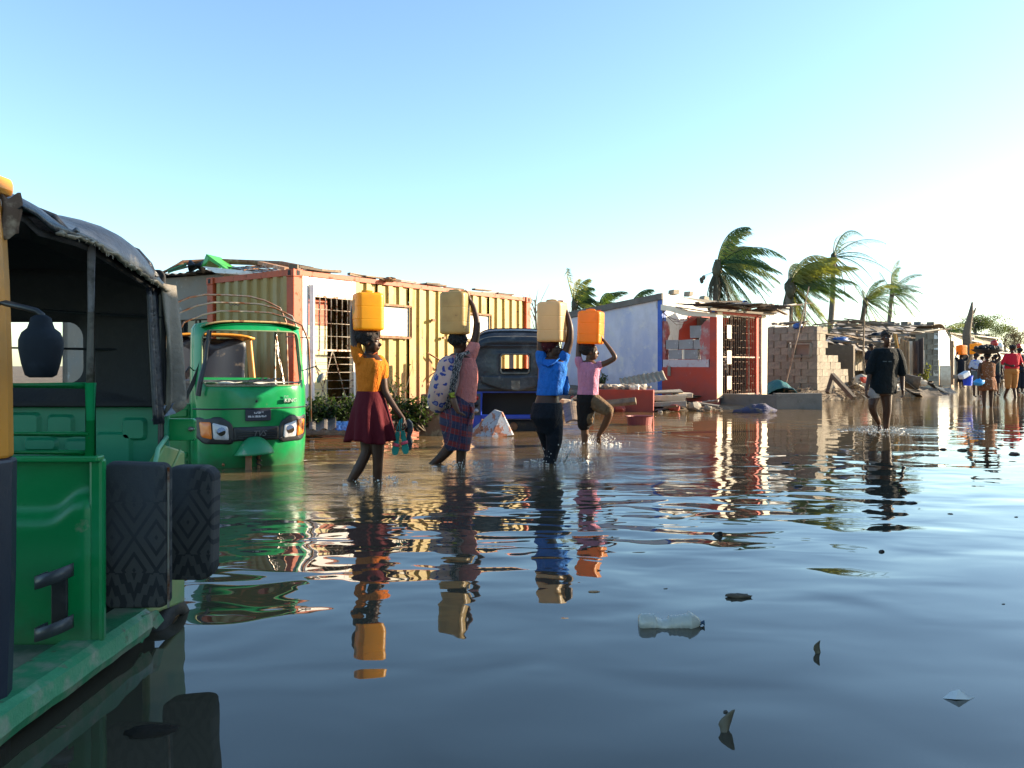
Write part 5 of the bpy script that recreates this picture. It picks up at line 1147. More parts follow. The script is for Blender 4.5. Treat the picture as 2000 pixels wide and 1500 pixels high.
def jerrycan(name,label,c,size,rz,mat,capmat,tilt=0.,lab=None,group='jerrycans carried on heads'):
    """20 litre can: moulded body with ribs and recess, handle, cap"""
    sx,sy,sz=size; t=thing(name,label,'jerrycan',c,group)
    rot=Matrix.Rotation(rz,3,'Z')@Matrix.Rotation(tilt,3,'Y'); c=Vector(c)
    def T(x,y,z): return c+rot@V(x,y,z)
    def rr(k,n=7,r=.045,ins=0.):
        o=rrect(-sx/2*k+ins,sx/2*k-ins,-sy/2*k+ins,sy/2*k-ins,r,n); return o
    lv=[(0,.8),(.012,.93),(.035,.995),(.08,1.),(.27,1.),(.28,1.),(.285,.988),(.295,.988),(.3,1.),(.31,1.),(.61,1.),(.62,1.),(.625,.99),(.635,.99),(.64,1.),(.65,1.),(.88,1.),(.93,.992),(.96,.97),(.985,.9),(1.,.75)]
    b=MB(); b.loft([[T(x,y,q*sz) for x,y in rr(k,7,.05*min(1,k))] for q,k in lv],cap=True); b.build('body',mat,t,smooth=True,label=None)
    b=MB(); b.tube([T(-sx*.28,0,sz*.985),T(-sx*.22,0,sz*1.02),T(0,0,sz*1.03),T(sx*.12,0,sz*1.02),T(sx*.18,0,sz*.985)],.014,8,flat=1.4); b.build('handle',mat,t,smooth=True)
    b=MB(); b.tube([T(sx*.33,0,sz*.96),T(sx*.33,0,sz*1.03)],[.032,.03],14); b.build('cap',capmat,t,smooth=False)
    if lab:
        b=MB(); b.grid(lambda a,e:T(-sx*.502,-sy*.12+a*sy*.36+.01*math.sin(e*12),sz*(.45+.36*e+.03*math.sin(a*14))),6,6); b.build('torn_label',lab,t)
    return t
def canmat(n,c,layers=(),tr=.4,rough=.38):
    m=M(n,c,rough,layers,vary=.06,bump=(40,.08)); nd=m.node_tree.nodes; L=m.node_tree.links
    t=nd.new('ShaderNodeBsdfTranslucent'); x=nd.new('ShaderNodeMixShader'); x.inputs[0].default_value=tr
    bs=nd['Principled BSDF']; lk=bs.inputs['Base Color'].links
    if lk: L.new(lk[0].from_socket,t.inputs[0])
    else: t.inputs[0].default_value=(*c,1)
    L.new(bs.outputs[0],x.inputs[1]); L.new(t.outputs[0],x.inputs[2]); L.new(x.outputs[0],nd['Material Output'].inputs[0]); return m
can_y=canmat('yellow_can',(.85,.42,.01),[((.6,.3,.02),5,.55,.8),((.3,.16,.03),18,.68,.78)]); can_o=canmat('orange_can',(.85,.3,.01),[((.6,.2,.01),5,.55,.8),((.3,.12,.03),20,.68,.78)]); can_t=canmat('tan_can',(.55,.4,.16),[((.4,.27,.1),3,.5,.75),((.25,.16,.07),12,.66,.75)]); can_c=canmat('cream_can',(.72,.52,.26),[((.6,.38,.16),3,.5,.75)])
redcap=M('red_cap',(.5,.02,.02),.4)
def skirt(name,mats,par,secs,folds=9,amp=.05,n=72,seed=0,solid=.006):
    """secs: (centre, hw, hd, yaw, foldfactor)"""
    rs=random.Random(seed); ph=[rs.uniform(0,6) for _ in range(3)]; b=MB(); rings=[]
    for i in range(len(secs)-1):
        for j in range(5):
            q=j/5; A,B=secs[i],secs[i+1]; rings.append([Vector(A[0]).lerp(Vector(B[0]),q)]+[A[k]*(1-q)+B[k]*q for k in (1,2,3,4)])
    rings.append([Vector(secs[-1][0])]+list(secs[-1][1:]))
    out=[]
    for c,w_,d_,yw,ff in rings:
        a=R(yw); ux=V(math.cos(a),math.sin(a),0); uy=V(-math.sin(a),math.cos(a),0)
        out.append([c+(ux*w_*math.cos(t)+uy*d_*math.sin(t))*(1+ff*amp*(math.sin(folds*t+ph[0]+c.z*2)+.6*math.sin((folds-3)*t+ph[1])))+V(0,0,ff*.012*math.sin(3*t+ph[2])) for t in np.linspace(0,2*pi,n,endpoint=False)])
    b.loft(out,cap=False); return b.build(name,mats,par,smooth=True,solid=solid)
VOX=.0075
# --- girl in orange -----------------------------------------------------------
def orange_girl():
    D=7.56; p=lambda x,y,dd=0.:W(x,y,D+dd)
    t=thing('person','girl in orange shirt and dark red skirt under a bright yellow jerrycan, sandals in hand','person',p(730,938),'people carrying water through the flood')
    yw=-28   # direction of the shoulder line
    b=MB()
    torso(b,[(p(727,842),.1,.09,yw),(p(725,812),.155,.13,yw),(p(722,785),.135,.11,yw),(p(721,765),.11,.085,yw),(p(722,740),.12,.09,yw),(p(722,718),.14,.1,yw),(p(722,703),.145,.085,yw),(p(720,694),.1,.06,yw),(p(720,690),.05,.045,yw)])
    limb(b,[p(720,700,.02),p(722,684,.02),p(722,672)],[.055,.045,.045])
    P,rot=head(b,p(724,668),-8,.98,-.05)
    # left arm up to the top of the can
    q,r=smoothpath([p(702,697,-.03),p(694,676,-.02),p(690,638,.02),p(690,610,.06),p(697,579,.08)],[.05,.047,.036,.032,.022]); limb(b,q,r)
    hand(b,p(697,581,.08),V(.85,.2,.3),V(.2,0,-1),.95,.35)
    # right arm down and forward
    q,r=smoothpath([p(744,708,.0),p(747,732,-.02),p(751,764,-.03),p(770,795,-.04),p(788,818,-.05)],[.052,.045,.036,.03,.02]); limb(b,q,r)
    hand(b,p(788,818,-.05),V(.3,-.05,-.8),V(-.9,0,-.5),.95,1.2)
    # legs
    q,r=smoothpath([p(737,830,.0),p(738,868),p(738,900,.0),p(737,935,.03),p(737,985,.03)],[.082,.066,.05,.045,.032]); limb(b,q,r)
    q,r=smoothpath([p(718,830,.02),p(717,865,.04),p(716,884,.02),p(699,918,.0),p(681,945,.0),p(670,965,.0)],[.085,.068,.052,.052,.034,.03]); limb(b,q,r)
    foot(b,p(737,985,.03),V(1,.2,0)); foot(b,p(670,965),V(.7,.2,-.7))
    b.build('body',skin,t,smooth=True,remesh=VOX,smo=3)
    eyes(P,rot,.98,t)
    afro(P,rot,1.,t,hairb,3,(.12,.105,.09),(-.045,0,.055))
    # shirt
    sm=cloth('orange_shirt',(.75,.19,.012),[((.6,.14,.01),4,.55,.75)],1.)
    b=MB(); torso(b,[(p(722,771),.118,.098,yw),(p(722,762),.12,.098,yw),(p(723,740),.135,.108,yw),(p(724,722),.155,.12,yw),(p(722,707),.158,.1,yw),(p(720,699),.125,.078,yw)])
    b.ell(p(747,727,-.0),(.055,.065,.055)); b.ell(p(744,727,.1),(.055,.065,.055))
    q,r=smoothpath([p(704,705,-.02),p(698,690,-.02),p(695,676,-.01)],[.064,.06,.055]); limb(b,q,r)
    q,r=smoothpath([p(740,706,.0),p(746,716,-.01),p(747,732,-.02)],[.066,.066,.06]); limb(b,q,r)
    b.build('shirt',sm,t,smooth=True,remesh=.007,smo=4)
    b=MB(); ring=[p(719,695,-.0)+V(.085*math.cos(a),.055*math.sin(a)-.01,.03*math.cos(a*2)-.02*math.sin(a)) for a in np.linspace(0,2*pi,30)]
    b.tube(ring,.007,6); b.build('neckband',cloth('dark_orange_trim',(.25,.05,.01)),t,smooth=True)
    sk=cloth('maroon_skirt',(.085,.004,.009),(),.3)
    skirt('skirt',sk,t,[(p(721,764),.122,.1,yw,0.),(p(722,780),.15,.13,yw,.1),(p(723,805),.185,.17,yw,.5),(p(724,835),.215,.2,yw,1.),(p(724,861),.235,.22,yw,1.4)],11,.085,seed=2)
    # can
    jerrycan('jerrycan','bright yellow jerrycan with torn label on the head of the girl in orange',p(719,646),(.27,.23,.36),R(25),can_y,can_y,lab=M('torn_label_brown',(.5,.22,.08),.8,[((.7,.4,.05),16,.5,.6)]))
    # sandals held by the straps
    for i,(cx,cy,ang,lab) in enumerate(((774,863,-.12,'left of the two teal sandals with pink straps dangling from the hand'),(789,861,.15,'right of the two teal sandals with pink straps dangling from the hand'))):
        s=thing('sandal',lab,'sandal',p(cx,cy,-.06),'sandals held in the hand'); T=lambda x,z,y=0.:p(cx+x*math.cos(ang)-z*math.sin(ang),cy-z*math.cos(ang)-x*math.sin(ang),-.06+y)
        b=MB(); b.prism([T(x,z) for x,z in ((0,-27),(5,-25),(7,-17),(6,-8),(4.5,2),(5,14),(3,20),(-3,20),(-5,13),(-4.5,2),(-6,-8),(-7,-17),(-5,-25))],V(0,.018,0)); b.build('sole',M('teal_sole%d'%i,(.0,.2,.15),.5),s,bevel=.004)
        b=MB(); b.grid(lambda a,c:T(-7+14*a,-8+c*6+a*2*(1 if i else -1),-.022*math.sin(pi*a)),8,3); b.build('strap',M('pink_strap%d'%i,(.6,.06,.1),.5),s,solid=.004,smooth=True)
        b=MB(); b.tube([T(-5,4,-.01),T(-2,24,-.02),T(2,44,-.01)],.004,5); b.tube([T(5,4,-.01),T(3,24,-.02),T(2,44,-.01)],.004,5); b.build('ankle_strap',M('teal_strap%d'%i,(.0,.25,.2),.5),s,smooth=True)
    s=thing('sandal','dark patterned slipper held behind the two teal sandals','sandal',p(800,850,.02))
    b=MB(); b.prism([p(x,y,.0) for x,y in ((790,823),(797,818),(804,826),(805,840),(801,852),(804,866),(800,880),(794,874),(793,858),(795,845),(790,835))],V(.01,.02,0)); b.build('sole',navy,s,bevel=.004)
    b=MB(); b.grid(lambda a,c:p(792+12*a,836+c*8,-.02*math.sin(pi*a)),8,3); b.build('strap',blackpl,s,solid=.004)
orange_girl()
# --- woman with baby -----------------------------------------------------------
def wrapmat():
    m=M('star_print_wrap',(.5,.33,.27),.85,bump=(9,.7,.03)); n=m.node_tree.nodes; L=m.node_tree.links; b=n['Principled BSDF']
    tc=n.new('ShaderNodeTexCoord'); mp=n.new('ShaderNodeMapping'); mp.inputs['Scale'].default_value=(7,7,7); L.new(tc.outputs['Object'],mp.inputs[0])
    nz=n.new('ShaderNodeTexNoise'); nz.inputs['Scale'].default_value=2.; L.new(mp.outputs[0],nz.inputs['Vector'])
    vo=n.new('ShaderNodeTexVoronoi'); vo.inputs['Scale'].default_value=1.5; vo.inputs['Randomness'].default_value=.35
    ad=n.new('ShaderNodeMix'); ad.data_type='RGBA'; ad.blend_type='LINEAR_LIGHT'; ad.inputs[0].default_value=.35; L.new(mp.outputs[0],ad.inputs[6]); L.new(nz.outputs['Color'],ad.inputs[7]); L.new(ad.outputs[2],vo.inputs['Vector'])
    r=n.new('ShaderNodeValToRGB'); e=r.color_ramp.elements; e[0].position=.2; e[0].color=(.15,.17,.3,1); e[1].position=.42; e[1].color=(.5,.34,.28,1)
    x=e.new(.25); x.color=(.03,.045,.2,1); x=e.new(.38); x.color=(.03,.045,.2,1); L.new(vo.outputs['Distance'],r.inputs[0])
    L.new(r.outputs[0],b.inputs['Base Color']); return m
def bandmat():
    m=M('black_white_band',(.02,.02,.02),.85,bump=(14,.6,.02)); n=m.node_tree.nodes; L=m.node_tree.links; b=n['Principled BSDF']
    tc=n.new('ShaderNodeTexCoord'); w_=n.new('ShaderNodeTexChecker'); w_.inputs['Scale'].default_value=60; mp=n.new('ShaderNodeMapping'); mp.inputs['Rotation'].default_value=(0,.45,0); mp.inputs['Scale'].default_value=(1.,1,.5); L.new(tc.outputs['Object'],mp.inputs[0]); L.new(mp.outputs[0],w_.inputs['Vector'])
    w_.inputs[1].default_value=(.3,.27,.25,1); w_.inputs[2].default_value=(.012,.012,.014,1); L.new(w_.outputs[0],b.inputs['Base Color']); return m
def plaid():
    m=M('plaid_cloth',(.05,.03,.05),.85,bump=(8,.6,.03)); n=m.node_tree.nodes; L=m.node_tree.links; b=n['Principled BSDF']
    tc=n.new('ShaderNodeTexCoord'); sp=n.new('ShaderNodeSeparateXYZ'); L.new(tc.outputs['Object'],sp.inputs[0])
    def ma(op,a,c):
        x=n.new('ShaderNodeMath'); x.operation=op
        for i,q in ((0,a),(1,c)):
            if isinstance(q,(int,float)): x.inputs[i].default_value=q
            else: L.new(q,x.inputs[i])
        return x.outputs[0]
    h=ma('ADD',sp.outputs[2],ma('MULTIPLY',sp.outputs[0],.25)); v=ma('ADD',sp.outputs[0],ma('MULTIPLY',sp.outputs[1],.8))
    def bands(s,f,th): return ma('GREATER_THAN',ma('PINGPONG',ma('MULTIPLY',s,f),.5),th)
    def mix(f,a,c):
        x=n.new('ShaderNodeMix'); x.data_type='RGBA'; L.new(f,x.inputs[0])
        for i,q in ((6,a),(7,c)):
            if isinstance(q,tuple): x.inputs[i].default_value=(*q,1)
            else: L.new(q,x.inputs[i])
        return x.outputs[2]
    c=mix(bands(h,7.,.28),(.03,.03,.075),(.2,.018,.02)); c=mix(bands(v,9.,.4),c,(.1,.03,.06)); c=mix(bands(h,26.,.43),c,(.02,.02,.04)); c=mix(bands(v,26.,.46),c,(.16,.12,.13))
    L.new(c,b.inputs['Base Color']); return m
def pink_woman():
    D=8.87; p=lambda x,y,dd=0.:W(x,y,D+dd)
    t=thing('person','woman in pink shirt with a baby tied on her back under a tan jerrycan','person',p(893,905),'people carrying water through the flood')
    yw=-35; b=MB()
    torso(b,[(p(893,845),.13,.12,yw),(p(893,815),.19,.17,yw),(p(898,790),.165,.14,yw),(p(901,765),.145,.12,yw),(p(903,735),.165,.13,yw),(p(901,712),.175,.12,yw),(p(899,698),.165,.09,yw),(p(897,690),.1,.06,yw)])
    limb(b,[p(896,696),p(896,686),p(896,678)],[.06,.052,.05]); P,rot=head(b,p(897,671),35,1.02,0)
    q,r=smoothpath([p(915,700,-.02),p(922,684,-.03),p(930,655,-.03),p(932,628,-.02),p(925,600,.0),p(918,586,.0)],[.058,.056,.045,.038,.03,.024]); limb(b,q,r)
    hand(b,p(919,590,.0),V(-.25,.1,.9),V(-1,0,0),1.,.25)
    q,r=smoothpath([p(884,702,.1),p(880,725,.25),p(895,740,.35)],[.05,.045,.035]); limb(b,q,r)
    q,r=smoothpath([p(905,840),p(901,880,.0),p(900,912,.0),p(900,950,.02)],[.09,.06,.052,.04]); limb(b,q,r)
    q,r=smoothpath([p(885,840,.02),p(880,872,.03),p(862,893,.0),p(840,911,.0),p(828,925,.0)],[.09,.07,.055,.04,.034]); limb(b,q,r)
    foot(b,p(900,950,.02),V(1,.4,0)); b.build('body',skin,t,smooth=True,remesh=VOX,smo=3)
    afro(P,rot,1.,t,hairm,5,(.112,.095,.085),(-.025,0,.045)); eyes(P,rot,1.,t)
    pk=cloth('pink_shirt',(.62,.22,.19),[((.5,.17,.15),4,.55,.75)],1.)
    b=MB(); torso(b,[(p(902,786),.165,.14,yw),(p(903,765),.165,.138,yw),(p(904,740),.178,.14,yw),(p(903,718),.185,.13,yw),(p(900,701),.18,.1,yw),(p(898,693),.12,.075,yw)])
    b.ell(p(917,732,-.04),(.07,.085,.075)); b.ell(p(916,732,.1),(.07,.08,.075)); b.ell(p(914,775,-.0),(.07,.09,.08))
    q,r=smoothpath([p(912,706,-.02),p(919,693,-.03),p(925,677,-.03)],[.078,.078,.072]); limb(b,q,r); q,r=smoothpath([p(884,704,.1),p(881,722,.2)],[.07,.065]); limb(b,q,r)
    b.build('shirt',pk,t,smooth=True,remesh=.008,smo=4)
    pl=plaid()
    skirt('wrap_skirt',pl,t,[(p(899,772),.16,.13,yw,0),(p(893,795),.205,.17,yw,.2),(p(890,825),.195,.18,yw,.5),(p(893,850),.17,.16,yw,.6),(p(893,872),.15,.13,yw,.6),(p(895,879),.135,.11,yw,.6)],5,.05,seed=5)
    b=MB(); b.grid(lambda a,c:p(912+a*8+4*math.sin(c*5),790+c*42,-.12+.03*math.sin(a*6)),6,12); b.build('skirt_tail',pl,t,smooth=True,solid=.006)
    # wrap with the baby's shape
    b=MB(); rot2=Matrix.Rotation(R(22),3,'Y'); b.ell(p(868,755,-.06),(.165,.19,.31),n=32,m=24,rot=rot2,noise=.07,ns=2.)
    b.ell(p(874,718,-.05),(.12,.15,.14),n=20,m=14,rot=rot2); w_=b.build('baby_wrap',wrapmat(),t,smooth=True,remesh=.012,smo=8)
    b=MB(); b.grid(lambda a,c:p(899-c*26+(a-.5)*15*(1-.2*c)-5*math.sin(pi*c)*0,690+c*108,-.235+.13*abs(c-.5)**1.5*1.6+.012*math.sin(a*25)-.0),14,20); b.build('wrap_band',bandmat(),t,smooth=True,solid=.008)
    b=MB(); b.grid(lambda a,c:p(899+a*16+4*c,690-a*6+c*6,-.19+a*.03),6,4); b.build('wrap_band',MATS['black_white_band'],t,smooth=True,solid=.008)
    jerrycan('jerrycan','dusty tan jerrycan on the head of the woman with the baby',p(889,653),(.3,.25,.475),R(-18),can_t,can_t)
    # baby
    k=thing('person','baby tied on the back of the woman in pink, only a small leg showing','person',p(880,790),'people carrying water through the flood'); b=MB()
    b.ell(p(876,745,-.02),(.1,.1,.15)); b.ell(p(878,712,-.02),(.075,.075,.085)); q,r=smoothpath([p(880,768,-.1),p(885,780,-.26),p(889,793,-.27),p(895,805,-.27)],[.045,.038,.032,.022]); limb(b,q,r)
    b.tube([p(894,803,-.27),p(900,807,-.275),p(908,811,-.28)],[.02,.017,.012],8); b.ell(p(908,811,-.28),.012)
    b.build('body',skinb,k,smooth=True,remesh=.007,smo=3)
    b=MB(); b.tube([p(882,768,-.25),p(884,777,-.26)],[.038,.036],14); b.build('legging_cuff',cloth('lime_cuff',(.4,.42,.05)),k,smooth=True)
pink_woman()
# --- woman in blue shirt ---------------------------------------------------------
def blue_woman():
    D=8.87; p=lambda x,y,dd=0.:W(x,y,D+dd)
    t=thing('person','woman in bright blue shirt, dark jeans and red headscarf under a cream jerrycan','person',p(1075,905),'people carrying water through the flood')
    yw=-20; b=MB()
    torso(b,[(p(1072,835),.1,.1,yw),(p(1068,815),.15,.15,yw),(p(1068,793),.15,.13,yw),(p(1070,775),.125,.105,yw),(p(1074,745),.135,.11,yw),(p(1078,720),.155,.115,yw),(p(1079,706),.15,.09,yw),(p(1077,698),.09,.06,yw)])
    limb(b,[p(1077,702),p(1078,694),p(1079,688)],[.056,.05,.05]); P,rot=head(b,p(1079,681),-30,1.,.12)
    q,r=smoothpath([p(1061,712,.02),p(1057,690,.02),p(1056,668,.02),p(1058,640,.1),p(1066,612,.12)],[.056,.05,.043,.036,.028]); limb(b,q,r)
    q,r=smoothpath([p(1094,712,.0),p(1104,694,-.03),p(1113,665,-.05),p(1114,640,-.05),p(1108,615,-.02),p(1103,603,.0)],[.058,.053,.045,.038,.03,.023]); limb(b,q,r)
    hand(b,p(1103,606,.0),V(-.35,.2,.9),V(-.9,0,-.3),1.,.6,side=1)
    hand(b,p(1066,612,.12),V(.3,.2,.9),V(1,0,0),1.,.3)
    b.build('body',skin,t,smooth=True,remesh=VOX,smo=3); eyes(P,rot,1.,t)
    b=MB(); b.ell(P(-.03,0,.045),(.115,.1,.09),n=24,m=16,rot=rot,noise=.08,ns=3); b.ell(P(-.1,.0,-.01),(.045,.055,.05),n=14,m=10,rot=rot)
    b.build('headscarf',cloth('red_dotted_scarf',(.06,.008,.01),[((.3,.25,.22),38,.66,.7)],.6),t,smooth=True,remesh=.007,smo=2)
    bs=cloth('blue_shirt',(.02,.16,.56),[((.02,.1,.42),4,.5,.75)],1.)
    b=MB(); torso(b,[(p(1073,772),.15,.125,yw),(p(1075,760),.15,.125,yw),(p(1078,738),.155,.13,yw),(p(1080,722),.165,.13,yw),(p(1079,709),.162,.105,yw),(p(1077,702),.11,.08,yw)])
    b.ell(p(1095,737,.0),(.065,.085,.075)); b.ell(p(1094,737,.12),(.06,.08,.07))
    q,r=smoothpath([p(1062,714,.02),p(1058,702,.02),p(1056,692,.02)],[.07,.068,.062]); limb(b,q,r); q,r=smoothpath([p(1093,714,.0),p(1099,703,-.01),p(1103,693,-.03)],[.07,.07,.064]); limb(b,q,r)
    b.build('shirt',bs,t,smooth=True,remesh=.008,smo=4)
    b=MB(); b.tube([p(1058,712,-.13),p(1070,716,-.13),p(1083,708,-.12),p(1092,700,-.09)],[.018,.022,.02,.015],8,flat=.5); b.tube([p(1104,735,-.02),p(1106,755,-.02),p(1104,771,0)],[.03,.04,.03],8); b.build('shirt_fold',bs,t,smooth=True)
    jn=cloth('dark_jeans',(.008,.011,.016),[((.016,.02,.028),5,.5,.7)],.7)
    b=MB(); torso(b,[(p(1069,786),.16,.14,yw),(p(1068,800),.175,.165,yw),(p(1067,815),.18,.18,yw),(p(1072,846),.11,.1,yw)])
    q,r=smoothpath([p(1080,825),p(1083,858,-.02),p(1078,885),p(1074,908),p(1072,935)],[.118,.095,.072,.062,.055]); limb(b,q,r)
    q,r=smoothpath([p(1062,825,.05),p(1070,860,.2),p(1074,885,.25),p(1068,915,.2)],[.115,.09,.066,.055]); limb(b,q,r)
    b.build('jeans',jn,t,smooth=True,remesh=.008,smo=4)
    jerrycan('jerrycan','cream translucent jerrycan with red cap on the head of the woman in blue',p(1079,668),(.3,.25,.45),R(-28),can_c,redcap)
blue_woman()
# --- girl in pink stepping ---------------------------------------------------------
def pink_girl():
    D=11.; p=lambda x,y,dd=0.:W(x,y,D+dd)
    t=thing('person','girl in light pink shirt and knee length shorts lifting one foot out of the water','person',p(1143,866),'people carrying water through the flood')
    yw=-25; b=MB()
    torso(b,[(p(1147,795),.14,.13,yw),(p(1149,775),.14,.12,yw),(p(1149,755),.12,.095,yw),(p(1149,735),.135,.1,yw),(p(1149,718),.15,.1,yw),(p(1149,710),.14,.085,yw),(p(1149,704),.08,.055,yw)])
    limb(b,[p(1150,708),p(1151,699),p(1152,694)],[.052,.046,.046]); P,rot=head(b,p(1154,687),-5,1.05,0)
    q,r=smoothpath([p(1134,716,.0),p(1130,700,.0),p(1130,680,.03),p(1131,655,.08)],[.05,.045,.037,.028]); limb(b,q,r)
    q,r=smoothpath([p(1165,715,-.02),p(1182,710,-.06),p(1203,699,-.1),p(1192,682,-.08),p(1177,662,-.05)],[.048,.042,.036,.029,.021]); limb(b,q,r)
    hand(b,p(1178,664,-.05),V(-.35,.1,.9),V(-.9,.2,0),1.05,.2)
    hand(b,p(1131,656,.08),V(.1,.1,1),V(1,0,0),1.,.3)
    q,r=smoothpath([p(1143,800,.0),p(1142,830),p(1142,850),p(1142,872,.0),p(1142,885,0)],[.085,.056,.052,.036,.034]); limb(b,q,r)
    q,r=smoothpath([p(1156,790,-.02),p(1178,797,-.12),p(1191,805,-.2),p(1184,826,-.1),p(1169,851,.0)],[.085,.075,.056,.052,.032]); limb(b,q,r)
    foot(b,p(1169,851,.0),V(.1,.5,-.5),1.,0); foot(b,p(1142,885,0),V(1,0,0))
    b.build('body',skinb,t,smooth=True,remesh=VOX,smo=3); eyes(P,rot,1.05,t)
    afro(P,rot,1.,t,hairb,9,(.125,.105,.095),(-.045,0,.04))
    ps=cloth('light_pink_shirt',(.6,.23,.33),[((.5,.18,.28),4,.55,.75)],1.)
    b=MB(); torso(b,[(p(1148,772),.15,.125,yw),(p(1149,755),.142,.115,yw),(p(1149,735),.15,.12,yw),(p(1150,720),.162,.12,yw),(p(1149,712),.15,.1,yw),(p(1149,707),.1,.075,yw)])
    b.ell(p(1163,732,-.02),(.055,.07,.06)); q,r=smoothpath([p(1136,717,.0),p(1131,708,0),p(1130,702,0)],[.062,.06,.056]); limb(b,q,r); q,r=smoothpath([p(1163,716,-.02),p(1171,713,-.04)],[.062,.056]); limb(b,q,r)
    b.build('shirt',ps,t,smooth=True,remesh=.008,smo=4)
    b=MB(); b.ell(p(1164,721,-.09),(.035,.01,.018)); b.build('shirt_emblem',M('hot_pink',(.7,.03,.12),.7),t,smooth=True)
    dk=cloth('black_shorts',(.01,.009,.009),(),.7); kh=cloth('khaki_shorts',(.17,.105,.055),[((.1,.06,.03),5,.5,.7)],1.)
    b=MB(); torso(b,[(p(1146,829),.1,.1,yw),(p(1145,800),.12,.13,yw),(p(1147,785),.15,.14,yw),(p(1148,770),.153,.128,yw)])
    q,r=smoothpath([p(1142,795),p(1141,815),p(1141,829)],[.12,.1,.095]); limb(b,q,r); b.build('shorts',dk,t,smooth=True,remesh=.008,smo=4)
    b=MB(); q,r=smoothpath([p(1158,783,-.03),p(1172,792,-.1),p(1187,801,-.17)],[.12,.105,.085]); limb(b,q,r); b.ell(p(1160,776,-.04),(.07,.1,.06)); b.ell(p(1152,818,-.1),(.05,.04,.09),noise=.3); b.build('shorts',kh,t,smooth=True,remesh=.008,smo=3)
    jerrycan('jerrycan','bright orange jerrycan with red cap carried by the girl in pink',p(1153,672),(.33,.27,.46),R(-24),can_o,redcap,tilt=.03)
pink_girl()
# --- generic walker -----------------------------------------------------------------
def walker(label,px,yf,yh,D,top,bottom=None,skirtm=None,arms=('d','d'),lean=0.,wide=1.,yaw=0.,legs=(0.,0.),toplen=.5,botlen=.3,hairc=hairm,face=-90,group='people farther up the flooded street',tee=True,name='person',skinm=skin,extra=None):
    """upright figure: yf, yh = pixel rows of water line and crown; legs = knee offsets in metres"""
    f0=W(px,yf,D); h=W(px,yh,D); H=h.z-f0.z+.12; z0=f0.z-.12; s=H/1.68
    c=V(f0.x,D,0); a=R(yaw); ux=V(math.cos(a),math.sin(a),0); uy=V(-math.sin(a),math.cos(a),0)
    def p(x,y,z): return c+ux*x*s*wide+uy*y*s+V(0,0,z0+z*s)+V(lean*z*s,0,0)
    t=thing(name,label,'person',(c.x,c.y,0),group); b=MB()
    torso(b,[(p(0,0,.8),.13*s*wide,.11*s,yaw),(p(0,0,.9),.165*s*wide,.13*s,yaw),(p(0,0,1.05),.13*s*wide,.1*s,yaw),(p(0,0,1.25),.165*s*wide,.115*s,yaw),(p(0,0,1.37),.18*s*wide,.09*s,yaw),(p(0,0,1.42),.09*s,.06*s,yaw)])
    limb(b,[p(0,0,1.38),p(0,.01,1.47)],[.058*s,.05*s]); P,rot=head(b,p(0,.015,1.565),face,1.*s)
    for sg,lo in ((-1,legs[0]),(1,legs[1])):
        q,r=smoothpath([p(sg*.085,0,.85),p(sg*.09,-lo*.5,.47),p(sg*.085,lo,.08)],[.088*s,.058*s,.038*s]); limb(b,q,r); foot(b,p(sg*.085,lo,.08),uy*-1,s)
    for sg,mode in ((-1,arms[0]),(1,arms[1])):
        if mode=='d': pts=[p(sg*.18,0,1.35),p(sg*.235,.0,1.08),p(sg*.25,-.06,.84)]; hd=V(0,-.2,-1)
        elif mode=='o': pts=[p(sg*.18,0,1.35),p(sg*.27,.0,1.1),p(sg*.33,-.03,.86)]; hd=V(0,-.2,-1)
        elif mode=='u': pts=[p(sg*.18,0,1.37),p(sg*.32,-.02,1.55),p(sg*.2,-.02,1.77)]; hd=V(-sg*.5,0,1)
        else: pts=[p(sg*.18,0,1.35),p(sg*.24,-.03,1.1),p(sg*.15,-.2,1.05)]; hd=V(0,-1,0)
        q,r=smoothpath(pts,[.05*s,.038*s,.024*s]); limb(b,q,r); hand(b,pts[-1],hd,V(-sg,0,0),s,.6)
    b.build('body',skinm,t,smooth=True,remesh=.011,smo=2)
    afro(P,rot,s,t,hairc,int(px),(.108,.09,.075),(-.02,0,.05))
    if top:
        b=MB(); zb=1.42-toplen*1.
        secs=[(p(0,0,zb),.175*s*wide,.145*s,yaw),(p(0,0,(zb+1.2)/2),.17*s*wide,.135*s,yaw),(p(0,0,1.22),.18*s*wide,.135*s,yaw),(p(0,0,1.36),.19*s*wide,.105*s,yaw),(p(0,0,1.43),.11*s,.08*s,yaw)]
        torso(b,secs)
        if tee:
            for sg,mode in ((-1,arms[0]),(1,arms[1])):
                e=p(sg*.235,0,1.14) if mode!='u' else p(sg*.27,-.01,1.47)
                q,r=smoothpath([p(sg*.15,0,1.36),e],[.075*s,.068*s]); limb(b,q,r)
        b.build('shirt',top,t,smooth=True,remesh=.013,smo=3)
    if bottom:
        b=MB(); torso(b,[(p(0,0,.8),.15*s*wide,.13*s,yaw),(p(0,0,.88),.18*s*wide,.15*s,yaw),(p(0,0,1.0),.155*s*wide,.13*s,yaw)])
        for sg,lo in ((-1,legs[0]),(1,legs[1])):
            q,r=smoothpath([p(sg*.085,0,.85),p(sg*.09,-lo*.25,.85-botlen)],[.115*s,.09*s]); limb(b,q,r)
        b.build('shorts',bottom,t,smooth=True,remesh=.013,smo=3)
    if skirtm:
        skirt('skirt',skirtm,t,[(p(0,0,1.03),.15*s*wide,.12*s,yaw,0),(p(0,0,.88),.19*s*wide,.17*s,yaw,.5),(p(0,0,.85-botlen),.21*s*wide,.19*s,yaw,1.)],7,.05,seed=int(px))
    if extra: extra(t,p,s,P,rot)
    return t,p,s,P,rot
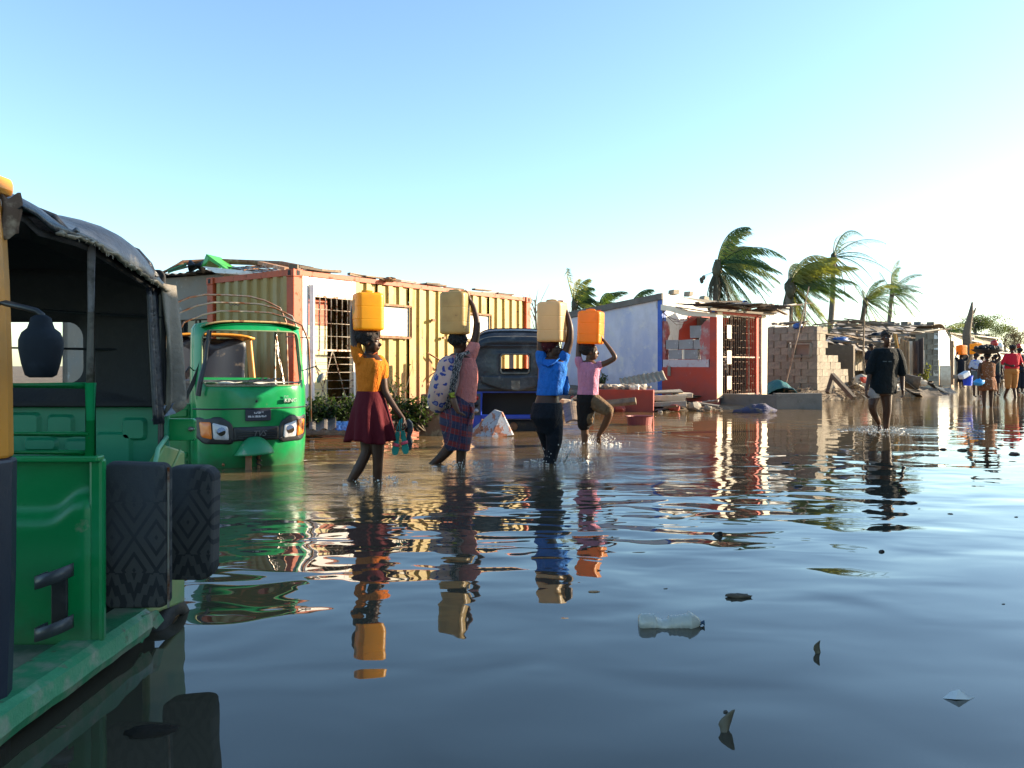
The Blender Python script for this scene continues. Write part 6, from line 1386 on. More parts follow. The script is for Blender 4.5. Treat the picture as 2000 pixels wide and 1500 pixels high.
def man_dark():
    D=13.66; tt=cloth('dark_teal_tee',(.0035,.008,.01),(),.9); bs=cloth('pale_shorts',(.35,.3,.26),(),.6); p=lambda x,y,dd=0.:W(x,y,D+dd)
    t=thing('person','man in loose dark shirt and short pale shorts wading towards the camera','person',p(1731,838)); b=MB(); yw=4
    torso(b,[(p(1718,772),.15,.12,yw),(p(1722,755),.17,.13,yw),(p(1727,725),.15,.11,yw),(p(1731,700),.2,.12,yw),(p(1732,687),.21,.1,yw),(p(1732,680),.1,.07,yw)])
    limb(b,[p(1732,684),p(1732,672)],[.065,.06]); P,rot=head(b,p(1732,661),-98,1.08,0)
    q,r=smoothpath([p(1712,762),p(1703,792,-.08),p(1706,806,-.02),p(1714,820,.15),p(1717,826,.2)],[.1,.07,.058,.05,.036]); limb(b,q,r); foot(b,p(1716,824,.18),V(.1,-.5,-.8),1.1)
    q,r=smoothpath([p(1730,765),p(1733,798,-.03),p(1731,818),p(1731,842),p(1731,856)],[.105,.072,.06,.042,.04]); limb(b,q,r); foot(b,p(1731,856),V(0,-1,0),1.1)
    q,r=smoothpath([p(1712,690),p(1703,715,.0),p(1698,735,-.02),p(1692,762,-.1)],[.06,.052,.042,.028]); limb(b,q,r); hand(b,p(1692,761,-.1),V(-.1,-.2,-1),V(.8,0,0),1.1,.7)
    q,r=smoothpath([p(1752,690),p(1760,715),p(1762,738),p(1763,762,-.08)],[.06,.052,.042,.028]); limb(b,q,r); hand(b,p(1763,761,-.08),V(0,-.2,-1),V(-.8,0,0),1.1,.7)
    b.build('body',skin,t,smooth=True,remesh=.009,smo=3); eyes(P,rot,1.08,t)
    afro(P,rot,1.08,t,hairm,4,(.098,.082,.07),(-.02,0,.055))
    b=MB(); torso(b,[(p(1724,769),.225,.16,yw),(p(1725,755),.225,.16,yw),(p(1728,725),.21,.145,yw),(p(1731,702),.225,.145,yw),(p(1732,688),.225,.12,yw),(p(1732,680),.13,.09,yw)])
    for (a,c,e) in (((1712,690),(1705,708),(1700,724)),((1752,690),(1759,708),(1762,726))):
        q,r=smoothpath([p(*a),p(*c),p(*e)],[.09,.092,.09]); limb(b,q,r)
    b.build('shirt',tt,t,smooth=True,remesh=.012,smo=3)
    b=MB(); b.box(p(1733,706,-.142),(.15,.006,.016)); b.build('chest_print',M('faded_print',(.1,.12,.12),.8),t)
    b=MB(); torso(b,[(p(1716,769),.13,.12,yw),(p(1719,758),.16,.135,yw)]); q,r=smoothpath([p(1712,760),p(1706,775,-.03)],[.115,.1]); limb(b,q,r); q,r=smoothpath([p(1730,762),p(1731,771)],[.115,.1]); limb(b,q,r)
    b.build('shorts',bs,t,smooth=True,remesh=.012,smo=3)
man_dark()
def street_people():
    br=cloth('rust_print_dress',(.2,.07,.025),[((.5,.4,.33),26,.6,.64)],.6)
    g='people farther up the flooded street'
    # woman with basin
    r=walker('woman in rust brown patterned dress with a wide dark basin on her head',1929,795,689,20.9,br,None,br,arms=('d','u'),wide=1.12,toplen=.42,botlen=.25,face=80,tee=False)
    D=20.9; p=lambda x,y,dd=0.:W(x,y,D+dd)
    b=MB(); rings=[]
    for z,rr in ((0,.2),(.02,.24),(.08,.34),(.11,.38),(.12,.385)): rings.append([p(1928,691)+V(rr*math.cos(a),rr*math.sin(a),z) for a in np.linspace(0,2*pi,28,endpoint=False)])
    bt=thing('basin','wide dark basin of dark goods on the head of the woman in rust dress','basin',p(1928,691)); b.loft(rings); b.build('bowl',blackpl,bt,smooth=True)
    b=MB(); rs=random.Random(2)
    for i in range(46): a=rs.uniform(0,2*pi); q=rs.uniform(0,.3); b.ell(p(1928,691)+V(q*math.cos(a),q*math.sin(a),.12+.07*(1-q/.3)+rs.uniform(0,.03)),rs.uniform(.03,.06),n=7,m=5,noise=.4)
    tag(b.build('goods',rubber,bt,smooth=True),kind='stuff')
    b=MB(); b.ell(p(1912,747,-.15),(.13,.1,.09),noise=.4,n=14,m=10); tag(b.build('plastic_bag',M('sky_blue_bag',(.04,.3,.65),.4),None,smooth=True),'small bright blue plastic bag in the hand of the woman with the basin','bag')
    # red shirt
    walker('person in bright red shirt and tan shorts walking away',1973,775,674,27,cloth('red_shirt',(.55,.015,.03)),cloth('tan_shorts',(.42,.17,.045)),arms=('h','h'),botlen=.42,toplen=.46,legs=(.12,-.1),face=95,lean=.05,wide=1.15)
    walker('person in dark clothes just right of the one in red',1992,762,680,31,cloth('dark_navy_cloth',(.01,.014,.025)),cloth('dark_trousers',(.012,.016,.025)),arms=('d','d'),botlen=.6,toplen=.5,face=95)
    walker('person in white and blue top and grey skirt, head just left of the basin',1907,768,690,26,cloth('white_blue_top',(.4,.42,.5),[((.03,.09,.5),3,.5,.56)]),None,cloth('grey_skirt',(.1,.12,.12)),arms=('h','h'),botlen=.35,toplen=.42,face=120)
    walker('child in dark clothes under the orange jerrycan left of the basin',1878,752,692,33,cloth('black_top',(.012,.014,.02)),cloth('black_bottom',(.01,.012,.018)),arms=('u','u'),botlen=.5,toplen=.5,face=90)
    walker('person behind the woman with the basin, mostly hidden',1945,765,692,29,cloth('dark_green_cloth',(.02,.03,.03)),cloth('dark_bottom',(.02,.02,.03)),arms=('d','d'),face=90)
    jerrycan('jerrycan','orange jerrycan on the head of the dark dressed child far up the street',W(1878,693,33),(.34,.3,.4),R(20),can_o,can_o)
    jerrycan('jerrycan','yellow orange jerrycan far up the street, half behind the basin',W(1906,692,27.5),(.32,.28,.38),R(10),can_y,can_y)
    # bucket and white can near the person in white
    b=MB(); c=W(1890,753,25); rings=[[c+V(rr*math.cos(a),rr*math.sin(a),z) for a in np.linspace(0,2*pi,20,endpoint=False)] for z,rr in ((0,.12),(.3,.15),(.32,.16))]; b.loft(rings); tag(b.build('bucket',M('blue_bucket',(.01,.06,.6),.35),None,smooth=False),'deep blue bucket carried low beside the person in white and blue','bucket')
    b=MB(); c=W(1883,738,24.9); b.box((0,0,0),(.34,.2,.18)); o=b.build('water_can',M('milky_white',(.55,.58,.6),.4),None,org=(0,0,0),bevel=.04); o.location=c+V(0,0,.09); o.rotation_euler=(0,-.4,.3); tag(o,'milky white plastic can resting on the blue bucket','can')
    # far crowd
    rs=random.Random(14); tops=[cloth('crowd_cloth_%d'%i,c) for i,c in enumerate(((.5,.03,.03),(.02,.02,.03),(.3,.28,.25),(.05,.08,.2),(.4,.2,.05)))]
    labs=['far walker in red near the right edge of the photo','far dark dressed walker beyond the red shirt','far walker in pale shirt between the huts','far walker in blue beyond the basin','far walker in orange at the end of the street','far walker in red beyond the white and blue top','second far dark walker beside the far huts','far pale walker at the very right edge']
    xs=[1985,1998,1952,1962,1940,1918,1868,2006]
    for i,x in enumerate(xs):
        D=rs.uniform(38,60); yf=HY+1.1*F/D; yh=HY-.5*F/D
        walker(labs[i],x,yf,yh,D,tops[[0,1,2,3,4,0,1,2][i]],tops[1],arms=('d','u' if i%2 else 'd'),face=90,botlen=.5,group='people farther up the flooded street')
    for i,(x,y,D,m_,lab) in enumerate(((1942,671,30,redl,'round red bundle carried high beyond the basin'),(1990,676,44,redl,'red container on a head at the right edge'),(1953,676,34,white,'small white can right of the red bundle'))):
        b=MB(); b.ell(W(x,y,D),(.13,.12,.14),n=14,m=10,noise=.2); tag(b.build('head_load',m_,None,smooth=True),lab,'bundle')
    # person behind the gate and one standing in the dark shack
    q=RH(1.25,0,-.5); px=1000+q.x*F/q.y
    walker('person in dark and white clothes standing behind the barred gate of the red shop',px,HY+.75*F/q.y,HY-.42*F/q.y,q.y,cloth('black_white_cloth',(.03,.03,.035),[((.5,.48,.45),9,.55,.6)]),MATS['dark_trousers'],arms=('d','d'),face=-95,botlen=.6,group=None)
    walker('dark silhouetted person standing in the shack doorway behind the man in dark',1703,752,672,27.5,MATS['dark_navy_cloth'],MATS['dark_trousers'],arms=('d','o'),face=-80,botlen=.55,group=None)
street_people()
# ---------------- palms, trees, shrubs ----------------
def add_frond(b,P0,d0,L,wind,droop,rs,lw=.03,ll=.55,n=38,side=1.):
    """rachis curve with thin leaflets on both sides"""
    pts=[Vector(P0)]; d=Vector(d0).normalized(); N=14
    for i in range(N):
        q=(i+1)/N; d=(d+wind*(.10*q)+V(0,0,-droop*.12*(.4+q))).normalized(); pts.append(pts[-1]+d*L/N)
    b.tube(pts,[.028*(1-i/(N+1))+.005 for i in range(N+1)],4)
    for k in range(n):
        q=.12+.88*k/n; f=q*N; i=min(N-1,int(f)); p=pts[i].lerp(pts[i+1],f-i); t=(pts[i+1]-pts[i]).normalized()
        s=t.cross(V(0,0,1)); s=s.normalized() if s.length>.05 else V(0,1,0)
        for sg in (1,-1):
            l=ll*(.35+.65*math.sin(pi*min(1,q*.9+.12)))*rs.uniform(.75,1.1)
            dv=(t*.55+s*sg*rs.uniform(.25,.6)*side+V(0,0,-.6-.35*droop*rs.random())+wind*.6+V(rs.uniform(-.1,.1),rs.uniform(-.1,.1),rs.uniform(-.1,.1))).normalized()
            w_=t*lw*rs.uniform(.6,1.)*.5; m_=p+dv*l*.5+V(0,0,-.02); e=p+dv*l+V(0,0,-.1*l)+wind*.06
            b.add([p-w_*.5,p+w_*.5,m_+w_,m_-w_,e],[(0,1,2,3),(3,2,4)])
def palm(label,crown,base,d,L,nf,seed,mats=None,spread=1.,dry=3,up=1.,lw=.035,trunk_r=.16,nuts=0,ll=.55,n=38,angs=None,wx=1.):
    rs=random.Random(seed); c=W(crown[0],crown[1],d); g=W(base[0],base[1],d); g.z=.1
    t=thing('palm_tree',label,'palm tree',g,'wind blown coconut palms behind the houses'); wind=V(1.*wx,.05,-.05)
    k=12; pts=[g.lerp(c,i/k)+V(.12*math.sin(i*.5)*(i/k-1),0,0) for i in range(k+1)]
    b=MB(); b.tube(pts,[trunk_r*(1.1-.35*i/k)+.012*(i%2) for i in range(k+1)],9); b.build('trunk',bark,t,smooth=True)
    b=MB(); b.ell(c-V(0,0,trunk_r),(trunk_r*1.05,trunk_r*1.05,trunk_r*2.4),n=12,m=9,noise=.5); b.build('crown_fibre',frondd,t,smooth=True)
    for i in range(nf):
        ph=R(108)*up-R(172)*(i+rs.uniform(-.3,.3))/nf
        d0=V(math.cos(ph)*.9,rs.uniform(-.75,.75)*spread,math.sin(ph)+.1).normalized()
        b=MB(); add_frond(b,c,d0,L*rs.uniform(.7,1.1),wind*rs.uniform(.5,1.3),rs.uniform(.5,1.3),rs,lw,ll,n); b.build('frond',rs.choice(mats or [frond,frond,frond,frondy]),t)
    for i in range(dry):
        a=rs.uniform(-3,3); d0=V(math.cos(a)*.5,math.sin(a)*.5,-.5).normalized(); b=MB(); add_frond(b,c-V(0,0,.2),d0,L*rs.uniform(.4,.7),V(.2,0,-.2),2.2,rs,lw,ll*.7,n//2); b.build('dry_frond',frondd,t)
    for i in range(nuts):
        b=MB(); a=rs.uniform(0,6.3); q=c+V(math.cos(a)*.38-.3*(i%3),math.sin(a)*.2,-.5-rs.uniform(0,.5)); b.tube([c-V(0,0,.2),q+V(0,0,.1)],.012,4); b.ell(q,(.1,.1,.13),n=8,m=6); b.build('coconut',woodd,t,smooth=True)
    return t
palm('tallest palm, bushy crown swept right, just behind the red shop roof',(1400,520),(1394,640),40,3.6,26,3,up=.72,dry=12,trunk_r=.22,nuts=7,lw=.07,ll=.8,n=60)
palm('bright yellow green palm with dense drooping crown behind the white board shed',(1542,558),(1530,650),36,2.9,22,8,mats=[frond,frondy,frondy,frond],dry=4,trunk_r=.22,up=.75,lw=.07,ll=.75,n=54)
palm('thin ragged palm with sparse long fronds right of the yellow green palm',(1628,502),(1618,650),43,3.3,11,15,up=.9,dry=5,trunk_r=.16,lw=.03,ll=.42,n=30)
palm('short leaning palm between the ragged palm and the rightmost palm',(1690,588),(1660,640),46,2.4,16,23,dry=3,trunk_r=.15,lw=.04,up=.9,ll=.45)
palm('rightmost palm, slim leaning trunk and small swept crown',(1742,572),(1722,640),50,2.7,15,31,dry=2,trunk_r=.14,lw=.04,up=1.05,ll=.5)
palm('low palm showing above the left end of the blue and white wall',(1122,592),(1118,650),33,1.5,14,44,dry=1,trunk_r=.14,up=1.,lw=.045,ll=.42)
palm('second low palm head just right of the one above the blue wall',(1170,598),(1168,650),34,1.4,10,52,dry=0,trunk_r=.12,up=.8,lw=.045,ll=.4)
palm('palm tip peeping over the roof edge right of the two low heads',(1233,592),(1230,650),33,1.2,4,61,mats=[frondy,frond],dry=0,trunk_r=.1,up=.5,lw=.045,ll=.4)
palm('grey ragged palm bent low beside the far huts',(1842,648),(1838,700),50,2.2,8,70,dry=2,trunk_r=.12,up=.5,lw=.03,ll=.45)
def tree(label,px,py,d,rx,rz,base_y,seed,mat=leafb,dens=1.,bare=0,cat='tree'):
    rs=random.Random(seed); c=W(px,py,d); g=V(c.x,c.y,.0)
    t=thing('round_tree' if not bare else 'bare_tree',label,cat,g,None)
    b=MB(); b.tube([g,g.lerp(c,.5)+V(.1,0,0),c],[rx*.09,rx*.07,rx*.04],7); b.build('trunk',bark,t,smooth=True)
    for i in range(9):
        a=rs.uniform(0,2*pi); e=c+V(math.cos(a)*rx*.8,math.sin(a)*rx*.8,rs.uniform(-.3,.9)*rz); b=MB(); s0=g.lerp(c,rs.uniform(.5,1)); b.tube([s0,s0.lerp(e,.5)+V(0,0,.1*rz),e],[rx*.035,rx*.02,rx*.008],5); b.build('branch',bark,t,smooth=True)
    if not bare:
        b=MB(); cl=[(rs.gauss(0,.42),rs.gauss(0,.42),rs.gauss(.1,.4)) for _ in range(26)]
        for q in cl:
            for k in range(int(300*dens)):
                p=c+V((q[0]+rs.gauss(0,.17))*rx,(q[1]+rs.gauss(0,.17))*rx,(q[2]+rs.gauss(0,.15))*rz); s=.022*rx*rs.uniform(.6,1.3)
                u=Vector((rs.gauss(0,1),rs.gauss(0,1),rs.gauss(0,1))).normalized(); v_=u.cross(V(rs.random(),rs.random(),rs.random())).normalized()
                b.add([p-u*s,p+v_*s*.6,p+u*s,p-v_*s*.6],[(0,1,2,3)])
        tag(b.build('crown',mat,t),kind='stuff')
tree('broad round green tree behind the wide far hut',1905,638,85,2.9,1.5,745,5,leafb)
tree('small dark tree between the wide far hut and the right edge tree',1942,662,90,1.4,1.5,745,6,leafb,.5)
tree('hazy brownish tree at the far right end of the street',1981,658,105,2.6,1.8,745,7,M('x',(.1,.1,.1)) if False else leafmat('brownish_leaf',(.12,.09,.045),(.12,.1,.04)),.8)
tree('leafless thin tree just left of the far right tree',1962,660,95,1.8,2.6,745,9,bare=1)
tree('thin bare twigs showing above the right end of the container roof',1045,585,40,.9,.9,640,10,bare=1)
tree('low leafless shrub tips beside the palm at the blue wall',1098,610,36,.8,.8,640,12,bare=1)
# broken trunk / forked post and wire
b=MB(); b.tube([W(1884,735,45),W(1890,690,45),W(1888,650,45),W(1896,612,45),W(1899,590,45)],[.32,.28,.22,.14,.05],8); st=thing('dead_trunk','broken dead tree trunk with short fork above the far crowd','dead tree',W(1884,740,45)); b.build('trunk',bark,st,smooth=True)
b=MB(); b.tube([W(1894,622,45),W(1901,612,45),W(1907,600,45)],[.1,.07,.03],6); b.build('fork',bark,st,smooth=True)
b=MB(); b.tube([W(1905,607,46)+V(i*2.2,i*.2,.35*i-.02*i*(8-i)) for i in range(9)],.012,4); tag(b.build('power_line',blackpl,None),'thin sagging wire crossing the white sky at the right','wire')
# leafy shrubs and cut branches before the container
def shrub(label,c,size,nb,nl,seed,ls=.05,name='shrub',up=.8,mat=leaf):
    rs=random.Random(seed); c=Vector(c); t=thing(name,label,'shrub',c)
    b=MB(); lb=MB()
    for i in range(nb):
        a=rs.uniform(0,2*pi); e=c+V(math.cos(a)*size[0]*rs.uniform(.2,1),math.sin(a)*size[1]*rs.uniform(.2,1),size[2]*rs.uniform(.25,1)*up); s0=c+V(rs.uniform(-.5,.5)*size[0],rs.uniform(-.4,.4)*size[1],0)
        m_=s0.lerp(e,.5)+V(rs.uniform(-.08,.08),0,.05); b.tube([s0,m_,e],[.011,.008,.003],5)
        for k in range(nl):
            q=rs.uniform(.3,1.05); p=s0.lerp(m_,q*2) if q<.5 else m_.lerp(e,min(1,(q-.5)*2)); s=ls*rs.uniform(.5,1.25)
            p=p+V(rs.gauss(0,.035),rs.gauss(0,.035),rs.gauss(0,.03)); u=Vector((rs.gauss(0,1),rs.gauss(0,1),rs.gauss(-.4,.7))).normalized(); v_=u.cross(V(rs.random(),rs.random(),rs.random()+.3)).normalized(); n_=u.cross(v_)
            lb.add([p,p+u*s*.5+v_*s*.3+n_*s*.08,p+u*s*1.1,p+u*s*.5-v_*s*.3+n_*s*.08],[(0,1,2),(0,2,3)])
    tag(b.build('stems',woodd,t,smooth=True),kind='stuff'); tag(lb.build('foliage',mat,t),kind='stuff')
shrub('leafy green bush in the water at the foot of the barred container door',W(650,838,12.1),(.55,.3,.66),64,30,1,ls=.07)
shrub('lower leafy clump at the left end of the bush before the container',W(622,838,12.0),(.34,.25,.46),34,28,2,ls=.07)
shrub('tall thin broken branch with leaves beside the arm of the girl in orange',W(775,842,12.6),(.3,.2,1.05),13,13,3,ls=.075,up=1.)
shrub('leafy clump between the girl in orange and the rusty post',W(808,842,12.5),(.42,.25,.75),40,24,4,ls=.08)
shrub('dark low leafy clump right of the rusty post by the wrapped baby',W(855,846,12.7),(.3,.2,.45),22,22,5,ls=.06)
shrub('dry yellow green weeds against the far sunlit wall corner',W(1806,750,33),(.35,.25,1.1),20,14,6,ls=.09,mat=frondy)
shrub('small green weed by the rubble left of the leaning corrugated sheet',W(1176,752,20.5),(.25,.2,.45),14,14,7,ls=.06)
# ---------------- debris along the shore ----------------
def gpt(px,py,z=0.): d=F*(CH-z)/(py-HY); return W(px,py,d)
rs=random.Random(77)
b=MB(); b.prism([W(822,770,12.6),W(862,768,12.6),W(866,852,12.5),W(818,852,12.5)],V(0,.1,0)); tag(b.build('rusty_post',rustm,None,bevel=.01),'rusty flat metal post sunk in the water between the two leading women','post')
b=MB(); b.grid(lambda a,c:W(604+a*52,817+c*24-a*3,12.0-c*.6)+V(0,0,.02*math.sin(a*14)),16,6); tag(b.build('bent_sheet',tin,None,solid=.008),'grey bent metal sheet floating below the bush at the container door','metal sheet')
b=MB(); b.grid(lambda a,c:W(654+a*46,822+c*18+a*2,11.9-c*.5)+V(0,0,.03*mnoise.noise(V(a*9,c*7,1))),14,8); tag(b.build('blue_plastic',bluet,None,smooth=True,solid=.004),'crumpled sheet of blue plastic at the waterline under the bush','plastic sheet')
t=thing('tilted_slab','peeling tilted grey and rust coloured panel sticking out of the water by the blue rickshaw','slab',W(965,846,12.4))
b=MB(); b.prism([W(918,842,12.6),W(965,800,12.6),W(980,805,12.5),W(1002,850,12.3),W(960,855,12.2),W(920,852,12.4)],V(.02,.06,0)); b.build('panel',M('peeling_panel',(.3,.31,.33),.7,[((.3,.1,.045),6,.5,.56,(1.6,1,.8)),((.12,.05,.03),16,.6,.64)],bump=(22,.5,.02)),t,bevel=.01)
b=MB(); b.grid(lambda a,c:W(1100+a*52+c*5,792+c*34-a*6*(1-c),14.6-c*.9)+V(0,0,.05*math.sin(a*5)),12,6); tag(b.build('broken_board',wood,None,solid=.03),'broken brown board lying half in water right of the blue woman','board')
# low red wall piece
def seg(name,label,cat,A,B,z0,z1,th,mat,parent=None,capz=None):
    A=Vector(A);B=Vector(B); u=(B-A); u.z=0; n=V(-u.y,u.x,0).normalized(); m=MB(); m.prism([V(A.x,A.y,z0),V(B.x,B.y,z0),V(B.x,B.y,z1),V(A.x,A.y,z1)],n*th)
    return tag(m.build(name,mat,parent,bevel=.012),label,cat)
A=W(1150,0,19.1); B=W(1276,0,18.7)
seg('low_red_wall','low red painted wall stump at the waterline behind the stepping girl','wall',A,B,-.1,.52,.25,redwall)
for i in range(46):
    p=V(A.x,A.y,.54).lerp(V(B.x,B.y,.54),rs.random())+V(0,rs.uniform(.05,1.2),rs.uniform(0,.06)); s=rs.uniform(.05,.16)
    lump('rubble','pale mortar or block lump on the rubble behind the low red wall','rubble',p,(s*1.6,s*1.3,s),rs.choice([cream,concrete,block,plaster]),rz=rs.uniform(0,3),seed=i,group='rubble lumps behind the low red wall')
# hollow blocks / slabs stack right of it
for i,(px,py,d,sx,sz,lab) in enumerate(((1303,790,19.2,.85,.13,'lowest pale broken slab of the pile right of the low red wall'),(1300,778,19.4,.8,.14,'middle rough edged slab of the pile right of the low red wall'),(1293,766,19.6,.95,.07,'thin top slab of the pile right of the low red wall'),(1333,773,19.5,.45,.12,'short slab end at the right of the slab pile'))):
    s=slabthing('broken_slab',lab,'slab',W(px,py,d),(sx,.6,sz),cream if i in (1,3) else concrete,rz=rs.uniform(-.1,.15),rx=rs.uniform(-.06,.06),ry=rs.uniform(-.04,.08),jit=.03,seed=i)
for i in range(70):
    px=rs.uniform(1095,1400); py=rs.uniform(752,795)-(6 if px>1330 else 0); d=rs.uniform(18.6,21.3); p=W(px,0,d); z=gz(p.x,d)+rs.uniform(.0,.1); s=rs.uniform(.06,.26)
    if px>1300: z=max(z,.05)
    k=rs.random()
    if k<.6: lump('rubble','broken concrete lump in the rubble before the blue wall and red shop','rubble',V(p.x,d,z+s*.2),(s*1.5,s*1.2,s*.8),rs.choice([concrete,concd,block,cream,redwall]),rz=rs.uniform(0,3),rx=rs.uniform(-.3,.3),seed=i,group='rubble before the blue wall')
    else:
        slabthing('scrap_board','flat scrap board or slab in the rubble before the blue wall','board',V(p.x,d,z+.08),(rs.uniform(.3,.9),rs.uniform(.1,.3),rs.uniform(.02,.06)),rs.choice([wood,woodd,concd,tin]),rz=rs.uniform(-.6,.6),rx=rs.uniform(-.2,.2),ry=rs.uniform(-.15,.15),seed=i,group='scrap boards before the blue wall')
corrsheet('corrugated_sheet','long weathered corrugated sheet leaning against the corner of the blue wall','metal sheet',W(1256,742,20.0),(1.15,.36,1),MATS['rubble_tin'] if 'rubble_tin' in MATS else M('rubble_tin',(.22,.19,.14),.6,[((.3,.26,.2),6,.5,.65)],bump=(30,.2)),rz=.05,rx=R(40),ry=R(-10),pitch=.12,amp=.018,bend=.03,seed=3)
corrsheet('corrugated_sheet','shorter dark corrugated sheet lying left of the leaning one','metal sheet',W(1205,762,20.4),(.8,.4,1),tin,rz=-.3,rx=R(20),ry=R(6),pitch=.12,amp=.018,bend=.05,seed=5)
slabthing('brown_plank','thick brown plank resting on the tarp before the low red wall','plank',W(1200,786,17.6),(.95,.16,.07),wood,rz=-.1,ry=-.1,rx=.9,seed=4)
b=MB(); b.grid(lambda a,c:W(1100+a*215,0,17.2-c*1.2)+V(0,0,-1.1+.02+.28*math.sin(pi*min(1,a*1.25))**2*math.sin(pi*(c*.85+.12))+.16*mnoise.noise(V(a*9,c*4,1))-CH+1.1)-V(0,0,1.1-.0)+V(0,0,0),44,14)
b.v=[(x,y,z-(W(0,0,y).z)+1.13) for x,y,z in b.v]; tag(b.build('dark_tarp',tarp,None,smooth=True,solid=.01),'long crumpled dark tarpaulin floating before the low red wall','tarpaulin')
b=MB(); c=gpt(1249,829); rings=[[c+V(r_*math.cos(a),r_*math.sin(a),z) for a in np.linspace(0,2*pi,26,endpoint=False)] for r_,z in ((.21,-.08),(.245,.15),(.26,.16),(.235,.155),(.2,-.05))]; b.loft(rings); tag(b.build('red_tub',M('faded_red_tub',(.22,.045,.04),.5),None,smooth=False),'faded red plastic tub sitting in the water below the tarp','tub')
# low concrete basin wall before the gate
Q=[gpt(1397,787),gpt(1516,801),gpt(1606,784)]
Q=[W(1397,0,20.9),W(1516,0,19.8),W(1606,0,20.0)]
lw=thing('low_concrete_wall','low grey concrete kerb wall angled out into the water before the barred gate','wall',(Q[1].x,Q[1].y,0))
for A,B in ((Q[0],Q[1]),(Q[1],Q[2])): seg('wall_segment',None,None,A,B,-.1,.36 if A is Q[0] else .4,.16,concd,lw)
for i,(px,py,dd) in enumerate(((1500,798,0),(1470,803,0))): pass
b=MB(); b.ell(gpt(1475,806),(.42,.3,.2),n=20,m=12,noise=.5,ns=2.2); tag(b.build('sunken_sack',M('blue_grey_sack',(.04,.04,.085),.8,[((.1,.09,.08),5,.5,.6)],bump=(14,.8,.03)),None,smooth=True),'blue grey striped sack half sunk before the concrete kerb wall','sack')
for i in range(16):
    px=rs.uniform(1280,1560); p=gpt(px,rs.uniform(803,812)-(px-1280)*.04); s=rs.uniform(.04,.12); lump('wet_stone','small wet lump poking out of the water along the shore','stone',p,(s*1.6,s,s*.8),rs.choice([concd,woodd,concrete]),rz=rs.uniform(0,3),seed=100+i,group='small wet lumps along the shore')
# mud mound with straw litter right of it, inverted V beams
for i,(a,c,lab) in enumerate((((1617,768,24.),(1628,731,24.2),'short left beam of the inverted V propped on the mud by the block wall'),((1625,732,24.1),(1668,778,23.2),'long right beam of the inverted V sloping down to the water'))):
    m=MB(); m.beam(W(*a),W(*c),.13,.13); tag(m.build('beam',woodd,None,bevel=.01),lab,'beam')
m=MB(); m.grid(lambda a,c:V(W(1545+a*160,0,23.2+c*2.4).x,23.2+c*2.4+a*2.0,-.05+.42*math.sin(pi*min(1,c*.75+.05))*math.sin(pi*(a*.9+.08))**.6+.07*mnoise.noise(V(a*12,c*7,2))),40,16); tag(m.build('mud_mound',groundm,None,smooth=True),kind='structure')
m=MB()
for i in range(420):
    x=rs.uniform(1540,1720); d=rs.uniform(23.3,26.5); p=W(x,0,d); p.z=.1+rs.uniform(.02,.33); a=rs.uniform(0,pi); dv=V(math.cos(a),math.sin(a),rs.uniform(-.3,.3))*rs.uniform(.04,.18); m.beam(p-dv,p+dv,.015,.006)
tag(m.build('litter',wood,None),'scattered straw and splinters on the mud before the block house','litter',kind='stuff')
for i in range(42):
    x=rs.uniform(1655,1755); d=rs.uniform(25.5,29); p=W(x,0,d); z=.15+rs.uniform(0,.5); s=rs.uniform(.08,.3)
    if i%2: lump('junk_lump','crumpled junk lump in the heap before the dark shack','junk',V(p.x,d,z),(s*1.5,s*1.2,s),rs.choice([concd,woodd,plyw,tarp,tin,redwall]),rz=rs.uniform(0,3),seed=i+50,group='junk heap before the dark shack')
    else: slabthing('junk_board','splintered board in the junk heap before the dark shack','board',V(p.x,d,z),(rs.uniform(.3,1.1),.1,.035),rs.choice([wood,woodd,plyw]),rz=rs.uniform(-1,1),ry=rs.uniform(-.6,.6),seed=i,group='junk boards before the dark shack')
m=MB(); m.ell(W(1684,747,26),(.3,.2,.28),n=16,m=12,noise=.15); tag(m.build('pale_drum',M('pale_drum_mat',(.4,.36,.28),.6,[((.15,.12,.09),5,.5,.6)]),None,smooth=True),'pale round drum lying in the junk heap left of the man in dark','drum')
# curved dark sheets at the waterline right of the man in dark
for i,(px,py,d,sx,ry,lab) in enumerate(((1795,762,30,1.6,.35,'large curved dark sheet right of the man in dark'),(1835,763,32,1.5,.28,'second curved dark sheet near the corner of the sunlit wall'),(1800,776,28.5,1.7,.08,'flat dark sheet lying lowest at the water right of the man'),(1828,776,30,.9,-.1,'small dark slab at the water below the curved sheets'),(1775,752,30,.9,.6,'short dark board tilted up beside the man in dark'))):
    m=MB(); m.grid(lambda a,c:V((a-.5)*sx,(c-.5)*.7,.16*(2*a-1)**2+.06*(2*c-1)**2+.03*mnoise.noise(V(a*4+i,c*4,0))),12,6); o=m.build('dark_sheet',[woodd,tarp,woodd,concd,tin][i],None,org=(0,0,0),solid=.04); o.location=W(px,py,d); o.rotation_euler=(.35,ry,.3*i); tag(o,lab,'sheet')
for i,(px,py) in enumerate(((1793,742),(1786,746),(1802,748),(1770,770))): lump('pale_stone',['round pale stone on top of the curved sheets','pale stone left of the round one on the sheets','pale stone right of the round one on the sheets','bright pale block low beside the man in dark'][i],'stone',W(px,py,30.),(.32,.25,.24),cream,seed=i+9)
for i in range(40):
    x=rs.uniform(1856,1990); d=rs.uniform(50,80); p=W(x,0,d); slabthing('far_scrap','far scrap board or block along the huts up the street','scrap',V(p.x,d,rs.uniform(.1,.5)),(rs.uniform(.4,1.6),.3,rs.uniform(.1,.3)),rs.choice([wood,woodd,tin,concrete]),rz=rs.uniform(0,3),ry=rs.uniform(-.3,.3),seed=i,group='far scrap along the huts')
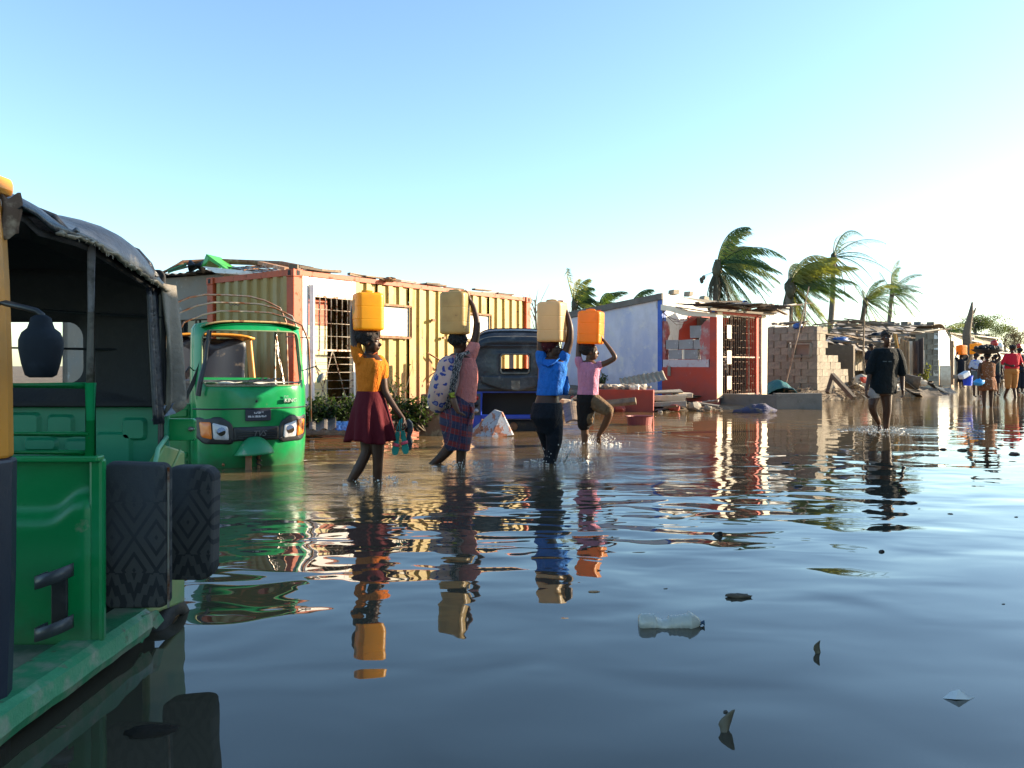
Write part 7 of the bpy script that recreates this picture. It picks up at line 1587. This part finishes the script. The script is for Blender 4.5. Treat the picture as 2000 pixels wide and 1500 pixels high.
# rubble on the ground round the left houses
for i in range(40):
    x=rs.uniform(-1.2,3.2); y=shore_y(x)+rs.uniform(.1,4.5); s=rs.uniform(.06,.24); lump('rubble','rubble lump on the mud between the container and the blue wall','rubble',V(x,y,gz(x,y)+s*.2),(s*1.5,s*1.2,s),rs.choice([concrete,concd,woodd]),rz=rs.uniform(0,3),seed=i+300,group='rubble between container and blue wall')
# wreckage on the grey house roof
def roof_wreck():
    m=MB(); m.prism([W(393,521,15.6),W(403,496,15.6),W(441,524,15.3),W(434,524,15.3),W(408,508,15.5),W(400,522,15.6)],V(.1,.5,.0)); tag(m.build('green_sheet',M('bright_green_sheet',(.06,.35,.05),.4,[((.02,.1,.03),4,.5,.7)]),None,solid=0),'bent bright green metal sheet sticking up on the grey house roof','metal sheet')
    m=MB(); m.grid(lambda a,c:W(328+a*36,528-a*14+c*6,15.5+c*.5),8,3); tag(m.build('green_strip',M('sea_green_sheet',(.01,.35,.2),.4),None,solid=.01),'flat sea green strip on the left part of the grey house roof','metal sheet')
    m=MB(); m.tube([W(372,520,15.7),W(397,521,15.7)],.13,14); tag(m.build('black_tub',blackpl,None,smooth=True),'black round tub lying on the grey house roof left of the green sheet','tub')
    m=MB(); m.prism([W(395,520,15.3),W(520,533,14.6),W(520,540,14.6),W(420,533,15.0)],V(.0,.3,0)); tag(m.build('tin_sheet',plyw,None),'long pale corrugated strip sloping from the grey roof to the container','metal sheet')
    t=thing('steel_lattice','tangled bare steel lattice lying across the container and grey house roofs','lattice',W(500,530,15))
    for i in range(7):
        m=MB(); a=W(440+i*9,534-i*1.5,15.2-.1*i); c=W(520+i*12,519+rs.uniform(-2,4),16.5); m.tube([a,a.lerp(c,.5)+V(0,0,rs.uniform(-.05,.1)),c],.012,4); m.build('rod',steel if i%2 else rustm,t)
    for i in range(7):
        m=MB(); a=W(430+i*12,520+rs.uniform(0,5),15.9); c=W(500+i*14,534-i,14.6); m.tube([a,a.lerp(c,.5)+V(0,0,rs.uniform(-.05,.08)),c],.01,4); m.build('rod',steel,t)
    m=MB(); m.beam(W(510,514,14.6),W(562,526,13.6),.12,.06); tag(m.build('roof_timber',M('rusty_timber',(.36,.16,.07),.8,[((.5,.4,.3),7,.5,.6)],bump=(20,.5)),None),'rust brown timber ending at the near top corner of the container','timber')
    m=MB(); m.box(W(574,521,13.),(.14,.1,.07)); tag(m.build('steel_bracket',woodd,None),'small dark bracket on the near top corner of the container','bracket')
    m=MB(); m.beam(W(584,521,13.1),W(628,528,13.4),.05,.04); tag(m.build('dark_rod',woodd,None),'short dark rod along the roof edge right of the container corner','rod')
    m=MB(); m.ell(W(762,546,14.6),(.12,.1,.05),noise=.5); tag(m.build('roof_lump',rustm,None),'small rusty lump on the container roof edge right of the yellow jerrycan','lump')
roof_wreck()
# ---------------- things floating in the foreground ----------------
def bottle():
    c=gpt(1248,1222); e=gpt(1376,1222); d=(e-c).normalized(); Ln=(e-c).length; t=thing('plastic_bottle','dented milky plastic bottle floating on its side in the foreground','bottle',(c+e)/2)
    n=44; rings=[]; s=V(-d.y,d.x,0)
    for i in range(n+1):
        q=i/n; r=.037
        if q<.04: r=.030+.007*q/.04
        elif q>.8: r=.037*(1-(q-.8)/.2)**.75+.011
        r*=1-.1*abs(math.sin(q*38))*(.15<q<.75)
        dent=.010*math.sin(pi*min(1,max(0,(q-.25)/.25)))*(.25<q<.5)
        o=c+d*Ln*q*.93+V(0,0,.012+.004*math.sin(q*9)-dent)
        rings.append([o+s*r*math.cos(a)+V(0,0,1)*(r*(1-.25*(.25<q<.5)))*math.sin(a) for a in np.linspace(0,2*pi,22,endpoint=False)])
    m=MB(); m.loft(rings); bm_=M('milky_plastic',(.42,.42,.36),.25,[((.6,.6,.55),9,.55,.7),((.06,.06,.05),26,.68,.72)],bump=(30,.5,.01),spec=.6)
    m.build('bottle_body',bm_,t,smooth=True)
    o=c+d*Ln*.93+V(0,0,.012); m=MB(); m.tube([o,o+d*.018],.012,14); m.build('cap',M('blue_cap',(.01,.05,.1),.5),t)
bottle()
def leafy(name,label,px,py,w_,h_,mat,lean=0,rz=0,seed=0,cat='leaf',lift=.0):
    rs_=random.Random(seed); c=gpt(px,py); m=MB(); N=9; vs=[]
    for i in range(N+1):
        q=i/N; ww=w_*math.sin(pi*(q*.9+.06))**.8*rs_.uniform(.85,1.1)
        ctr=V(lean*q*h_,.15*w_*math.sin(q*3),q*h_-.012)
        for k in (-1,-.35,0,.35,1): vs.append(Matrix.Rotation(rz,3,'Z')@(ctr+V(k*ww*.5,.25*ww*abs(k),-.02*abs(k)*h_)))
    fs=[(i*5+k,i*5+k+1,(i+1)*5+k+1,(i+1)*5+k) for i in range(N) for k in range(4)]
    m.add([c+v for v in vs],fs); return tag(m.build(name,mat,None,solid=.0025,smooth=True),label,cat)
lfm=M('wet_brown_leaf',(.09,.075,.045),.5,[((.18,.16,.11),9,.5,.7)],bump=(30,.4)); lfd=M('dark_wet_leaf',(.03,.025,.02),.4,bump=(30,.4))
leafy('floating_leaf','pointed brown leaf standing upright in the water right of the bottle',1604,1276,.045,.062,lfm,-.1,.7,1)
leafy('floating_leaf','large folded olive brown leaf leaning in the water at the bottom',1418,1432,.05,.075,lfm,.45,.5,2)
leafy('floating_leaf','small dark leaf tip sticking up in mid water above the bottle',1404,1047,.07,.04,lfd,.3,.2,3)
m=MB(); c=gpt(1442,1166); m.ell((0,0,0),(.062,.022,.011),n=16,m=8,noise=.4); o=m.build('bark_chip',woodd,None,org=(0,0,0),smooth=True); o.location=c+V(0,0,.006); o.rotation_euler=(0,.03,.0); tag(o,'flat dark bark chip floating above the bottle','bark')
m=MB(); c=gpt(1873,1364); m.add([c+V(*q) for q in ((-.055,0,.0),(-.02,.01,.02),(.0,0,.03),(.03,0,.01),(.06,.01,0),(.0,.03,0),(-.02,-.015,.003),(.03,-.01,.0))],[(0,1,5),(1,2,5),(2,3,5),(3,4,5),(0,6,1),(6,2,1),(6,7,2),(7,3,2),(7,4,3)]); tag(m.build('white_scrap',M('white_plastic_scrap',(.5,.52,.52),.4),None),'small folded white plastic scrap floating at lower right','plastic scrap')
m=MB(); c=gpt(295,1430); m.ell((0,0,0),(.075,.04,.02),n=22,m=12,noise=.35,ns=2.6); o=m.build('sunken_log',M('slimy_wood',(.02,.017,.013),.9,bump=(40,.8,.01),spec=.1),None,org=(0,0,0),smooth=True); o.location=c+V(0,0,-.004); o.rotation_euler=(0,0,.25); tag(o,'dark slimy chunk barely breaking the surface at lower left','wood chunk')
bits=[(1780,983,.05,.012),(1722,1078,.02,.01),(1880,880,.07,.02),(1842,878,.05,.015),(1982,888,.09,.02),(1320,1012,.07,.006),(1348,996,.06,.006),(1160,1156,.03,.004),(1535,905,.05,.01),(1560,950,.05,.01),(1620,990,.04,.01),(1417,1391,.008,.005),(1856,1004,.02,.005),(1955,870,.05,.012),(1985,1010,.02,.004),(1300,1150,.012,.002),(118,1420,.015,.002),(1960,1180,.012,.002)]
tanm=M('tan_wet_leaf',(.3,.16,.06),.5)
for i,(x,y,s,hh) in enumerate(bits):
    m=MB(); m.ell((0,0,0),(s,s*.5,hh),n=10,m=6,noise=.5,ns=2.2); o=m.build('floating_bit',tanm if i in (5,6,7) else rs.choice([lfm,lfd,lfd,woodd]),None,org=(0,0,0),smooth=True); o.location=gpt(x,y)+V(0,0,hh*.3); o.rotation_euler=(0,0,rs.uniform(-.5,.5)); tag(o,'small bit of leaf or wood floating on the open water','flotsam','small bits floating on the water')
# ---------------- splashes ----------------
foam=M('splash_water',(.8,.78,.72),.25,spec=.8); foam.node_tree.nodes['Principled BSDF'].inputs['Transmission Weight'].default_value=.15
def splash(label,c,n,R0,H,seed,dirx=0.):
    r_=random.Random(seed); m=MB(); c=Vector(c)
    for k in range(n):
        a=r_.uniform(0,2*pi); q=abs(r_.gauss(0,.5)); rr=R0*(.25+q); z=H*max(0,1-((rr-R0*.45)/(R0*.6))**2)*r_.random()
        p=c+V(math.cos(a)*rr+dirx*z,math.sin(a)*rr,z); s=r_.uniform(.002,.0065)
        m.ell(p,(s,s,s*r_.uniform(1,2.2)),n=6,m=4)
    for k in range(int(n/30)):
        a=r_.uniform(0,2*pi); p=c+V(math.cos(a)*R0*.3,math.sin(a)*R0*.3,-.01); e=p+V(math.cos(a)*R0*.5+dirx*H,math.sin(a)*R0*.5,H*r_.uniform(.4,1)); mid=p.lerp(e,.5)+V(0,0,H*.2)
        m.tube([p,mid,e],[.007,.004,.001],5)
    for k in range(int(n/6)):
        a=r_.uniform(0,2*pi); rr=R0*r_.uniform(.2,1.3); p=c+V(math.cos(a)*rr,math.sin(a)*rr,.001); s=r_.uniform(.006,.03); m.ell(p,(s,s*.6,.006),n=7,m=4,noise=.4)
    tag(m.build('splash',foam,None,smooth=True),label,'splash',kind='stuff')
splash('splash round the foot of the girl in pink',gpt(1165,866),260,.3,.14,1,.2)
splash('splash right of the shins of the woman in blue',gpt(1092,903),220,.3,.26,2,.25)
splash('low ripples of spray round the man in dark',gpt(1722,842),170,.6,.08,3)
splash('light spray at the ankles of the girl in orange',gpt(738,940),60,.28,.05,4)
splash('light spray at the shins of the woman with the baby',gpt(900,908),70,.3,.05,5)

# ---------------- labels that single out members of look-alike groups ----------------
def ordinal(n):
    w1=['','first','second','third','fourth','fifth','sixth','seventh','eighth','ninth','tenth','eleventh','twelfth','thirteenth','fourteenth','fifteenth','sixteenth','seventeenth','eighteenth','nineteenth']
    if n<20: return w1[n]
    t={2:'twent',3:'thirt',4:'fort',5:'fift',6:'sixt',7:'sevent'}[n//10]
    return t+'ieth' if n%10==0 else t+'y-'+w1[n%10]
def single_out():
    by={}
    for o in COL.objects:
        if o.parent is None and 'label' in o.keys() and 'group' in o.keys(): by.setdefault((o['group'],o['label']),[]).append(o)
    for (g,l),os_ in by.items():
        if len(os_)<2: continue
        os_.sort(key=lambda o:o.location.x/max(.1,o.location.y))
        w=l.split()[:11]
        for i,o in enumerate(os_): o['label']=' '.join(w)+', '+ordinal(i+1)+' from the left'
single_out()
